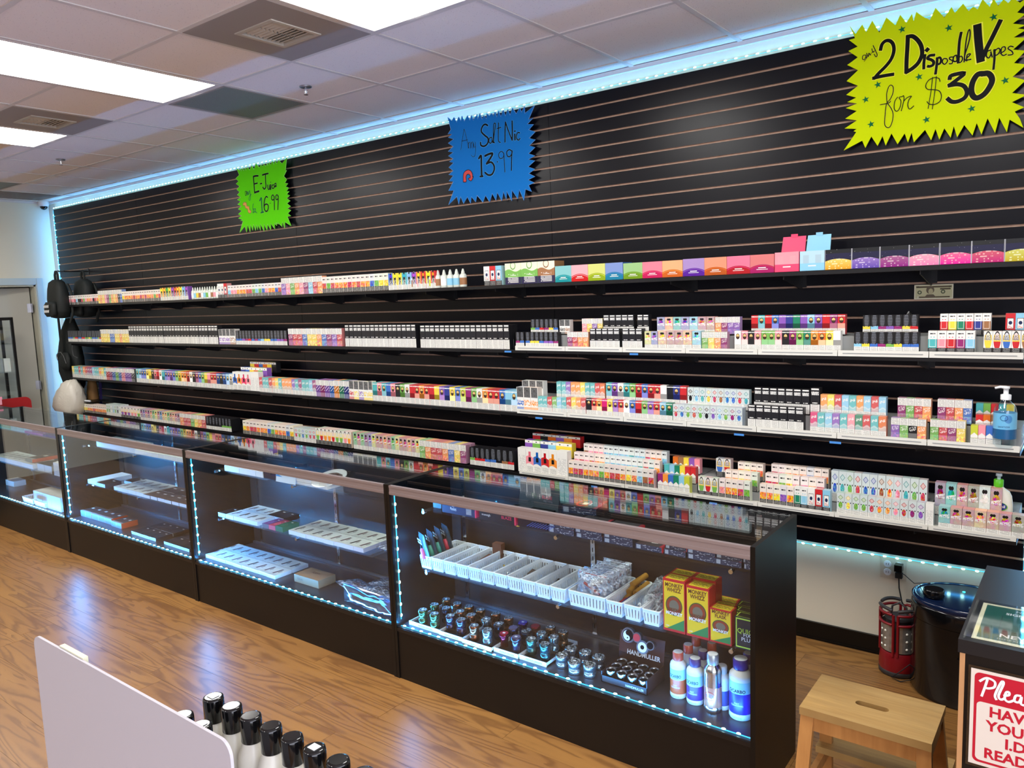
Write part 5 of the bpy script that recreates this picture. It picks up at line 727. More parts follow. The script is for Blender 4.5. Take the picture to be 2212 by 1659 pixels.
def kittop(g,u,v,C,r): return g.mix(g.mul(txt(g,u,v,8,wid=.4),g.inn(v,.2,.8)),g.mix(g.gt(g.m('MAXIMUM',g.m('ABSOLUTE',g.sub(u,.5)),g.m('ABSOLUTE',g.sub(v,.5))),.42),lin((228,200,50)),lin((190,35,35))),lin((90,60,30)))
KM['kit_tall']=KM['kit_small']=top_art('kit_print',lin((188,34,34)),kittop,front=kitface)
def kbface(g,u,v,C,r):
    q=g.m('MAXIMUM',g.m('ABSOLUTE',g.sub(u,.5)),g.m('ABSOLUTE',g.sub(v,.5))); return g.mix(g.mul(g.gt(q,.42),g.lt(q,.46)),lin((24,26,24)),lin((190,220,70)))
KM['kit_black']=top_art('black_kit_print',lin((26,28,26)),kbface,front=kbface)
random.seed(5)
for kind,x0,x1,n,lv,Y,z,h,dep,col,label,rows in CB:
    w_=(x1-x0)/n; key=MB().box(0,w_-.002,0,dep,0,h-.0006)
    me=key.mesh(KNAME[kind],KM[kind])
    tot=n*lv*rows
    for rr in range(rows):
        for q in range(lv):
            for i in range(n):
                if kind=='pack_dark' and q==1 and i==1: continue
                jit=random.uniform(-.002,.002) if n*lv>1 else 0
                o=link(KNAME[kind],me,None,loc=(x0+i*w_+(random.uniform(-.003,.003) if kind=='scale_flat' else 0),Y+rr*(dep+.003)+jit,z+q*h),color=lin(PAL[col]))
                lb=label
                if tot>1:
                    parts=[]
                    if n>1: parts.append('%s from far end'%ORD[i])
                    if lv>1: parts.append(('bottom','middle' if lv==3 else 'top','top')[q])
                    if rows>1: parts.append(('front row','back row')[rr])
                    lb=label+', '+' '.join(parts)
                if tot>1:
                    tail=' '.join(parts); lb=' '.join(label.split()[:16-len(tail.split())]).rstrip(',')+', '+tail
                else: lb=' '.join(label.split()[:16])
                o['label']=lb; o['category']='box'; o['group']='cartons: '+' '.join(label.split()[:8])
                W2=w_-.002
                if kind in('scale_blue','scale_blaze'): MB().box(W2,W2+.006,0,dep,0,h).build('pink_end',M_pinkend,o)
                if kind=='scale_flat' and i==0 and q==lv-1 and 'red' in label: MB().box(W2,W2+.0015,.0,dep,0,h-.002).build('red_end',I_red,o)
                if kind=='scale_blue': letter('5000g\n1g',.016,I_white,o,(W2*.35,-.0006,h*.55),rot=(pi/2,pi,0)); letter('|||||||||||',.035,I_white,o,(W2*.82,-.0006,h*.5),fit=.03); letter('truweigh',.012,I_white,o,(W2*.35,-.0006,h*.9))
                if kind=='scale_blaze': letter('truweigh',.014,I_white,o,(W2*.2,-.0006,h*.4)); letter('BLAZE',.02,I_pink,o,(W2*.78,-.0006,h*.42)); letter('100g x 0.01g',.014,flat('grey_ink',(130,135,150)),o,(W2*.7,-.0006,h*.82)); letter('(C)',.016,I_green,o,(W2*.24,-.0006,h*.82))
                if kind=='scale_rays':
                    m_=MB()
                    for a_ in range(9): m_.idx([(W2*(.05+a_*.09),-.0006,.004),(W2*(.07+a_*.09),-.0006,.004),(W2*(.12+a_*.09),-.0006,h*.95),(W2*(.09+a_*.09),-.0006,h*.95)],[(0,1,2,3)])
                    m_.build('ray_print',flat('ray_blue',(40,75,180),.4),o); MB().lathe([(.009,0),(.009,.0006)],12).add(MB()).build('crest',flat('crest_gold',(170,140,60),.4),o); o.children[-1].rotation_euler=(pi/2,0,0); o.children[-1].location=(W2*.5,-.0008,h*.5)
                if kind=='carton_kraft': letter('RAW',.03,flat('kraft_ink',(95,60,45)),o,(W2*.5,dep*.6,h+.0003),rot=(0,0,0)); letter('RAW',.02,flat('kraft_ink',(95,60,45)),o,(W2*.25,-.0006,h*.5))
                if kind=='kit_tall':
                    letter('MONKEY\nWHIZZ',.022,flat('kit_ink',(110,55,20)),o,(W2/2,-.0006,h*.84),fit=W2*.8,bold=.0006); letter('SERIOUS',.015,flat('kit_ink',(110,55,20)),o,(W2/2,-.0008,h*.42),fit=W2*.8,bold=.0005); letter('MONKEY',.018,I_white,o,(W2/2,-.001,h*.35),fit=W2*.75,bold=.0005); letter('USA',.008,I_white,o,(W2*.2,-.0008,h*.1))
                if kind=='kit_small':
                    letter('MONKEY\nFLASK',.018,flat('kit_ink',(110,55,20)),o,(W2/2,-.0006,h*.84),fit=W2*.8,bold=.0005); letter('MONKEY',.015,I_white,o,(W2/2,-.001,h*.36),fit=W2*.7,bold=.0004)
                if kind=='kit_black':
                    letter('QUICK',.026,I_lime,o,(W2/2,-.0006,h*.56),fit=W2*.8); letter('FIX\nPLUS',.02,I_white,o,(W2/2,-.0006,h*.38),fit=W2*.6)
# open scale box lid seen through the top glass
def at(x,y,z): return (x,y,z)
o=empty('open_scale_box',(.55,-1.25,.829),label='open dark scale box with raised lid and pink lettering under the top glass',cat='box')
MB().box(-.02,.2,-.03,.1,0,.03).build('tray',M_black,o)
l_=MB().obox((.1,.118,.072),(.22,.004,.1),Matrix.Rotation(radians(-14),4,'X')).build('lid',flat('slate_lid',(62,72,80),.35),o)
letter('truweigh',.014,I_white,l_,(.155,.098,.1),rot=(radians(76),0,0)); letter('BLAZE',.02,I_pink,l_,(.155,.102,.082),rot=(radians(76),0,0)); letter('100g x 0.01g',.01,flat('grey_ink2',(150,155,170)),l_,(.155,.106,.063),rot=(radians(76),0,0)); letter('(C)',.022,I_green,l_,(.085,.1,.088),rot=(radians(76),.4,0))
MB().box(.03,.1,.0,.07,.03,.04).box(.12,.19,.0,.06,.03,.036).build('scale_unit',M_steel,o)
o=link('scale_carton',MB().box(0,.16,0,.13,0,.03).mesh('scale_carton',KM['scale_flat']),None,loc=(.86,-1.26,.896),color=(0,0,0,1),label='black scale carton with red ring print lying on the tallest stack',cat='box'); o.rotation_euler=(0,0,.12)
tr_=MB(); 
R1=[(.075+.032*cos(a_*pi/12),.065+.05*sin(a_*pi/12)) for a_ in range(-6,19)]; R0=[(.075+.022*cos(a_*pi/12),.065+.038*sin(a_*pi/12)) for a_ in range(-6,19)]
for a_ in range(24): tr_.face([R0[a_]+(.0305,),R1[a_]+(.0305,),R1[a_+1]+(.0305,),R0[a_+1]+(.0305,)])
tr_.build('ring_print',I_red,o)
# flyer, plate, papers in the third case
cx3=CX0-2*CL
o=MB().obox((-.93,-1.352,.862),(.175,.002,.07),Matrix.Rotation(radians(-6),4,'X')).build('flyer_card',flat('flyer_paper',(205,222,240),.5)); set_(o,'pale blue flyer card leaning on third case upper shelf','flyer')
me_=MB().idx([(-1.015,-1.3535,.83),(-.87,-1.3535,.83),(-1.015,-1.3535,.875)],[(0,1,2)]).build('swoosh_print',flat('flyer_blue',(60,150,220),.5),o)
letter('do every pain better',.011,flat('flyer_ink',(110,140,190)),o,(-.93,-1.3545,.882),fit=.12)
o=MB().box(-.83,-.68,-1.33,-1.17,.829,.836).box(-.84,-.7,-1.345,-1.2,.8365,.842).build('paper_stack',M_card); set_(o,'loose cream papers behind the flyer card in third case','paper')
o=MB().lathe([(.02,.0),(.06,.004),(.1,.022),(.098,.025),(.05,.008)],28,cap1=True).build('plate',M_plastic,loc=(-.66,-1.36+.1,.846)); set_(o,'white oval plate beside the near edge of the third case','plate'); o.rotation_euler=(.3,0,0)
o=MB().lathe([(.05,.0),(.05,.02),(.03,.03)],20).build('brown_dish',flat('brown_ceramic',(90,60,50),.4),loc=(-.645,-1.25,.86)); set_(o,'small brown bowl sitting in the white plate, third case','bowl')
# grinders in their shallow trays
gcol=dict(g=(96,130,90),n=(150,110,80),k=(60,60,66),o=(170,105,75),v=(95,85,110),O=(190,130,80),c=(170,185,190),r=(150,25,45),B=(60,50,150),G=(90,130,120),t=(80,130,140),w=(190,192,196))
def metal(n_,c): 
    g=G(n_); tc=g.n('ShaderNodeTexCoord',out=3); x=g.xyz(tc); a_=g.m('ARCTAN2',x[1],x[0]); return g.done(g.mix(g.gt(g.m('SINE',g.mul(a_,26.0)),0.0),lin(c),lin(tuple(v*.55 for v in c))),.22,.9)
GMm={c:metal('grinder_metal_'+{'g':'green','n':'bronze','k':'gunmetal','o':'copper','v':'violet','O':'amber','c':'pale','r':'red','B':'indigo','G':'sea','t':'teal','w':'silver'}[c],v) for c,v in gcol.items()}
cw=dict(g='green-topped',n='bronze',k='gunmetal',o='copper',v='violet',O='amber-rimmed',c='pale chrome',r='red-lidded',B='indigo-lidded',G='sea-green',t='teal',w='silver')
g=G('grinder_lid_print'); tc=g.n('ShaderNodeTexCoord',out=3); M_lid=g.done(g.mix(g.gt(g.noise(tc,120,2),.5),lin((70,80,84)),lin((205,205,200))),.15,.5)
gseen={}
for i,(x,y,c,h) in enumerate(GRINDERS):
    gseen[c]=gseen.get(c,0)+1
    low=h<.055
    zb=.262 if low else .274
    where='outside the trays beside the dark display box' if low else 'in tray %s from the far side'%ORD[min(4,max(0,int((x-.05)/.165)))]
    t=empty('grinder',(x,y,zb),label='%s metal herb grinder, %s of its colour, %s'%(cw[c],ORD[gseen[c]-1],where),cat='grinder',group='herb grinders on the case floor')
    r=.0225 if not low else .027; 
    if c in 'rvB' and h<=.07 and 455>0 and (h==.06 or i==22): body=[(r*.8,0),(r*.8,.028),(r*.86,.03),(r*.86,h*.72)]
    else: body=[(r*.94,0),(r,.003),(r*.97,h*.4),(r*.9,h*.42),(r*.9,h*.48),(r*.98,h*.5),(r*.98,h*.78)]
    MB().lathe(body,18).build('chamber',GMm[c],t)
    MB().lathe([(r*1.0,h*.78),(r*1.06,h*.82),(r*1.06,h*.95),(r*.95,h)],20).build('grinder_lid',[GMm[c]],t)
    MB().lathe([(r*.88,h),(r*.88,h+.0006)],18).build('lid_window',M_lid if c not in 'rB' and i!=19 and i!=22 else flat('lid_colour_'+str(i),gcol[c],.3),t)
    if i%2==0: MB().box(-.006,.006,-.005,.005,h+.0007,h+.0012).build('price_tag',tagm,t)
for i,(a_,b_,yf) in enumerate(((.06,.255,-1.42),(.258,.402,-1.425),(.408,.578,-1.432),(.582,.716,-1.42),(.72,.862,-1.415))):
    t=empty('grinder_tray',(a_,yf,.262),label='shallow white-rimmed card tray of grinders, %s from the far side'%ORD[i],cat='tray',group='grinder trays')
    w_=b_-a_; MB().box(0,w_,0,.24,0,.006).build('tray_floor',M_blacktray,t)
    MB().box(0,w_,-.003,0,0,.02).box(0,.003,0,.24,0,.018).box(w_-.003,w_,0,.24,0,.018).box(0,w_,.24,.243,0,.018).build('tray_rim',M_plastic,t)
    letter('PREMIUM GRINDER',.011,flat('grinder_ink',(20,60,110)),t,(w_*.55,-.0036,.01),fit=w_*.6)
# counter-top display box of small grinders
t=empty('grinder_display_box',(1.115,-1.392,.262),label='dark printed display box with flip-up header, full of small chrome grinders',cat='display box')
M_bur=flat('burnt_brown_print',(52,32,30),.45)
MB().box(0,.205,0,.003,0,.028).box(0,.003,0,.15,0,.045).box(.202,.205,0,.15,0,.06).box(0,.205,.147,.15,0,.075).box(0,.205,0,.15,0,.003).build('box_body',M_bur,t)
hd=MB().obox((.103,.155,.115),(.205,.003,.085),Matrix.Rotation(radians(-12),4,'X')).build('header_card',flat('header_brown',(84,44,34),.45),t)
letter('HANDMULLER',.026,I_white,hd,(.12,.135,.085),rot=(radians(78),radians(0),0),fit=.15,bold=.0006)
letter('HANDMULLER',.014,I_white,t,(.15,-.0006,.014),fit=.08)
for q,(hx,hz,hr,face) in enumerate(((.065,.175,.03,0),(.13,.14,.027,1),(.105,.175,.02,2),(.165,.155,.018,2))):
    k_=MB(); k_.lathe([(hr,0),(hr*1.04,.006),(hr,.02)],20); ko=k_.build('printed_grinder',M_steel,hd); ko.location=(hx,.128,hz-.01); ko.rotation_euler=(radians(78),0,0)
    if face==1: MB().lathe([(hr*.75,.0205),(hr*.75,.021)],20).build('print_disc',I_white,ko); MB().lathe([(hr*.35,.0212),(hr*.2,.0214)],7).build('print_mark',I_black,ko)
    if face==2: MB().lathe([(hr*.78,.0205),(hr*.78,.021)],20).build('print_disc',[I_red,I_black][q%2],ko)
    if face==0:
        yy_=MB().lathe([(hr*.8,.0205),(hr*.8,.021)],20).build('dark_disc',I_black,ko); k2=MB(); P_=[(hr*.7*cos(a_*pi/10+pi/2),hr*.7*sin(a_*pi/10+pi/2),.0215) for a_ in range(11)]+[(hr*.35*sin(a_*pi/8),-hr*.7+hr*.35-hr*.35*cos(a_*pi/8),.0215) for a_ in range(1,9)]+[(-hr*.35*sin(a_*pi/8),hr*.35-hr*.35*cos(a_*pi/8),.0215) for a_ in range(1,8)]
        k2.face(P_); k2.build('light_swirl',I_white,ko); k3=MB().lathe([(hr*.1,.0216),(hr*.1,.022)],8,c=(0,hr*.32,0)).lathe([(hr*.1,.0216),(hr*.1,.022)],8,c=(0,-hr*.32,0)).build('swirl_dots',GMm['k'],ko)
k=0
for a_ in range(4):
    for b_ in range(3):
        x_=1.115+.03+a_*.049; y_=-1.392+.028+b_*.045; k+=1
        gt=empty('grinder',(x_,y_,.2655),label='small chrome grinder in the dark display box, %s column, %s row back'%(ORD[a_],ORD[b_]),cat='grinder',group='small grinders in the display box')
        if k==1:
            c1=MB().lathe([(.019,0),(.02,.003),(.019,.03)],16).mesh('chamber',M_chrome); c2=MB().lathe([(.0215,.03),(.022,.034),(.021,.044)],16,cap1=False).lathe([(.0195,.0405),(.0195,.041)],16).mesh('grinder_lid',M_chrome); c3=MB().lathe([(.014,.0411),(.014,.0415)],14).mesh('lid_disc',I_black)
        link('chamber',c1,gt); link('grinder_lid',c2,gt); link('lid_disc',c3,gt)
# bottles on the case floor
def curved(s_,size,mat,parent,r,z,fit=None,bold=0.0,ang=0.0):
    me=textmesh(s_,size,mat,bold).copy(); xs=[v.co.x for v in me.vertices]; wd=max(xs)-min(xs); k_=min(1,(fit or wd)/wd)
    for v in me.vertices:
        a_=v.co.x*k_/r+ang; v.co=(r*sin(a_),-r*cos(a_),z+v.co.y)
    return link('lettering',me,parent)
M_blab=dict(O=flat('orange_label',(214,96,50),.35),v=flat('violet_label',(80,50,160),.35),B=flat('blue_label',(34,40,190),.3),S=flat('mirror_label',(230,150,120),.2,.5),L=flat('label_blue_card',(60,80,160),.4))
capc=dict(O=(196,84,64),v=(80,60,120),B=(48,30,130),S=(200,205,210),L=(200,200,205))
bl=['orange-labelled detox bottle, front row beside the grinder display','violet-labelled detox bottle, front row second','mirror-silver detox bottle, tallest in the front row','blue-labelled detox bottle at the end panel, front','orange-capped white bottle in the second row','violet-capped white bottle in the second row','orange-capped white bottle at the back, far side','orange-capped white bottle at the back, near side','blue-capped bottle behind the blue-labelled one','clear-labelled flat bottle tucked behind the silver one']
for i,(x,y,r,h,c) in enumerate(BOTTLES):
    t=empty('detox_bottle',(x,y,.262),label=bl[i],cat='bottle',group='detox bottles on the case floor')
    hb=h*.76
    bm_=M_chrome if c=='S' else M_plastic
    MB().lathe([(r*.93,0),(r,.006),(r,hb*.12),(r*.97,hb*.13),(r*.97,hb*.9),(r*.98,hb*.92),(r*.9,hb*1.0),(r*.62,hb*1.07),(r*.55,hb*1.1)],24).build('body',bm_,t)
    MB().lathe([(r*.976,hb*.14),(r*.976,hb*(.55 if c in 'Ov' else .6))],24,cap0=False,cap1=False).build('label_band',M_blab[c],t)
    if c in 'OvB': MB().lathe([(r*.974,hb*.56),(r*.974,hb*.86)],24,cap0=False,cap1=False).build('upper_label',flat('label_sky' ,(160,215,235),.35),t)
    cz=hb*1.09; MB().lathe([(r*.62,cz),(r*.64,cz+.002),(r*.64,h-.003),(r*.58,h)],20).build('cap',flat('cap_'+{'O':'orange','v':'violet','B':'indigo','S':'silver','L':'grey'}[c],capc[c],.35,.8 if c=='S' else 0),t)
    MB().lathe([(r*.56,h),(r*.56,h+.0006)],18).build('cap_disc',M_plastic,t)
    if c in 'OvB': curved('QCARBO',.017,I_black,t,r*.98,hb*.66,fit=r*1.5,bold=.0004); curved('FAST\nCLEANSING',.009,I_white,t,r*.982,hb*.36,fit=r*1.2); curved('DETOX',.011,flat('pale_ink',(150,160,190)),t,r*1.004,hb*.06,fit=r)
    if c=='S': curved('INEX',.018,flat('slate_ink',(60,60,90)),t,r*.98,hb*.4,fit=r); MB().tube([(r*.99*sin(a_*pi/9*1.0)*.6,-r*.985*cos(asin_) if False else -r*1.0*math.cos(a_*pi/9*0)*math.sqrt(max(0,1-(.6*sin(a_*pi/9))**2)),hb*.4+.016*cos(a_*pi/9)) for a_ in range(18)],.0008,4,closed=True).build('oval_print',I_red,t)
# ---------------- baskets on the middle shelf ----------------
def basket_mesh(w_,d_,h_,name):
    m=MB(); tp=.006; wt=.0022
    def wall(p0,p1,q0,q1,n_):  # bottom edge p0-p1, top edge q0-q1 : bars
        P0,P1,Q0,Q1=map(Vector,(p0,p1,q0,q1)); nn=(P1-P0).cross(Q0-P0).normalized()*wt
        def quad(a0,a1,b0,b1): # param (s,t)
            def p(s_,t_): return (P0.lerp(P1,s_)).lerp(Q0.lerp(Q1,s_),t_)
            V=[p(a0,b0),p(a1,b0),p(a1,b1),p(a0,b1)]; V2=[v+nn for v in V]
            m.idx([tuple(v) for v in V+V2],[(0,1,2,3),(7,6,5,4),(0,4,5,1),(1,5,6,2),(2,6,7,3),(3,7,4,0)])
        quad(0,1,0,.2); quad(0,1,.78,1)
        for i in range(n_+1):
            c_=i/n_; hw=.32/n_; quad(max(0,c_-hw),min(1,c_+hw),.2,.78)
    A=[(tp,tp,0),(w_-tp,tp,0),(w_-tp,d_-tp,0),(tp,d_-tp,0)]; B=[(0,0,h_),(w_,0,h_),(w_,d_,h_),(0,d_,h_)]
    nx,ny=max(4,round(w_/.016)),round(d_/.014)
    wall(A[1],A[0],B[1],B[0],nx); wall(A[3],A[2],B[3],B[2],nx); wall(A[0],A[3],B[0],B[3],ny); wall(A[2],A[1],B[2],B[1],ny)
    m.box(tp,w_-tp,tp,d_-tp,0,.002); return m.mesh(name,M_plastic)
def rim_mesh(w_,d_,h_):
    c=.008; P=[]
    for (x_,y_,a0) in ((w_-c,d_-c,0),(c,d_-c,90),(c,c,180),(w_-c,c,270)):
        for q in range(4): a_=radians(a0+q*30); P.append((x_+c*cos(a_),y_+c*sin(a_),h_))
    return MB().tube(P,.0034,6,closed=True).mesh('basket_rim',M_plastic)
bx=[.078+.0765*i for i in range(11)]+[.936,1.117,1.198,1.28]; bw=[.074]*11+[.176,.078,.078,.084]
nmb=basket_mesh(.074,.262,.062,'basket_body'); nmr=rim_mesh(.074,.262,.062); wmb=basket_mesh(.176,.262,.066,'basket_body'); wmr=rim_mesh(.176,.262,.066)
bcont=['holding coloured bottle pouches','nearly empty','holding a black case','holding a long wooden pipe case','holding a few copper bits','holding brass and black pipes','holding chrome parts','holding brown packets','empty and slotted','holding a dark marker-like stick','holding clear bagged parts','wide, heaped with clear zip bags','holding amber tubes','holding long clear tube bags','holding clear glass tubes beside the kit cartons']
for i in range(15):
    if i==11: me_a,me_b=wmb,wmr
    else: me_a,me_b=nmb,nmr
    t=empty('plastic_basket',(bx[i],-1.345,.527),label='white slotted plastic basket %s, near display case'%bcont[i],cat='basket',group='white baskets on the middle shelf')
    link('basket_body',me_a,t); link('basket_rim',me_b,t)
# basket contents
M_wood=flat('pipe_wood',(110,66,44),.5); M_brass=flat('brass',(200,160,90),.25,1.0)
def thing(name,mb,mats,label,cat,loc=None,rot=None,**k):
    o=mb.build(name,mats,None,label=label,cat=cat,**k)
    if loc: o.location=loc
    if rot: o.rotation_euler=rot
    return o
zb=.531
thing('black_case',MB().box(0,.035,0,.08,0,.02),M_blackg,'black oblong case in the third basket from far end','case',(bx[2]+.018,-1.29,zb),(.15,0,-.2))
thing('wooden_pipe_case',MB().box(0,.03,0,.2,0,.022),M_wood,'long brown wooden case in the fourth basket','case',(bx[3]+.018,-1.315,zb),(0.1,0,0))
thing('wooden_block',MB().box(0,.05,0,.035,0,.075).box(.018,.032,-.001,0,.01,.06),M_wood,'upright brown wooden box behind the fourth basket','box',(bx[3]+.035,-1.11,zb+.02),(0,0,.1))
random.seed(9)
spec=[(4,6,M_wood,'short copper-brown pipe bit','pipe bit'),(5,5,M_brass,'brass and black hand pipe','pipe'),(6,12,M_chrome,'chrome pipe part','pipe part'),(7,4,flat('brown_packet',(110,92,84),.5),'brown-grey packet','packet'),(9,2,M_blackg,'dark stick','stick'),(10,9,M_acryl,'clear bagged part','bagged part')]
for b_,n_,mt,lb,ct in spec:
    for q in range(n_):
        y_=-1.32+(q+.5)*.22/n_; x_=bx[b_]+.02+random.random()*.03; z_=zb+.006+(q%3)*.008
        m=MB()
        if ct=='packet': m.box(-.016,.016,-.022,.022,0,.006)
        elif ct=='stick': m.tube([(0,-.06,0),(0,0,.002),(0,.06,.012)],.007,8)
        else: m.tube([(0,-.02,0),(0,-.006,.001),(.004,.012,.004),(.006,.02,.012)],[.004,.005,.0035,.006],8)
        thing(ct.replace(' ','_'),m,mt if q%2==0 or ct not in('pipe',) else M_blackg,'%s, %s from the front in the %s basket'%(lb,ORD[q],ORD[b_]),ct,(x_,y_,z_),(random.uniform(-.2,.4),random.uniform(-.3,.3),random.uniform(-1,1)),group=ct+'s in the '+ORD[b_]+' basket')
for q in range(5): thing('amber_tube',MB().tube([(0,0,0),(0,.1,.0)],.013,10),flat('amber_plastic',(176,124,50),.35),'amber brown plastic tube, %s of five in the basket after the bag heap'%ORD[q],'tube',(bx[12]+.02+(q%2)*.03,-1.22+(q//2)*.03,zb+.02+(q//2)*.022),(.12,0,random.uniform(-.15,.15)),group='amber tubes')
for q in range(4): thing('coloured_stick',MB().tube([(0,0,0),(0,.12,.0)],.006,8),[flat('stick_red',(180,50,60)),flat('stick_blue',(50,60,130))][q%2],['red','blue'][q%2]+' thin stick at the front of the amber tube basket, '+ORD[q],'stick',(bx[12]+.016+q*.014,-1.325,zb+.02),(.05,0,random.uniform(-.1,.1)))
def pouch(w_,h_,d_,seed,name,mats,label,cat,loc,rot,**k):
    random.seed(seed); m=MB(); nx,nz_=9,9; V=[];F=[]
    for s_ in (0,1):
        for j in range(nz_+1):
            for i_ in range(nx+1):
                u,v=i_/nx,j/nz_; e=min(u,1-u,v,1-v); b_=min(1,e*3.4)**.6
                V.append((w_*(u-.5)+random.uniform(-.003,.003)*b_,(-1 if s_==0 else 1)*(d_*.5*b_*random.uniform(.75,1.15)+.0004),h_*v+random.uniform(-.003,.003)*b_))
    st=(nx+1)*(nz_+1)
    for s_ in (0,1):
        for j in range(nz_):
            for i_ in range(nx):
                q=[s_*st+j*(nx+1)+i_,s_*st+j*(nx+1)+i_+1,s_*st+(j+1)*(nx+1)+i_+1,s_*st+(j+1)*(nx+1)+i_]; F.append(tuple(q if s_==0 else q[::-1]))
    m.idx(V,F,0,True); o=m.build(name,mats,None,label=label,cat=cat,**k); o.location=loc; o.rotation_euler=rot; return o
for q in range(5):
    o=pouch(.14,.13,.05,20+q,'zip_bag',M_wrap,'clear zip bag of pale parts standing in the wide basket, %s from the front'%ORD[q],'bag',(bx[11]+.09+q*.004,-1.31+q*.045,zb+.012),(-.12,0,.05*(q%2)),group='zip bags in the wide basket')
    for s_ in range(6):
        random.seed(q*9+s_); MB().tube([(random.uniform(-.045,0),0,random.uniform(.02,.09)),(random.uniform(0,.045),.004,random.uniform(.02,.1))],.006,7).build('packed_part',[flat('bag_pink',(225,190,195)),flat('bag_red',(200,70,70)),M_plastic,flat('bag_blue',(120,150,210)),M_acryl,M_plastic][s_],o)
    MB().box(-.065,.065,-.001,.001,.118,.121).build('zip_seal',flat('zip_red',(200,60,60)) if q==0 else M_plastic,o)
for q in range(3):
    o=pouch(.065,.2,.05,40+q,'tube_bag',M_wrap,'clear bag of glass tubes, %s, slanting in the last baskets'%ORD[q],'bag',(bx[13]+.04+q*.04,-1.31+q*.03,zb+.01),(-.95,0,-.35),group='clear tube bags')
    for s_ in range(3): MB().tube([(-.015+s_*.015,0,.01),(-.015+s_*.015,0,.18)],.008,8).build('glass_tube',M_steel if s_==1 else M_acryl,o)
for q,(c_) in enumerate(((225,90,130),(70,170,140),(70,170,150),(215,60,80))):
    o=pouch(.075,.155,.022,60+q,'hanging_pouch',[flat('pouch_foil_%d'%q,(70,92,104),.3)],'grey-blue pouch with %s bottle, %s in the first basket'%(['pink','mint','sea-green','red'][q],ORD[q]),'pouch',(bx[0]+.036,-1.32+q*.055,zb+.02),(.22,0,-.45),group='bottle pouches in the first basket')
    MB().lathe([(.014,0),(.015,.01),(.013,.045),(.007,.055)],12).build('bottle',flat('pouch_bottle_%d'%q,c_,.3),o,loc=(0,-.014,.03)); MB().lathe([(.0075,0),(.0075,.016)],10).build('bottle_cap',M_blackg,o,loc=(0,-.014,.085)); m_=MB()
    for k2 in range(3):
        for k3 in range(2): m_.box(-.026+k2*.018,-.014+k2*.018,-.0172,-.0168,.122-k3*.016,.132-k3*.016)
    m_.build('printed_blocks',I_white,o)
# bags on the third case floor
M_bub=glassmat('blue_lit_bubble_film',(.45,.75,1,1),1.45,.1,.2)  # film tinted blue to stand for the LED light falling on it
o=pouch(.38,.1,.05,77,'bubble_wrap_roll',M_bub,'blue-lit bubble wrap roll along the third case floor front','bubble wrap',(-.24,-1.415,.268),(0,0,-.05))
for q,(x_,y_,w_,sd,cl) in enumerate(((-.42,-1.3,.22,81,(120,70,60)),(-.25,-1.27,.26,82,(70,66,60)),(-.12,-1.3,.2,83,(110,90,80)),(-.3,-1.16,.3,84,(90,70,56)))):
    o=pouch(w_,.15,.05,sd,'clear_bag',M_wrap,'crinkled clear bag lying on third case floor, %s from the kraft carton'%ORD[q],'bag',(x_,y_+.06,.3),(1.4,0,.2*q-.3),group='clear bags on the third case floor')
    for s_ in range(4): MB().obox((-.06+s_*.04,0,.05+.02*(s_%2)),(.03,.012,.05)).build('packed_item',flat('bag_item_%d_%d'%(q,s_),tuple(min(255,v+s_*18) for v in cl),.5),o)
o=pouch(.13,.16,.03,90,'green_bag',flat('green_print_film',(70,125,75),.35),'green printed bag at the near end of third case middle shelf','bag',(-.13,-1.17,.552),(1.45,0,.2))
o=pouch(.17,.12,.04,91,'clear_bag',M_wrap,'crinkled clear bag at near end of third case middle shelf','bag',(-.135,-1.24,.565),(1.45,0,-.05))
# far case extras
for q,(xx,ww) in enumerate(((-4.2,.2),(-4.43,.2))):
    t=empty('plastic_bin',(xx,-1.43,.263),label=['low white bin with device packs on far case floor','low white bin beside the other, far case floor'][q],cat='bin',group='bins in the far case')
    link('bin_body',basket_mesh(ww,.14,.045,'bin_body'),t); link('bin_rim',rim_mesh(ww,.14,.045),t)
for q in range(3): thing('device_pack',MB().box(-.03,.03,0,.012,0,.11),KM['vape_black'] if q==1 else M_card,'%s device pack leaning in the far case bins, %s'%(['white','black','white'][q],ORD[q]),'pack',(-4.06-.09*q,-1.36,.275),(-.7,0,.35))
t=empty('acrylic_bin',(-3.98,-1.352,.53),label='clear acrylic bin of device boxes on far case middle shelf',cat='bin')
MB().box(0,.2,-.004,-.001,0,.08).box(0,.003,0,.2,0,.08).box(.197,.2,0,.2,0,.08).build('bin_walls',M_acryl,t)
# ---------------- row of clear bottles on the top shelf ----------------
M_bot=flat('milky_bottle',(215,218,205),.25); random.seed(3)
def drip(n_,x0,x1,h,where,cols):
    w_=(x1-x0)/n_
    a=MB().lathe([(w_*.42,0),(w_*.44,.004),(w_*.44,h*.62),(w_*.3,h*.72),(w_*.16,h*.74)],12).mesh('body',M_bot); b=MB().lathe([(w_*.22,h*.72),(w_*.22,h*.8),(w_*.1,h*.98),(w_*.06,h)],10).mesh('cap',M_bot)
    for i in range(n_):
        t=empty('dropper_bottle',(x0+(i+.5)*w_,-.262,1.885),label='milky dropper bottle, %s from far end of the %s'%(ORD[i],where),cat='bottle',group='dropper bottles, '+where)
        link('body',a,t); link('cap',b,t); l_=link('label_band',MB().lathe([(w_*.446,h*.12),(w_*.446,h*.5)],12,cap0=False,cap1=False).mesh('label_band',flat('bottle_label_'+cols[i%len(cols)],PAL[cols[i%len(cols)]],.5)),t)
drip(12,-3.572,-3.13,.1,'far clear bottle row',['w','c','y','n','w','c','g','w','n','p','w','c']); drip(10,-.998,-.47,.112,'clear bottle row by the green sign','c n p y Y n w c c n'.split())
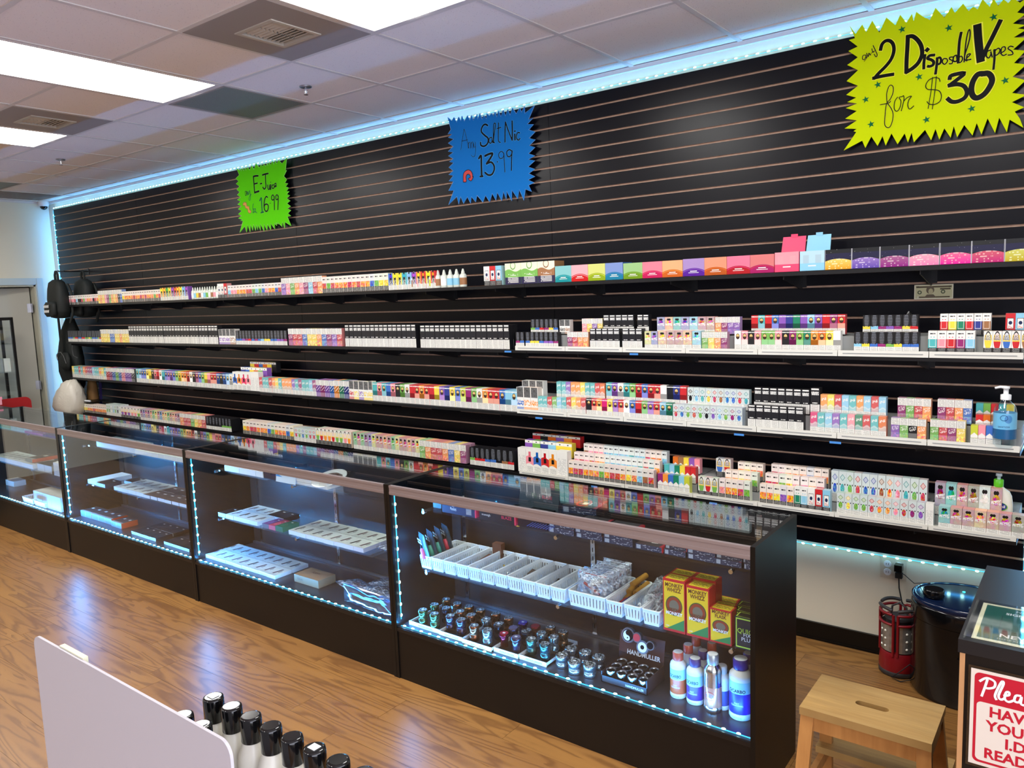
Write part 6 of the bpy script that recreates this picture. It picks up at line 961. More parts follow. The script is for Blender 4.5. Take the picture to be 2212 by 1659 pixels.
dk=thing('dark_dropper_bottle',MB().lathe([(.016,0),(.017,.004),(.017,.05),(.013,.058),(.013,.06),(.0135,.085),(.007,.1)],14),M_blackg,'small black-capped bottle beside the raised black boxes under the banknote','bottle',(2.0,-.215,1.592))
MB().lathe([(.0172,.01),(.0172,.042)],14,cap0=False,cap1=False).build('label_band',flat('dark_bottle_label',(170,130,100),.5),dk)
# ---------------- hand-lettered price signs ----------------
def ribbon(m,pts,w_,y):
    P=[Vector((p[0],p[1])) for p in pts]; n_=len(P)
    if n_>2:  # catmull smoothing
        Q=[]
        for i in range(n_-1):
            p0=P[max(0,i-1)];p1=P[i];p2=P[i+1];p3=P[min(n_-1,i+2)]
            for k_ in range(4):
                t=k_/4; Q.append(.5*((2*p1)+(p2-p0)*t+(2*p0-5*p1+4*p2-p3)*t*t+(3*p1-p0-3*p2+p3)*t**3))
        Q.append(P[-1]); P=Q
    if len(P)<2: P=[P[0],P[0]+Vector((w_*.3,0))]
    L=[];R=[]
    for i,p in enumerate(P):
        d=(P[min(i+1,len(P)-1)]-P[max(i-1,0)]); d=d.normalized() if d.length>1e-9 else Vector((1,0)); nn=Vector((-d.y,d.x))*w_/2
        if i==0: p=p-d*w_*.35
        if i==len(P)-1: p=p+d*w_*.35
        L.append(p+nn); R.append(p-nn)
    for i in range(len(P)-1):
        q_=y-i*1.5e-5; m.face([(R[i].x,q_,R[i].y),(R[i+1].x,q_,R[i+1].y),(L[i+1].x,q_,L[i+1].y),(L[i].x,q_,L[i].y)])
SGN=dict(yellow=((205,224,0),'neon yellow spiky sign: any 2 Disposable Vapes for $30'),blue=((22,118,200),'blue spiky paper sign: Any Salt Nic 13.99 with red arrow'),green=((96,222,6),'neon green spiky sign: any E-Juice for 16.99 with orange arrow'))
for name,outl,strokes,stars,extra in SIGNS:
    col,lb=SGN[name]
    ys=-.034
    pts=[(x/1000,z/1000) for x,z in outl]
    ms=MB(); ms.prism(pts[::-1] if False else pts,ys,ys+.004)
    t=ms.build('paper_sign',flat('neon_paper_'+name,col,.7,spec=.1),None,label=lb,cat='sign',group='hand-lettered paper signs')
    if name=='blue' or name=='green':
        b_=MB(); P_=[(x,ys-.0006,z) for x,z in pts]; b_.tube(P_,.0014,4,closed=True); b_.build('cut_edge',flat('pale_edge_'+name,(150,190,235) if name=='blue' else (190,240,140),.6),t)
    k_=0
    halo=flat('halo_'+name,tuple(min(255,int(c*1.1+60)) for c in col),.6) if name!='green' else flat('halo_green',(120,240,60),.6)
    for w_,p in strokes:
        if w_<(9 if name=='yellow' else 5): w_*=.75
        pp=[(a/1000,b/1000) for a,b in p]
        if w_>3.5:
            m=MB(); ribbon(m,pp,w_/1000*1.35,ys-.0006); m.build('pen_halo',halo,t)
        m=MB(); ribbon(m,pp,w_/1000,ys-.0012-.00004*k_); k_+=1
        m.build('pen_stroke',I_green if (name=='green' and 14<=k_<=21) else I_black,t)
    for sx,sz in stars:
        m=MB(); R_=.0165; P_=[]
        for q in range(10):
            a_=pi/2+.2+q*pi/5; rr=R_ if q%2==0 else R_*.4; P_.append((sx/1000+rr*cos(a_),ys-.0012,sz/1000+rr*sin(a_)))
        c_=(sx/1000,ys-.0012,sz/1000)
        for q in range(10): m.face([c_,P_[(q+1)%10],P_[q]])
        m.build('ink_star',I_green,t)
    for c,p in extra:
        P_=[(a/1000,ys-.0014,b/1000) for a,b in p]; MB().face(P_).build('arrow_fill',I_red if c=='r' else I_orange,t); m=MB(); ribbon(m,[(a,b) for a,_,b in P_]+[(P_[0][0],P_[0][2])],.004,ys-.002); m.build('arrow_outline',I_black if c=='r' else flat('brown_ink',(130,80,30)),t)
# banknote taped to the slatwall
t=MB().box(1.982,2.138,-.0025,-.0015,1.737,1.802).build('banknote',flat('banknote_paper',(225,220,195),.6),None,label='twenty dollar banknote taped to the slatwall above the second shelf',cat='banknote')
MB().box(1.986,2.134,-.0027,-.0026,1.741,1.798).build('printed_field',flat('banknote_green',(190,186,146),.6),t)
MB().box(1.99,2.13,-.0029,-.0028,1.788,1.795).box(2.0,2.125,-.0029,-.0028,1.743,1.749).box(2.086,2.128,-.0029,-.0028,1.778,1.785).build('dark_bands',flat('banknote_ink',(84,74,52),.6),t)
m=MB()
for cx_,cz_,r_,q in ((2.004,1.768,.009,0),(2.098,1.769,.009,0)):
    for a_ in range(16): m.face([(cx_+r_*cos(a_*pi/8),-.003,cz_+r_*sin(a_*pi/8)),(cx_+r_*cos((a_+1)*pi/8),-.003,cz_+r_*sin((a_+1)*pi/8)),(cx_+r_*.5*cos((a_+1)*pi/8),-.003,cz_+r_*.5*sin((a_+1)*pi/8)),(cx_+r_*.5*cos(a_*pi/8),-.003,cz_+r_*.5*sin(a_*pi/8))][::-1])
m.build('seal_print',flat('banknote_seal',(70,80,56),.6),t)
def disc(m,cx_,cz_,rx_,rz_,y_,n_=18): m.face([(cx_+rx_*cos(a_*2*pi/n_),y_,cz_+rz_*sin(a_*2*pi/n_)) for a_ in range(n_)])
m=MB(); disc(m,2.047,1.778,.0165,.018,-.0031); m.face([(2.022,-.0031,1.744),(2.072,-.0031,1.744),(2.06,-.0031,1.758),(2.034,-.0031,1.758)]); m.build('portrait_hair_and_coat',flat('banknote_brown',(96,84,66),.6),t)
m=MB(); disc(m,2.049,1.771,.0095,.0135,-.0033); m.build('portrait_face',flat('banknote_face',(176,168,130),.6),t)
letter('20',.012,flat('banknote_ink3',(60,60,44)),t,(1.996,-.0034,1.792)); letter('20',.012,flat('banknote_ink3',(60,60,44)),t,(2.126,-.0034,1.791)); letter('20',.009,I_white,t,(1.998,-.0034,1.746))
# ---------------- pump bottles ----------------
g=G('sanitizer_label'); u,v=g.uv(); M_sanl=g.done(g.mix(g.lt(v,.38),g.mix(g.lt(g.dist(u,v,.06,.78,3.0,1.0),.16),lin((110,185,225)),lin((70,140,200))),lin((20,90,140))),.4)
M_clearp=glassmat('clear_bottle_plastic',(.86,.93,.96,1),1.4,.05,.05)
t=empty('pump_bottle',(2.372,-.278,1.141),label='tall clear hand sanitizer pump bottle with blue label on third shelf',cat='bottle')
MB().lathe([(.036,0),(.04,.004),(.041,.02),(.041,.14),(.036,.165),(.018,.185),(.015,.195)],24).build('body',M_clearp,t)
MB().lathe([(.0415,.035),(.0415,.14)],24,cap0=False,cap1=False).build('label_band',M_sanl,t)
MB().lathe([(.019,.192),(.019,.212),(.009,.215),(.009,.235),(.013,.236),(.013,.245),(.004,.247)],16).tube([(0,0,.241),(-.02,-.004,.243),(-.038,-.008,.238)],[.007,.0055,.0045],8).build('pump',M_plastic,t)
curved('SANITIZER',.009,flat('navy_ink',(30,60,120)),t,.0421,.085,fit=.055); MB().tube([(.013*cos(a_*pi/8),-.0425,.122+.011*sin(a_*pi/8)) for a_ in range(16)],.0008,4,closed=True).build('round_logo',flat('navy_ink2',(30,80,140)),t)
t=empty('lotion_bottle',(2.352,-.2,.785),label='white lotion pump bottle with green collar and blue oval logo, bottom shelf',cat='bottle')
m=MB(); V=[];prof=[(.052,.026,0),(.054,.028,.01),(.053,.028,.1),(.049,.026,.13),(.04,.022,.15),(.02,.014,.165),(.016,.013,.17)]
n_=24
for rx_,ry_,z_ in prof:
    for i in range(n_):
        a_=2*pi*i/n_; e=.62; V.append((rx_*math.copysign(abs(cos(a_))**e,cos(a_)),ry_*math.copysign(abs(sin(a_))**e,sin(a_)),z_))
F=[(j*n_+i,j*n_+(i+1)%n_,(j+1)*n_+(i+1)%n_,(j+1)*n_+i) for j in range(len(prof)-1) for i in range(n_)]
m.idx(V,F+[tuple(range(n_))[::-1],tuple((len(prof)-1)*n_+i for i in range(n_))],0,True); m.build('body',flat('lotion_white',(228,228,212),.35),t)
MB().lathe([(.017,.168),(.018,.17),(.018,.197),(.015,.2)],20).build('collar',flat('lotion_green',(90,190,30),.35),t)
MB().lathe([(.007,.2),(.007,.212),(.012,.214),(.011,.224)],16).build('pump',flat('pump_clear',(190,205,215),.2),t)
m=MB(); disc(m,0,.09,.037,.02,-.0295,28); m.build('green_oval',flat('logo_green',(120,190,40),.4),t); m=MB(); disc(m,0,.091,.034,.0175,-.0301,28); m.build('blue_oval',flat('logo_navy',(16,50,130),.4),t)
letter('Cetaphil',.017,I_white,t,(0,-.0308,.091),fit=.058,bold=.0003); MB().box(-.038,.038,-.0297,-.0292,.052,.068).build('green_band',flat('logo_band',(140,200,50),.4),t)
thing('black_pouch',MB().idx([(-.3,-.2,1.127),(-.14,-.2,1.127),(-.14,-.1,1.127),(-.3,-.1,1.127),(-.27,-.2,1.22),(-.15,-.19,1.225),(-.15,-.12,1.2),(-.27,-.12,1.2)],[(0,1,5,4),(4,5,6,7),(1,2,6,5),(3,0,4,7),(2,3,7,6)]),flat('black_film',(30,34,38),.25),'black plastic pouch behind the rainbow boxes before the white trays','pouch')
# ---------------- outlet, plugs, cords ----------------
t=empty('wall_outlet',(1.916,.0195,.442),label='white double wall outlet plate low on the wall under the slatwall',cat='outlet')
MB().box(-.058,.058,-.005,0,-.05,.05).build('cover_plate',flat('outlet_plate',(206,196,176),.4),t)
sk=MB(); sk.lathe([(.017,0),(.0165,.003)],16)
for q,(a_,b_) in enumerate(((-.026,.022),(-.026,-.018),(.026,.022),(.026,-.018))):
    s_=link('socket',sk.mesh('socket',M_plastic) if q==0 else s_me,t,loc=(a_,-.005,b_)); s_me=s_.data; s_.rotation_euler=(pi/2,0,0)
    MB().box(-.006,-.004,-.0045,-.002,-.004,.005).box(.004,.006,-.0045,-.002,-.004,.005).build('slot',M_hole,t,loc=(a_,-.0045,b_)) if q in(0,1) else None
t=empty('power_adapter',(1.945,.012,.462),label='small black cube adapter plugged into the wall outlet',cat='adapter')
MB().box(-.017,.017,-.045,-.006,-.014,.018).build('adapter_body',M_blackg,t)
MB().tube([(0,-.035,-.012),(.03,-.05,-.02),(.08,-.1,-.035),(.13,-.17,.0),(.16,-.2,.015)],.0018,6).build('thin_cord',M_rubber,t)
t=empty('power_plug',(1.945,.012,.425),label='black plug with a cord hanging beside the water purifier',cat='plug')
MB().box(-.015,.015,-.03,-.006,-.014,.012).build('plug_body',M_rubber,t)
MB().tube([(0,-.022,-.012),(.004,-.03,-.06),(.02,-.045,-.12),(.06,-.06,-.18),(.11,-.06,-.22)],.0032,7).build('cord',M_rubber,t)
# ---------------- tall black bin-like purifier ----------------
t=empty('floor_purifier',(2.25,-.195,0),label='large glossy black floor appliance with blue-lit lid beside the counter',cat='appliance')
sx,sy=.215,.175
MB().lathe([(.94,0),(1,.02),(1,.345),(1.004,.348)],40,sx=sx,sy=sy).build('body',M_blackg,t)
MB().lathe([(1.004,.35),(1.01,.355),(1.012,.4),(1.0,.415),(.985,.418)],40,sx=sx,sy=sy).build('lid_band',M_blackg,t)
MB().lathe([(.985,.418),(1.0,.425),(1.0,.44),(.95,.446),(.9,.44)],40,sx=sx,sy=sy).build('lid',flat('lid_blue_lit',(16,30,60),.15),t)  # black lid, with the blue strip light painted into its base colour
MB().lathe([(.25,0),(.27,.01),(.27,.012),(.25,.018)],20,sx=.22,sy=.03,c=(.05,-sy-.002,.22)).build('grip',M_blackg,t)
for q in range(4): MB().lathe([(.006,.441),(.006,.4425)],10,c=(-.02+q*.055,.07,0)).build('indicator_light',glow('indicator_cyan',(.05,.9,1,1),2.5,False),t)
MB().lathe([(.022,.441),(.022,.443)],14,c=(-.14,-.03,0)).build('green_dial',flat('dial_green',(60,150,70),.2),t)
MB().box(.02,.1,-.12,-.1,.441,.443).build('label_plate',M_steel,t)
p=(2.13,-.25)
t=empty('smart_speaker',(p[0],p[1],.446),label='small round black smart speaker sitting on the floor appliance lid',cat='speaker')
MB().lathe([(.04,0),(.042,.004),(.042,.028),(.039,.032)],28).build('body',M_blackg,t); MB().lathe([(.0385,.0322),(.036,.0305),(.001,.029)],28,cap0=False).build('top_ring',flat('speaker_top',(14,40,70),.15),t)
# ---------------- red lantern ----------------
t=empty('camping_lantern',(1.972,-.125,0),label='red camping lantern with silver LED panels on the floor by the appliance',cat='lantern')
M_red=flat('lantern_red',(128,14,24),.35); M_dkg=flat('lantern_grey',(52,48,48),.5)
MB().lathe([(.078,0),(.084,.006),(.084,.022),(.081,.026)],28).build('base_ring',M_dkg,t)
MB().lathe([(.083,.026),(.084,.04),(.082,.075),(.079,.1),(.074,.112)],28).build('base',M_red,t)
MB().lathe([(.055,.1),(.055,.26)],24).build('core',M_dkg,t)
g=G('lantern_panel'); tc=g.n('ShaderNodeTexCoord',out=3); M_pan=g.done(g.mix(g.noise(tc,50,2),lin((200,196,190)),lin((130,126,122))),.25,.7)
for q in range(4):
    a0=radians(-90+45+q*90); m=MB(); N_=7; P0=[];P1=[]
    for i in range(N_+1):
        a_=a0-radians(33)+radians(66)*i/N_; P0.append((.0765*cos(a_),.0765*sin(a_)))
    for i in range(N_): m.face([(P0[i][0],P0[i][1],.118),(P0[i+1][0],P0[i+1][1],.118),(P0[i+1][0],P0[i+1][1],.245),(P0[i][0],P0[i][1],.245)],smooth=True)
    pn=m.build('light_panel',M_pan,t)
    for e in range(6):
        a_=a0+radians(-9+18*(e%2)); z_=.14+.037*(e//2); MB().lathe([(.006,0),(.004,.003),(.001,.004)],8).build('bulb',flat('bulb_white',(250,248,235),.2),pn,loc=(.0775*cos(a_),.0775*sin(a_),z_)); pn.children[-1].rotation_euler=(0,pi/2,a_)
    for sgn in (-1,1):
        a_=a0+sgn*radians(38); MB().tube([(.079*cos(a_),.079*sin(a_),.1),(.08*cos(a_),.08*sin(a_),.2),(.081*cos(a_),.081*sin(a_),.3)],.0065,6).build('upright',M_red,t)
    for z_,mt in ((.252,M_red),(.3,M_red),(.318,M_dkg)):
        MB().tube([(.081*cos(a0+radians(d_)),.081*sin(a0+radians(d_)),z_+(.008*cos(radians(d_*2)) if z_>.31 else 0)) for d_ in range(-38,39,8)],.0065 if z_<.31 else .008,6).build('ring_segment',mt,t)
MB().lathe([(.06,.26),(.062,.265),(.03,.28)],20).build('top_cap',M_dkg,t)
MB().tube([(-.035,0,.27),(-.03,0,.315),(0,0,.335),(.03,0,.315),(.035,0,.27)],.005,7).build('hanging_loop',M_dkg,t)
MB().tube([(.06,-.05,.15),(.07,-.075,.09),(.03,-.1,.05),(-.01,-.1,.01),(.03,-.11,.004),(.09,-.08,.02),(.09,-.06,.06)],.0025,6).build('cord',M_rubber,t)
# ---------------- wooden step stool ----------------
g=G('stool_wood'); tc=g.n('ShaderNodeTexCoord',out=3); x=g.xyz(tc); lam=g.m('FLOOR',g.mul(x[1],28.0)); nz=g.noise(g.comb(g.mul(x[0],5.0),g.mul(x[1],60.0),g.mul(lam,3.1)),1.0,4.0,dist=.6)
cb_=g.n('ShaderNodeTexWhiteNoise',{'Vector':g.comb(lam,0.0,0.0)}); M_stool=g.done(g.mix(g.mul(nz,.8),g.mix(cb_,lin((198,164,104)),lin((184,146,86))),lin((120,86,46))),.4)
g=G('stool_leg_wood'); tc=g.n('ShaderNodeTexCoord',out=3); x=g.xyz(tc); nz=g.noise(g.comb(g.mul(x[0],40.0),g.mul(x[1],40.0),g.mul(x[2],4.0)),1.0,4.0); M_stleg=g.done(g.mix(nz,lin((206,150,86)),lin((150,98,50))),.42)
t=empty('step_stool',(2.14,-1.45,0),label='light wooden two-step stool with hand slot in its seat',cat='stool')
sw_,sd=.187,.125
m=MB()
def plate_with_slot(m,x0,x1,y0,y1,z0,z1,sx0,sx1,sy,r_):
    # ring of quads between outer rectangle and slot
    N_=8; slot=[]
    for q in range(N_+1): a_=pi/2+pi*q/N_; slot.append((sx0+r_*cos(a_),sy+r_*sin(a_)))
    for q in range(N_+1): a_=-pi/2+pi*q/N_; slot.append((sx1+r_*cos(a_),sy+r_*sin(a_)))
    outer=[]
    for (px,py) in slot:
        if px<=sx0: 
            tt=(py-sy)/r_; outer.append((x0,(y0+y1)/2+tt*(y1-y0)/2))
        else:
            tt=(py-sy)/r_; outer.append((x1,(y0+y1)/2+tt*(y1-y0)/2))
    n_=len(slot)
    for z_,fl in ((z1,1),(z0,0)):
        for q in range(n_):
            r2_=(q+1)%n_; f_=[outer[q]+(z_,),outer[r2_]+(z_,),slot[r2_]+(z_,),slot[q]+(z_,)]
            m.face(f_ if fl else f_[::-1])
    for q in range(n_):
        r2_=(q+1)%n_; m.face([outer[q]+(z0,),outer[r2_]+(z0,),outer[r2_]+(z1,),outer[q]+(z1,)]); m.face([slot[r2_]+(z0,),slot[q]+(z0,),slot[q]+(z1,),slot[r2_]+(z1,)])
plate_with_slot(m,-sw_,sw_,-sd,sd,.475,.5,-.035,.035,0,.014); m.build('seat',M_stool,t)
def legp(a,b,w1,name='leg'):
    A_=Vector(a);B_=Vector(b); m=MB(); V=[]
    for P_ in (A_,B_):
        for dx,dy in ((-w1[0],-w1[1]),(w1[0],-w1[1]),(w1[0],w1[1]),(-w1[0],w1[1])): V.append((P_.x+dx,P_.y+dy,P_.z))
    m.idx(V,[(0,3,2,1),(4,5,6,7),(0,1,5,4),(1,2,6,5),(2,3,7,6),(3,0,4,7)]); return m.build(name,M_stleg,t)
for sx_ in (-1,1):
    legp((sx_*.19,-sd-.035,0),(sx_*.165,-sd+.02,.475),(.02,.011)); legp((sx_*.19,sd+.09,0),(sx_*.165,sd-.03,.475),(.02,.011))
    MB().box(sx_*.172-.009,sx_*.172+.009,-sd+.02,sd-.03,.43,.47).build('side_rail',M_stleg,t); MB().box(sx_*.18-.009,sx_*.18+.009,-sd-.005,sd+.13,.185,.222).build('step_rail',M_stleg,t)
MB().box(-.15,.15,-sd+.012,-sd+.026,.425,.475).build('front_rail',M_stleg,t); MB().box(-.15,.15,sd-.05,sd-.036,.425,.475).build('back_rail',M_stleg,t)
MB().box(-.2,.2,sd-.02,sd+.15,.222,.245).build('lower_step',M_stool,t); MB().box(-.15,.15,-sd-.01,-sd+.0,.1,.13).build('stretcher',M_stleg,t)
# ---------------- counter with signs ----------------
t=empty('checkout_counter',(2.417,-1.85,0),label='black checkout counter with slab top and red sign on its end',cat='counter')
MB().box(0,1.6,0,.6,.916,.95).build('countertop',flat('counter_top_black',(26,28,31),.3),t)
MB().box(.016,1.6,.006,.59,0,.916).build('cabinet',M_kick,t)
MB().box(.004,.0155,.004,.022,0,.915).build('wood_edge_strip',flat('birch_edge',(196,146,98),.5),t)
s_=MB().box(.02,.4,.26,.275,0,.0).build
t2=empty('acrylic_sign_holder',(2.432,-1.828,.9505),label='flat acrylic holder with dark green newsletter sign lying on the counter',cat='sign')
MB().box(-.002,.3,-.004,.262,.0028,.0045).box(-.006,-.002,-.008,.266,.0,.006).build('acrylic_cover',M_acryl,t2)
MB().box(.01,.3,.0,.252,0,.0012).build('cream_sheet',flat('cream_paper',(228,222,186),.6),t2)
MB().box(.02,.3,.012,.24,.0013,.0018).build('green_field',flat('dark_green_paper',(0,82,70),.5),t2)
fl_=(0,0,0)
letter('NORTH',.016,I_white,t2,(.115,.222,.0022),rot=fl_); letter('SIGN UP FOR',.019,I_white,t2,(.122,.196,.0022),rot=fl_,bold=.0004); letter('NEWSLETTER',.03,I_white,t2,(.155,.045,.0022),rot=fl_,bold=.0005,fit=.23); letter('STAY UP TO DATE ON THE LATEST',.008,I_white,t2,(.125,.024,.0022),rot=fl_)
MB().box(.06,.0607,.075,.18,.0019,.0022).box(.0607,.2,.0753,.076,.0019,.0022).build('frame_line',I_black,t2)
t=empty('id_sign',(2.447,-1.8505,.64),label='red and white sign asking to have your I.D. ready, on counter end',cat='sign')
MB().box(-.006,.32,-.0022,-.0012,-.008,.252).build('acrylic_sleeve',M_acryl,t)
MB().box(.0,.31,-.004,-.0024,0,.245).build('sign_board',flat('sign_cream',(226,214,200),.5),t)
def rrect(x0,x1,z0,z1,r_,y_,n_=5):
    P_=[]
    for cx_,cz_,a0 in ((x1-r_,z1-r_,0),(x0+r_,z1-r_,90),(x0+r_,z0+r_,180),(x1-r_,z0+r_,270)):
        for q in range(n_+1): a_=radians(a0+90*q/n_); P_.append((cx_+r_*cos(a_),y_,cz_+r_*sin(a_)))
    return P_
sr=flat('sign_crimson',(190,20,45),.45)
MB().face(rrect(.008,.302,.008,.238,.012,-.0043)).build('red_field',sr,t); MB().face(rrect(.014,.296,.014,.165,.01,-.0046)).build('cream_field',flat('sign_cream2',(228,216,202),.5),t)
def script(pts_list,t,sc,ox,oz,w_,mat,y_):
    for p in pts_list:
        m=MB(); ribbon(m,[(ox+a*sc,oz+b*sc) for a,b in p],w_,y_); m.build('lettering',mat,t)
script([[(0,2),(5,22),(9,40)],[(-4,34),(8,44),(22,40),(22,28),(12,22),(5,22)],[(26,2),(24,12),(34,42),(38,40),(30,12),(34,4),(40,8)],[(40,14),(48,18),(48,24),(43,22),(41,8),(48,3),(58,10)],[(68,22),(60,20),(58,8),(66,8),(70,20),(69,6),(75,4),(80,10)],[(82,10),(86,22),(88,8),(82,3),(90,5)],[(92,14),(100,18),(100,24),(95,22),(93,8),(100,3),(108,8)]],t,.00115,.024,.178,.0055,I_white,-.0049)
for s_,z_,x_ in (('HAVE',.143,.085),('YOUR',.107,.085),('I.D.',.071,.1),('READY',.035,.088)): letter(s_,.036,sr,t,(x_,-.0049,z_),bold=.0011)
# ---------------- foreground rack: white panel and black-capped bottles ----------------
t=empty('white_stand_panel',(1.275,-3.455,1.0),label='large white round-cornered stand panel close to the viewpoint',cat='display stand')
M_pan2=flat('panel_white',(184,180,188),.45)
m=MB(); Q=[(x,z) for x,_,z in rrect(.0,.565,-.25,.303,.02,0,6)]; m.prism(Q[::-1] if False else Q,0,.004); m.build('front_panel',M_pan2,t)
MB().box(.09,.17,.004,.012,.2,.305).build('clip_tab',flat('tab_cream',(222,220,190),.5),t)
MB().box(.2,.9,.03,.2,.045,.05).box(.2,.9,.196,.2,.0,.12).build('rack_shelf',M_card,t)
bcap=MB().lathe([(.0135,0),(.0152,.002),(.0152,.034),(.0145,.0375),(.012,.0385)],28).mesh('bottle_cap',M_blackg); bbd=MB().lathe([(.02,0),(.022,.004),(.022,.125),(.0205,.14),(.0155,.153),(.0145,.158)],28).mesh('bottle_body',flat('bottle_cream_white',(214,210,196),.3)); btop=MB().lathe([(.0118,.0386),(.0085,.0375),(.001,.0378)],24,cap0=False).mesh('cap_recess',M_blackg)
stk=MB().box(-.007,.007,-.006,.006,.0388,.0394).mesh('price_sticker',tagm)
pos=[(1.625+.0473*i,-3.348) for i in range(8)]+[(1.634+.0473*i,-3.402) for i in range(2)]
for i,(x,y) in enumerate(pos):
    lb=('white bottle with glossy black cap, %s along the back row'%ORD[i]) if i<8 else ('white bottle with glossy black cap, %s along the row behind the white panel'%ORD[i-8])
    b_=empty('capped_bottle',(x,y,1.055),label=lb,cat='bottle',group='black-capped bottles behind the white panel')
    link('bottle_body',bbd,b_); link('bottle_cap',bcap,b_,loc=(0,0,.157)); link('cap_recess',btop,b_,loc=(0,0,.157))
    if i in (0,5,9): link('price_sticker',stk,b_,loc=(0,0,.157))
# ---------------- bags at the far end of the slatwall ----------------
def rows_blob(rows,n_=16,seed=1,jit=.006,e=.8):
    # rows: (cx,cy,z,rx,ry) bottom to top
    random.seed(seed); V=[];F=[]
    for (cx_,cy_,z_,rx_,ry_) in rows:
        for i in range(n_):
            a_=2*pi*i/n_; V.append((cx_+rx_*math.copysign(abs(cos(a_))**e,cos(a_))+random.uniform(-jit,jit),cy_+ry_*math.copysign(abs(sin(a_))**e,sin(a_))+random.uniform(-jit,jit),z_+random.uniform(-jit,jit)*.5))
    for j in range(len(rows)-1):
        for i in range(n_): k_=(i+1)%n_; F.append((j*n_+i,j*n_+k_,(j+1)*n_+k_,(j+1)*n_+i))
    F+= [tuple(range(n_))[::-1],tuple((len(rows)-1)*n_+i for i in range(n_))]
    return MB().idx(V,F,0,True)
g=G('black_nylon'); tc=g.n('ShaderNodeTexCoord',out=3); M_nyl=g.done(lin((17,22,19)),.7,bump=g.noise(tc,25,4),bs=.6)
t=empty('peg_hook',(-6.0,0,2.235),label='black slatwall peg bar holding the two hanging backpacks',cat='hook')
MB().box(-.015,.015,-.006,0,-.03,.03).tube([(0,-.005,.0),(0,-.3,.0),(0,-.31,.012)],.006,7).tube([(-.08,-.29,0),(.1,-.29,0)],.005,6).build('peg_bar',M_blacktray,t)
for q,(cx_,cy_) in enumerate(((-6.0,-.33),(-5.88,-.12))):
    t=empty('backpack',(cx_,cy_,1.75),label=['black backpack with white chest lettering hanging at the far end of shelves','black backpack hanging behind the lettered one at the far corner'][q],cat='backpack',group='hanging backpacks')
    rows_blob([(0,0,0.0,.05,.03),(0,0,.012,.12,.07),(0,0,.08,.145,.085),(0,0,.2,.15,.08),(0,0,.3,.145,.07),(0,0,.37,.12,.055),(0,0,.4,.06,.03)],20,q+3,.004,.7).build('bag_body',M_nyl,t)
    rows_blob([(0,-.085,.02,.09,.02),(0,-.09,.05,.115,.03),(0,-.088,.14,.115,.03),(0,-.08,.17,.1,.02)],16,q+5,.003,.6).build('front_pocket',M_nyl,t)
    MB().tube([(-.03,0,.39),(-.032,0,.45),(-.01,0,.485),(.01,0,.485),(.032,0,.45),(.03,0,.39)],.012,6).build('grab_handle',M_nyl,t)
    MB().tube([(.1,.06,.35),(.17,.06,.25),(.18,.05,.05),(.12,.04,-.05)],.014,6).build('shoulder_strap',M_nyl,t)
    if q==0:
        m=MB()
        for k3 in range(2): ribbon(m,[(-.065+.011*k2,.125-.05*k3+(.014 if k2%2 else -.012)) for k2 in range(12)],.007,-.128)
        m.build('script_print',I_white,t)
t=empty('black_jacket',(-6.25,-.15,1.02),label='black bag and jacket bundle with side pouch hanging below the backpacks',cat='jacket')
rows_blob([(.02,0,-.12,.05,.03),(0,0,0,.12,.08),(-.04,0,.15,.2,.1),(-.05,0,.3,.21,.1),(-.02,0,.45,.15,.09),(.02,0,.6,.11,.07),(.03,0,.72,.05,.04)],20,8,.012,.9).build('cloth_body',M_nyl,t)
rows_blob([(.08,-.1,.17,.06,.02),(.08,-.11,.22,.1,.035),(.08,-.11,.3,.11,.035),(.08,-.1,.36,.06,.02)],18,9,.003,.95).build('round_pouch',M_nyl,t)
MB().tube([(-.02,-.135,.32),(.02,-.15,.36),(.09,-.152,.37),(.15,-.15,.33),(.17,-.14,.25)],.004,5).build('pouch_zip',flat('zip_grey',(90,90,90),.4),t)
MB().tube([(-.1,-.11,.34),(-.06,-.13,.32),(-.05,-.13,.29),(-.06,-.12,.27)],.006,6).build('clip',M_steel,t)
MB().box(.02,.07,-.12,-.115,.3,.75).build('strap',M_nyl,t)
MB().tube([(.2,-.06,.5),(.21,-.08,.4),(.27,-.1,.33),(.36,-.1,.31)],.004,5).build('loop_cord',flat('cord_grey',(70,70,72)),t)

g=G('thin_plastic_bag'); tc=g.n('ShaderNodeTexCoord',out=3); M_pb=g.done(lin((205,198,184)),.35,bump=g.noise(tc,22,5,dist=1.5),bs=1.0)
t=rows_blob([(0,0,0,.12,.08),(.0,0,.015,.2,.13),(.0,0,.1,.215,.14),(.01,0,.2,.2,.13),(.03,0,.28,.17,.11),(.05,0,.35,.11,.08),(.08,0,.385,.04,.03)],28,12,.016,.9).build('plastic_bag',M_pb,None,label='bulging white plastic shopping bag hanging under the third shelf far end',cat='bag'); t.location=(-5.97,-.33,.72)
t=rows_blob([(0,0,0,.05,.05),(0,0,.1,.06,.05),(0.01,0,.22,.05,.04),(.02,0,.3,.03,.03)],14,13,.006,.6).build('paper_bag',flat('kraft_bag',(150,110,62),.7),None,label='small brown paper bag between the white bag and the wall slats',cat='bag'); t.location=(-5.9,-.13,.8)
t=MB().obox((0,0,.14),(.05,.004,.28),Matrix.Rotation(.12,4,'Y')).build('blue_folder',flat('folder_blue',(30,26,100),.4),None,label='dark blue folder leaning beside the brown paper bag',cat='folder'); t.location=(-5.78,-.1,.82)
t=empty('clipboard',(-6.0,-.285,.87),label='dark clipboard with white marker lying on the far bottom-shelf boxes',cat='clipboard')
MB().box(0,.36,0,.2,0,.006).build('board',M_black,t); MB().tube([(.22,.01,.012),(.31,.03,.012)],.009,8).build('marker_pen',M_plastic,t)
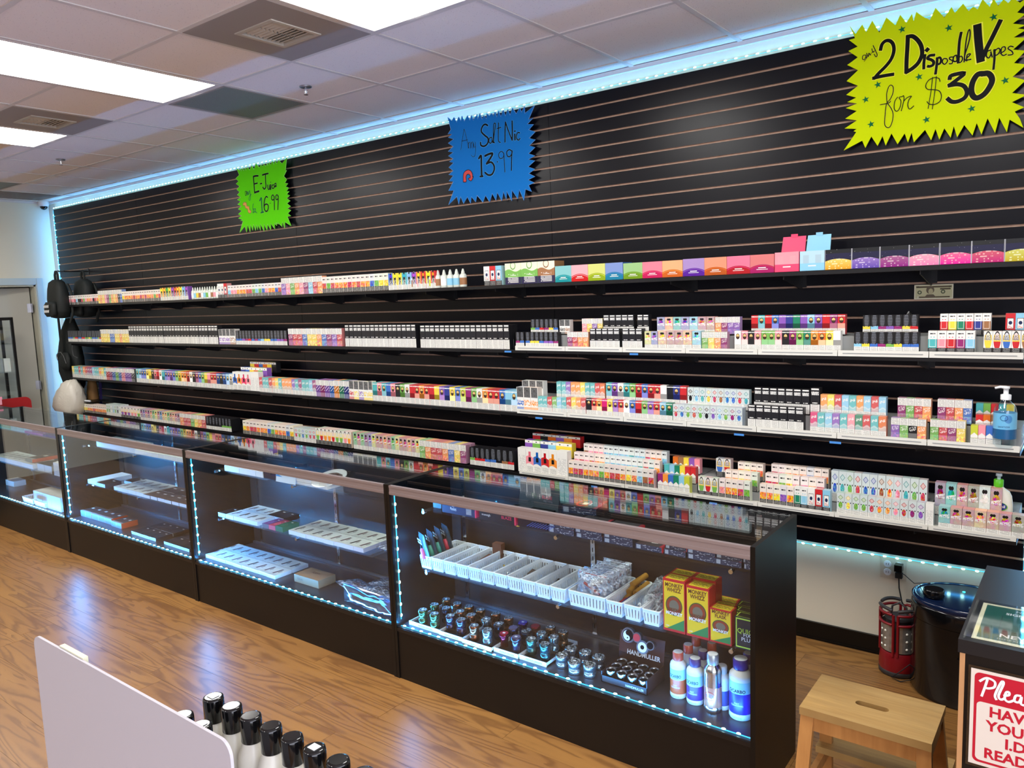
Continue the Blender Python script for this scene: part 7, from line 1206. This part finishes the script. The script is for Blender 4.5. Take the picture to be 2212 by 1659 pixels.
# ---------------- through the far doorway and beside it ----------------
t=empty('glass_tower_cabinet',(-6.75,-1.12,0),label='black-framed glass cabinet standing before the far doorway',cat='cabinet')
W2,D2,H2=.32,.5,1.78
for a_ in (0,W2-.025):
    for b_ in (0,D2-.025): MB().box(a_,a_+.025,b_,b_+.025,0,H2).build('post',M_black,t)
MB().box(.0251,W2-.0251,0,.025,H2-.03,H2).box(.0251,W2-.0251,D2-.025,D2,H2-.03,H2).box(0,.025,.0251,D2-.0251,H2-.03,H2).box(W2-.025,W2,.0251,D2-.0251,H2-.03,H2).build('top_frame',M_black,t)
MB().box(0.0,W2,0.0,D2,0,.5).build('base_cabinet',M_black,t)
MB().box(W2-.008,W2-.003,.026,D2-.026,.5,H2-.03).build('glass_side',M_glass,t); MB().box(.026,W2-.026,.003,.008,.5,H2-.03).build('glass_side',M_glass,t)
for z_ in (.92,1.2,1.5): MB().box(.02,W2-.02,.02,D2-.02,z_,z_+.006).build('glass_shelf',M_glass,t)
for q in range(6): thing('boxed_item',MB().box(0,.05,0,.06,0,.14),M_card if q%2 else flat('item_grey_%d'%q,(150,155,155)),'pale boxed item in the glass cabinet, %s along its shelves'%ORD[q],'box',(-6.62,-1.05+.07*q,1.507 if q<3 else 1.207),group='items in the glass cabinet')
t=empty('red_chair',(-6.15,-.82,0),label='red plastic chair behind the far display case near the doorway',cat='chair')
M_rp=flat('red_plastic',(165,24,30),.4)
m=MB(); Q=rrect(-.22,.22,.5,.95,.06,0,5); m.prism([(x,z) for x,_,z in Q],.0,.02); o=m.build('backrest',M_rp,t); o.rotation_euler=(0,0,pi/2); o.location=(-.1,.0,0)
MB().box(-.1,.33,-.21,.21,.42,.445).build('seat',M_rp,t)
for a_ in (-.08,.3):
    for b_ in (-.19,.19): MB().tube([(a_,b_,0),(a_,b_,.42)],.012,8).build('leg',M_steel,t)
t=empty('side_cabinet',(-6.1,-1.72,0),label='low black cabinet past the far end of the display cases',cat='cabinet')
MB().box(0,.78,0,.62,0,.93).build('body',M_black,t); MB().box(-.01,.79,-.01,.63,.93,.95).build('top',M_black,t)
t=empty('pink_box',(-5.98,-1.35,.951),label='pink lidded box on the low black cabinet at the far end',cat='box')
MB().box(0,.25,0,.3,0,.05).build('base',flat('pink_card',(235,160,175),.5),t); MB().box(-.004,.254,-.004,.304,.05,.075).build('lid',flat('pink_card_lid',(240,150,170),.5),t)
t=empty('card_display',(-6.2,-1.1,.951),label='small black desk display with white slanted card behind the pink box',cat='display'); MB().box(0,.12,0,.12,0,.14).build('stand',M_blackg,t); MB().obox((.05,.06,.2),(.15,.16,.01),Matrix.Rotation(.6,4,'Y')).build('white_card',M_card,t)
# blue painter's tape price tabs on shelf fronts
bt=flat('blue_tape',(70,140,215),.6); k=0
for (x_,z_,w_) in ((-.16,1.493,.05),(.05,1.107,.05),(.68,1.493,.05),(1.25,1.107,.05),(1.7,1.107,.05),(.42,.742,.04),(1.12,.742,.04)):
    t=MB().box(x_,x_+w_,-.3065,-.3055,z_-.008,z_+.002).build('tape_tab',bt,None,label='blue tape tab stuck under the tray edge, %s shelf, %s one'%({1.493:'second',1.107:'third',.742:'bottom'}[z_],ORD[k]),cat='tape',group='blue tape tabs'); k+=1
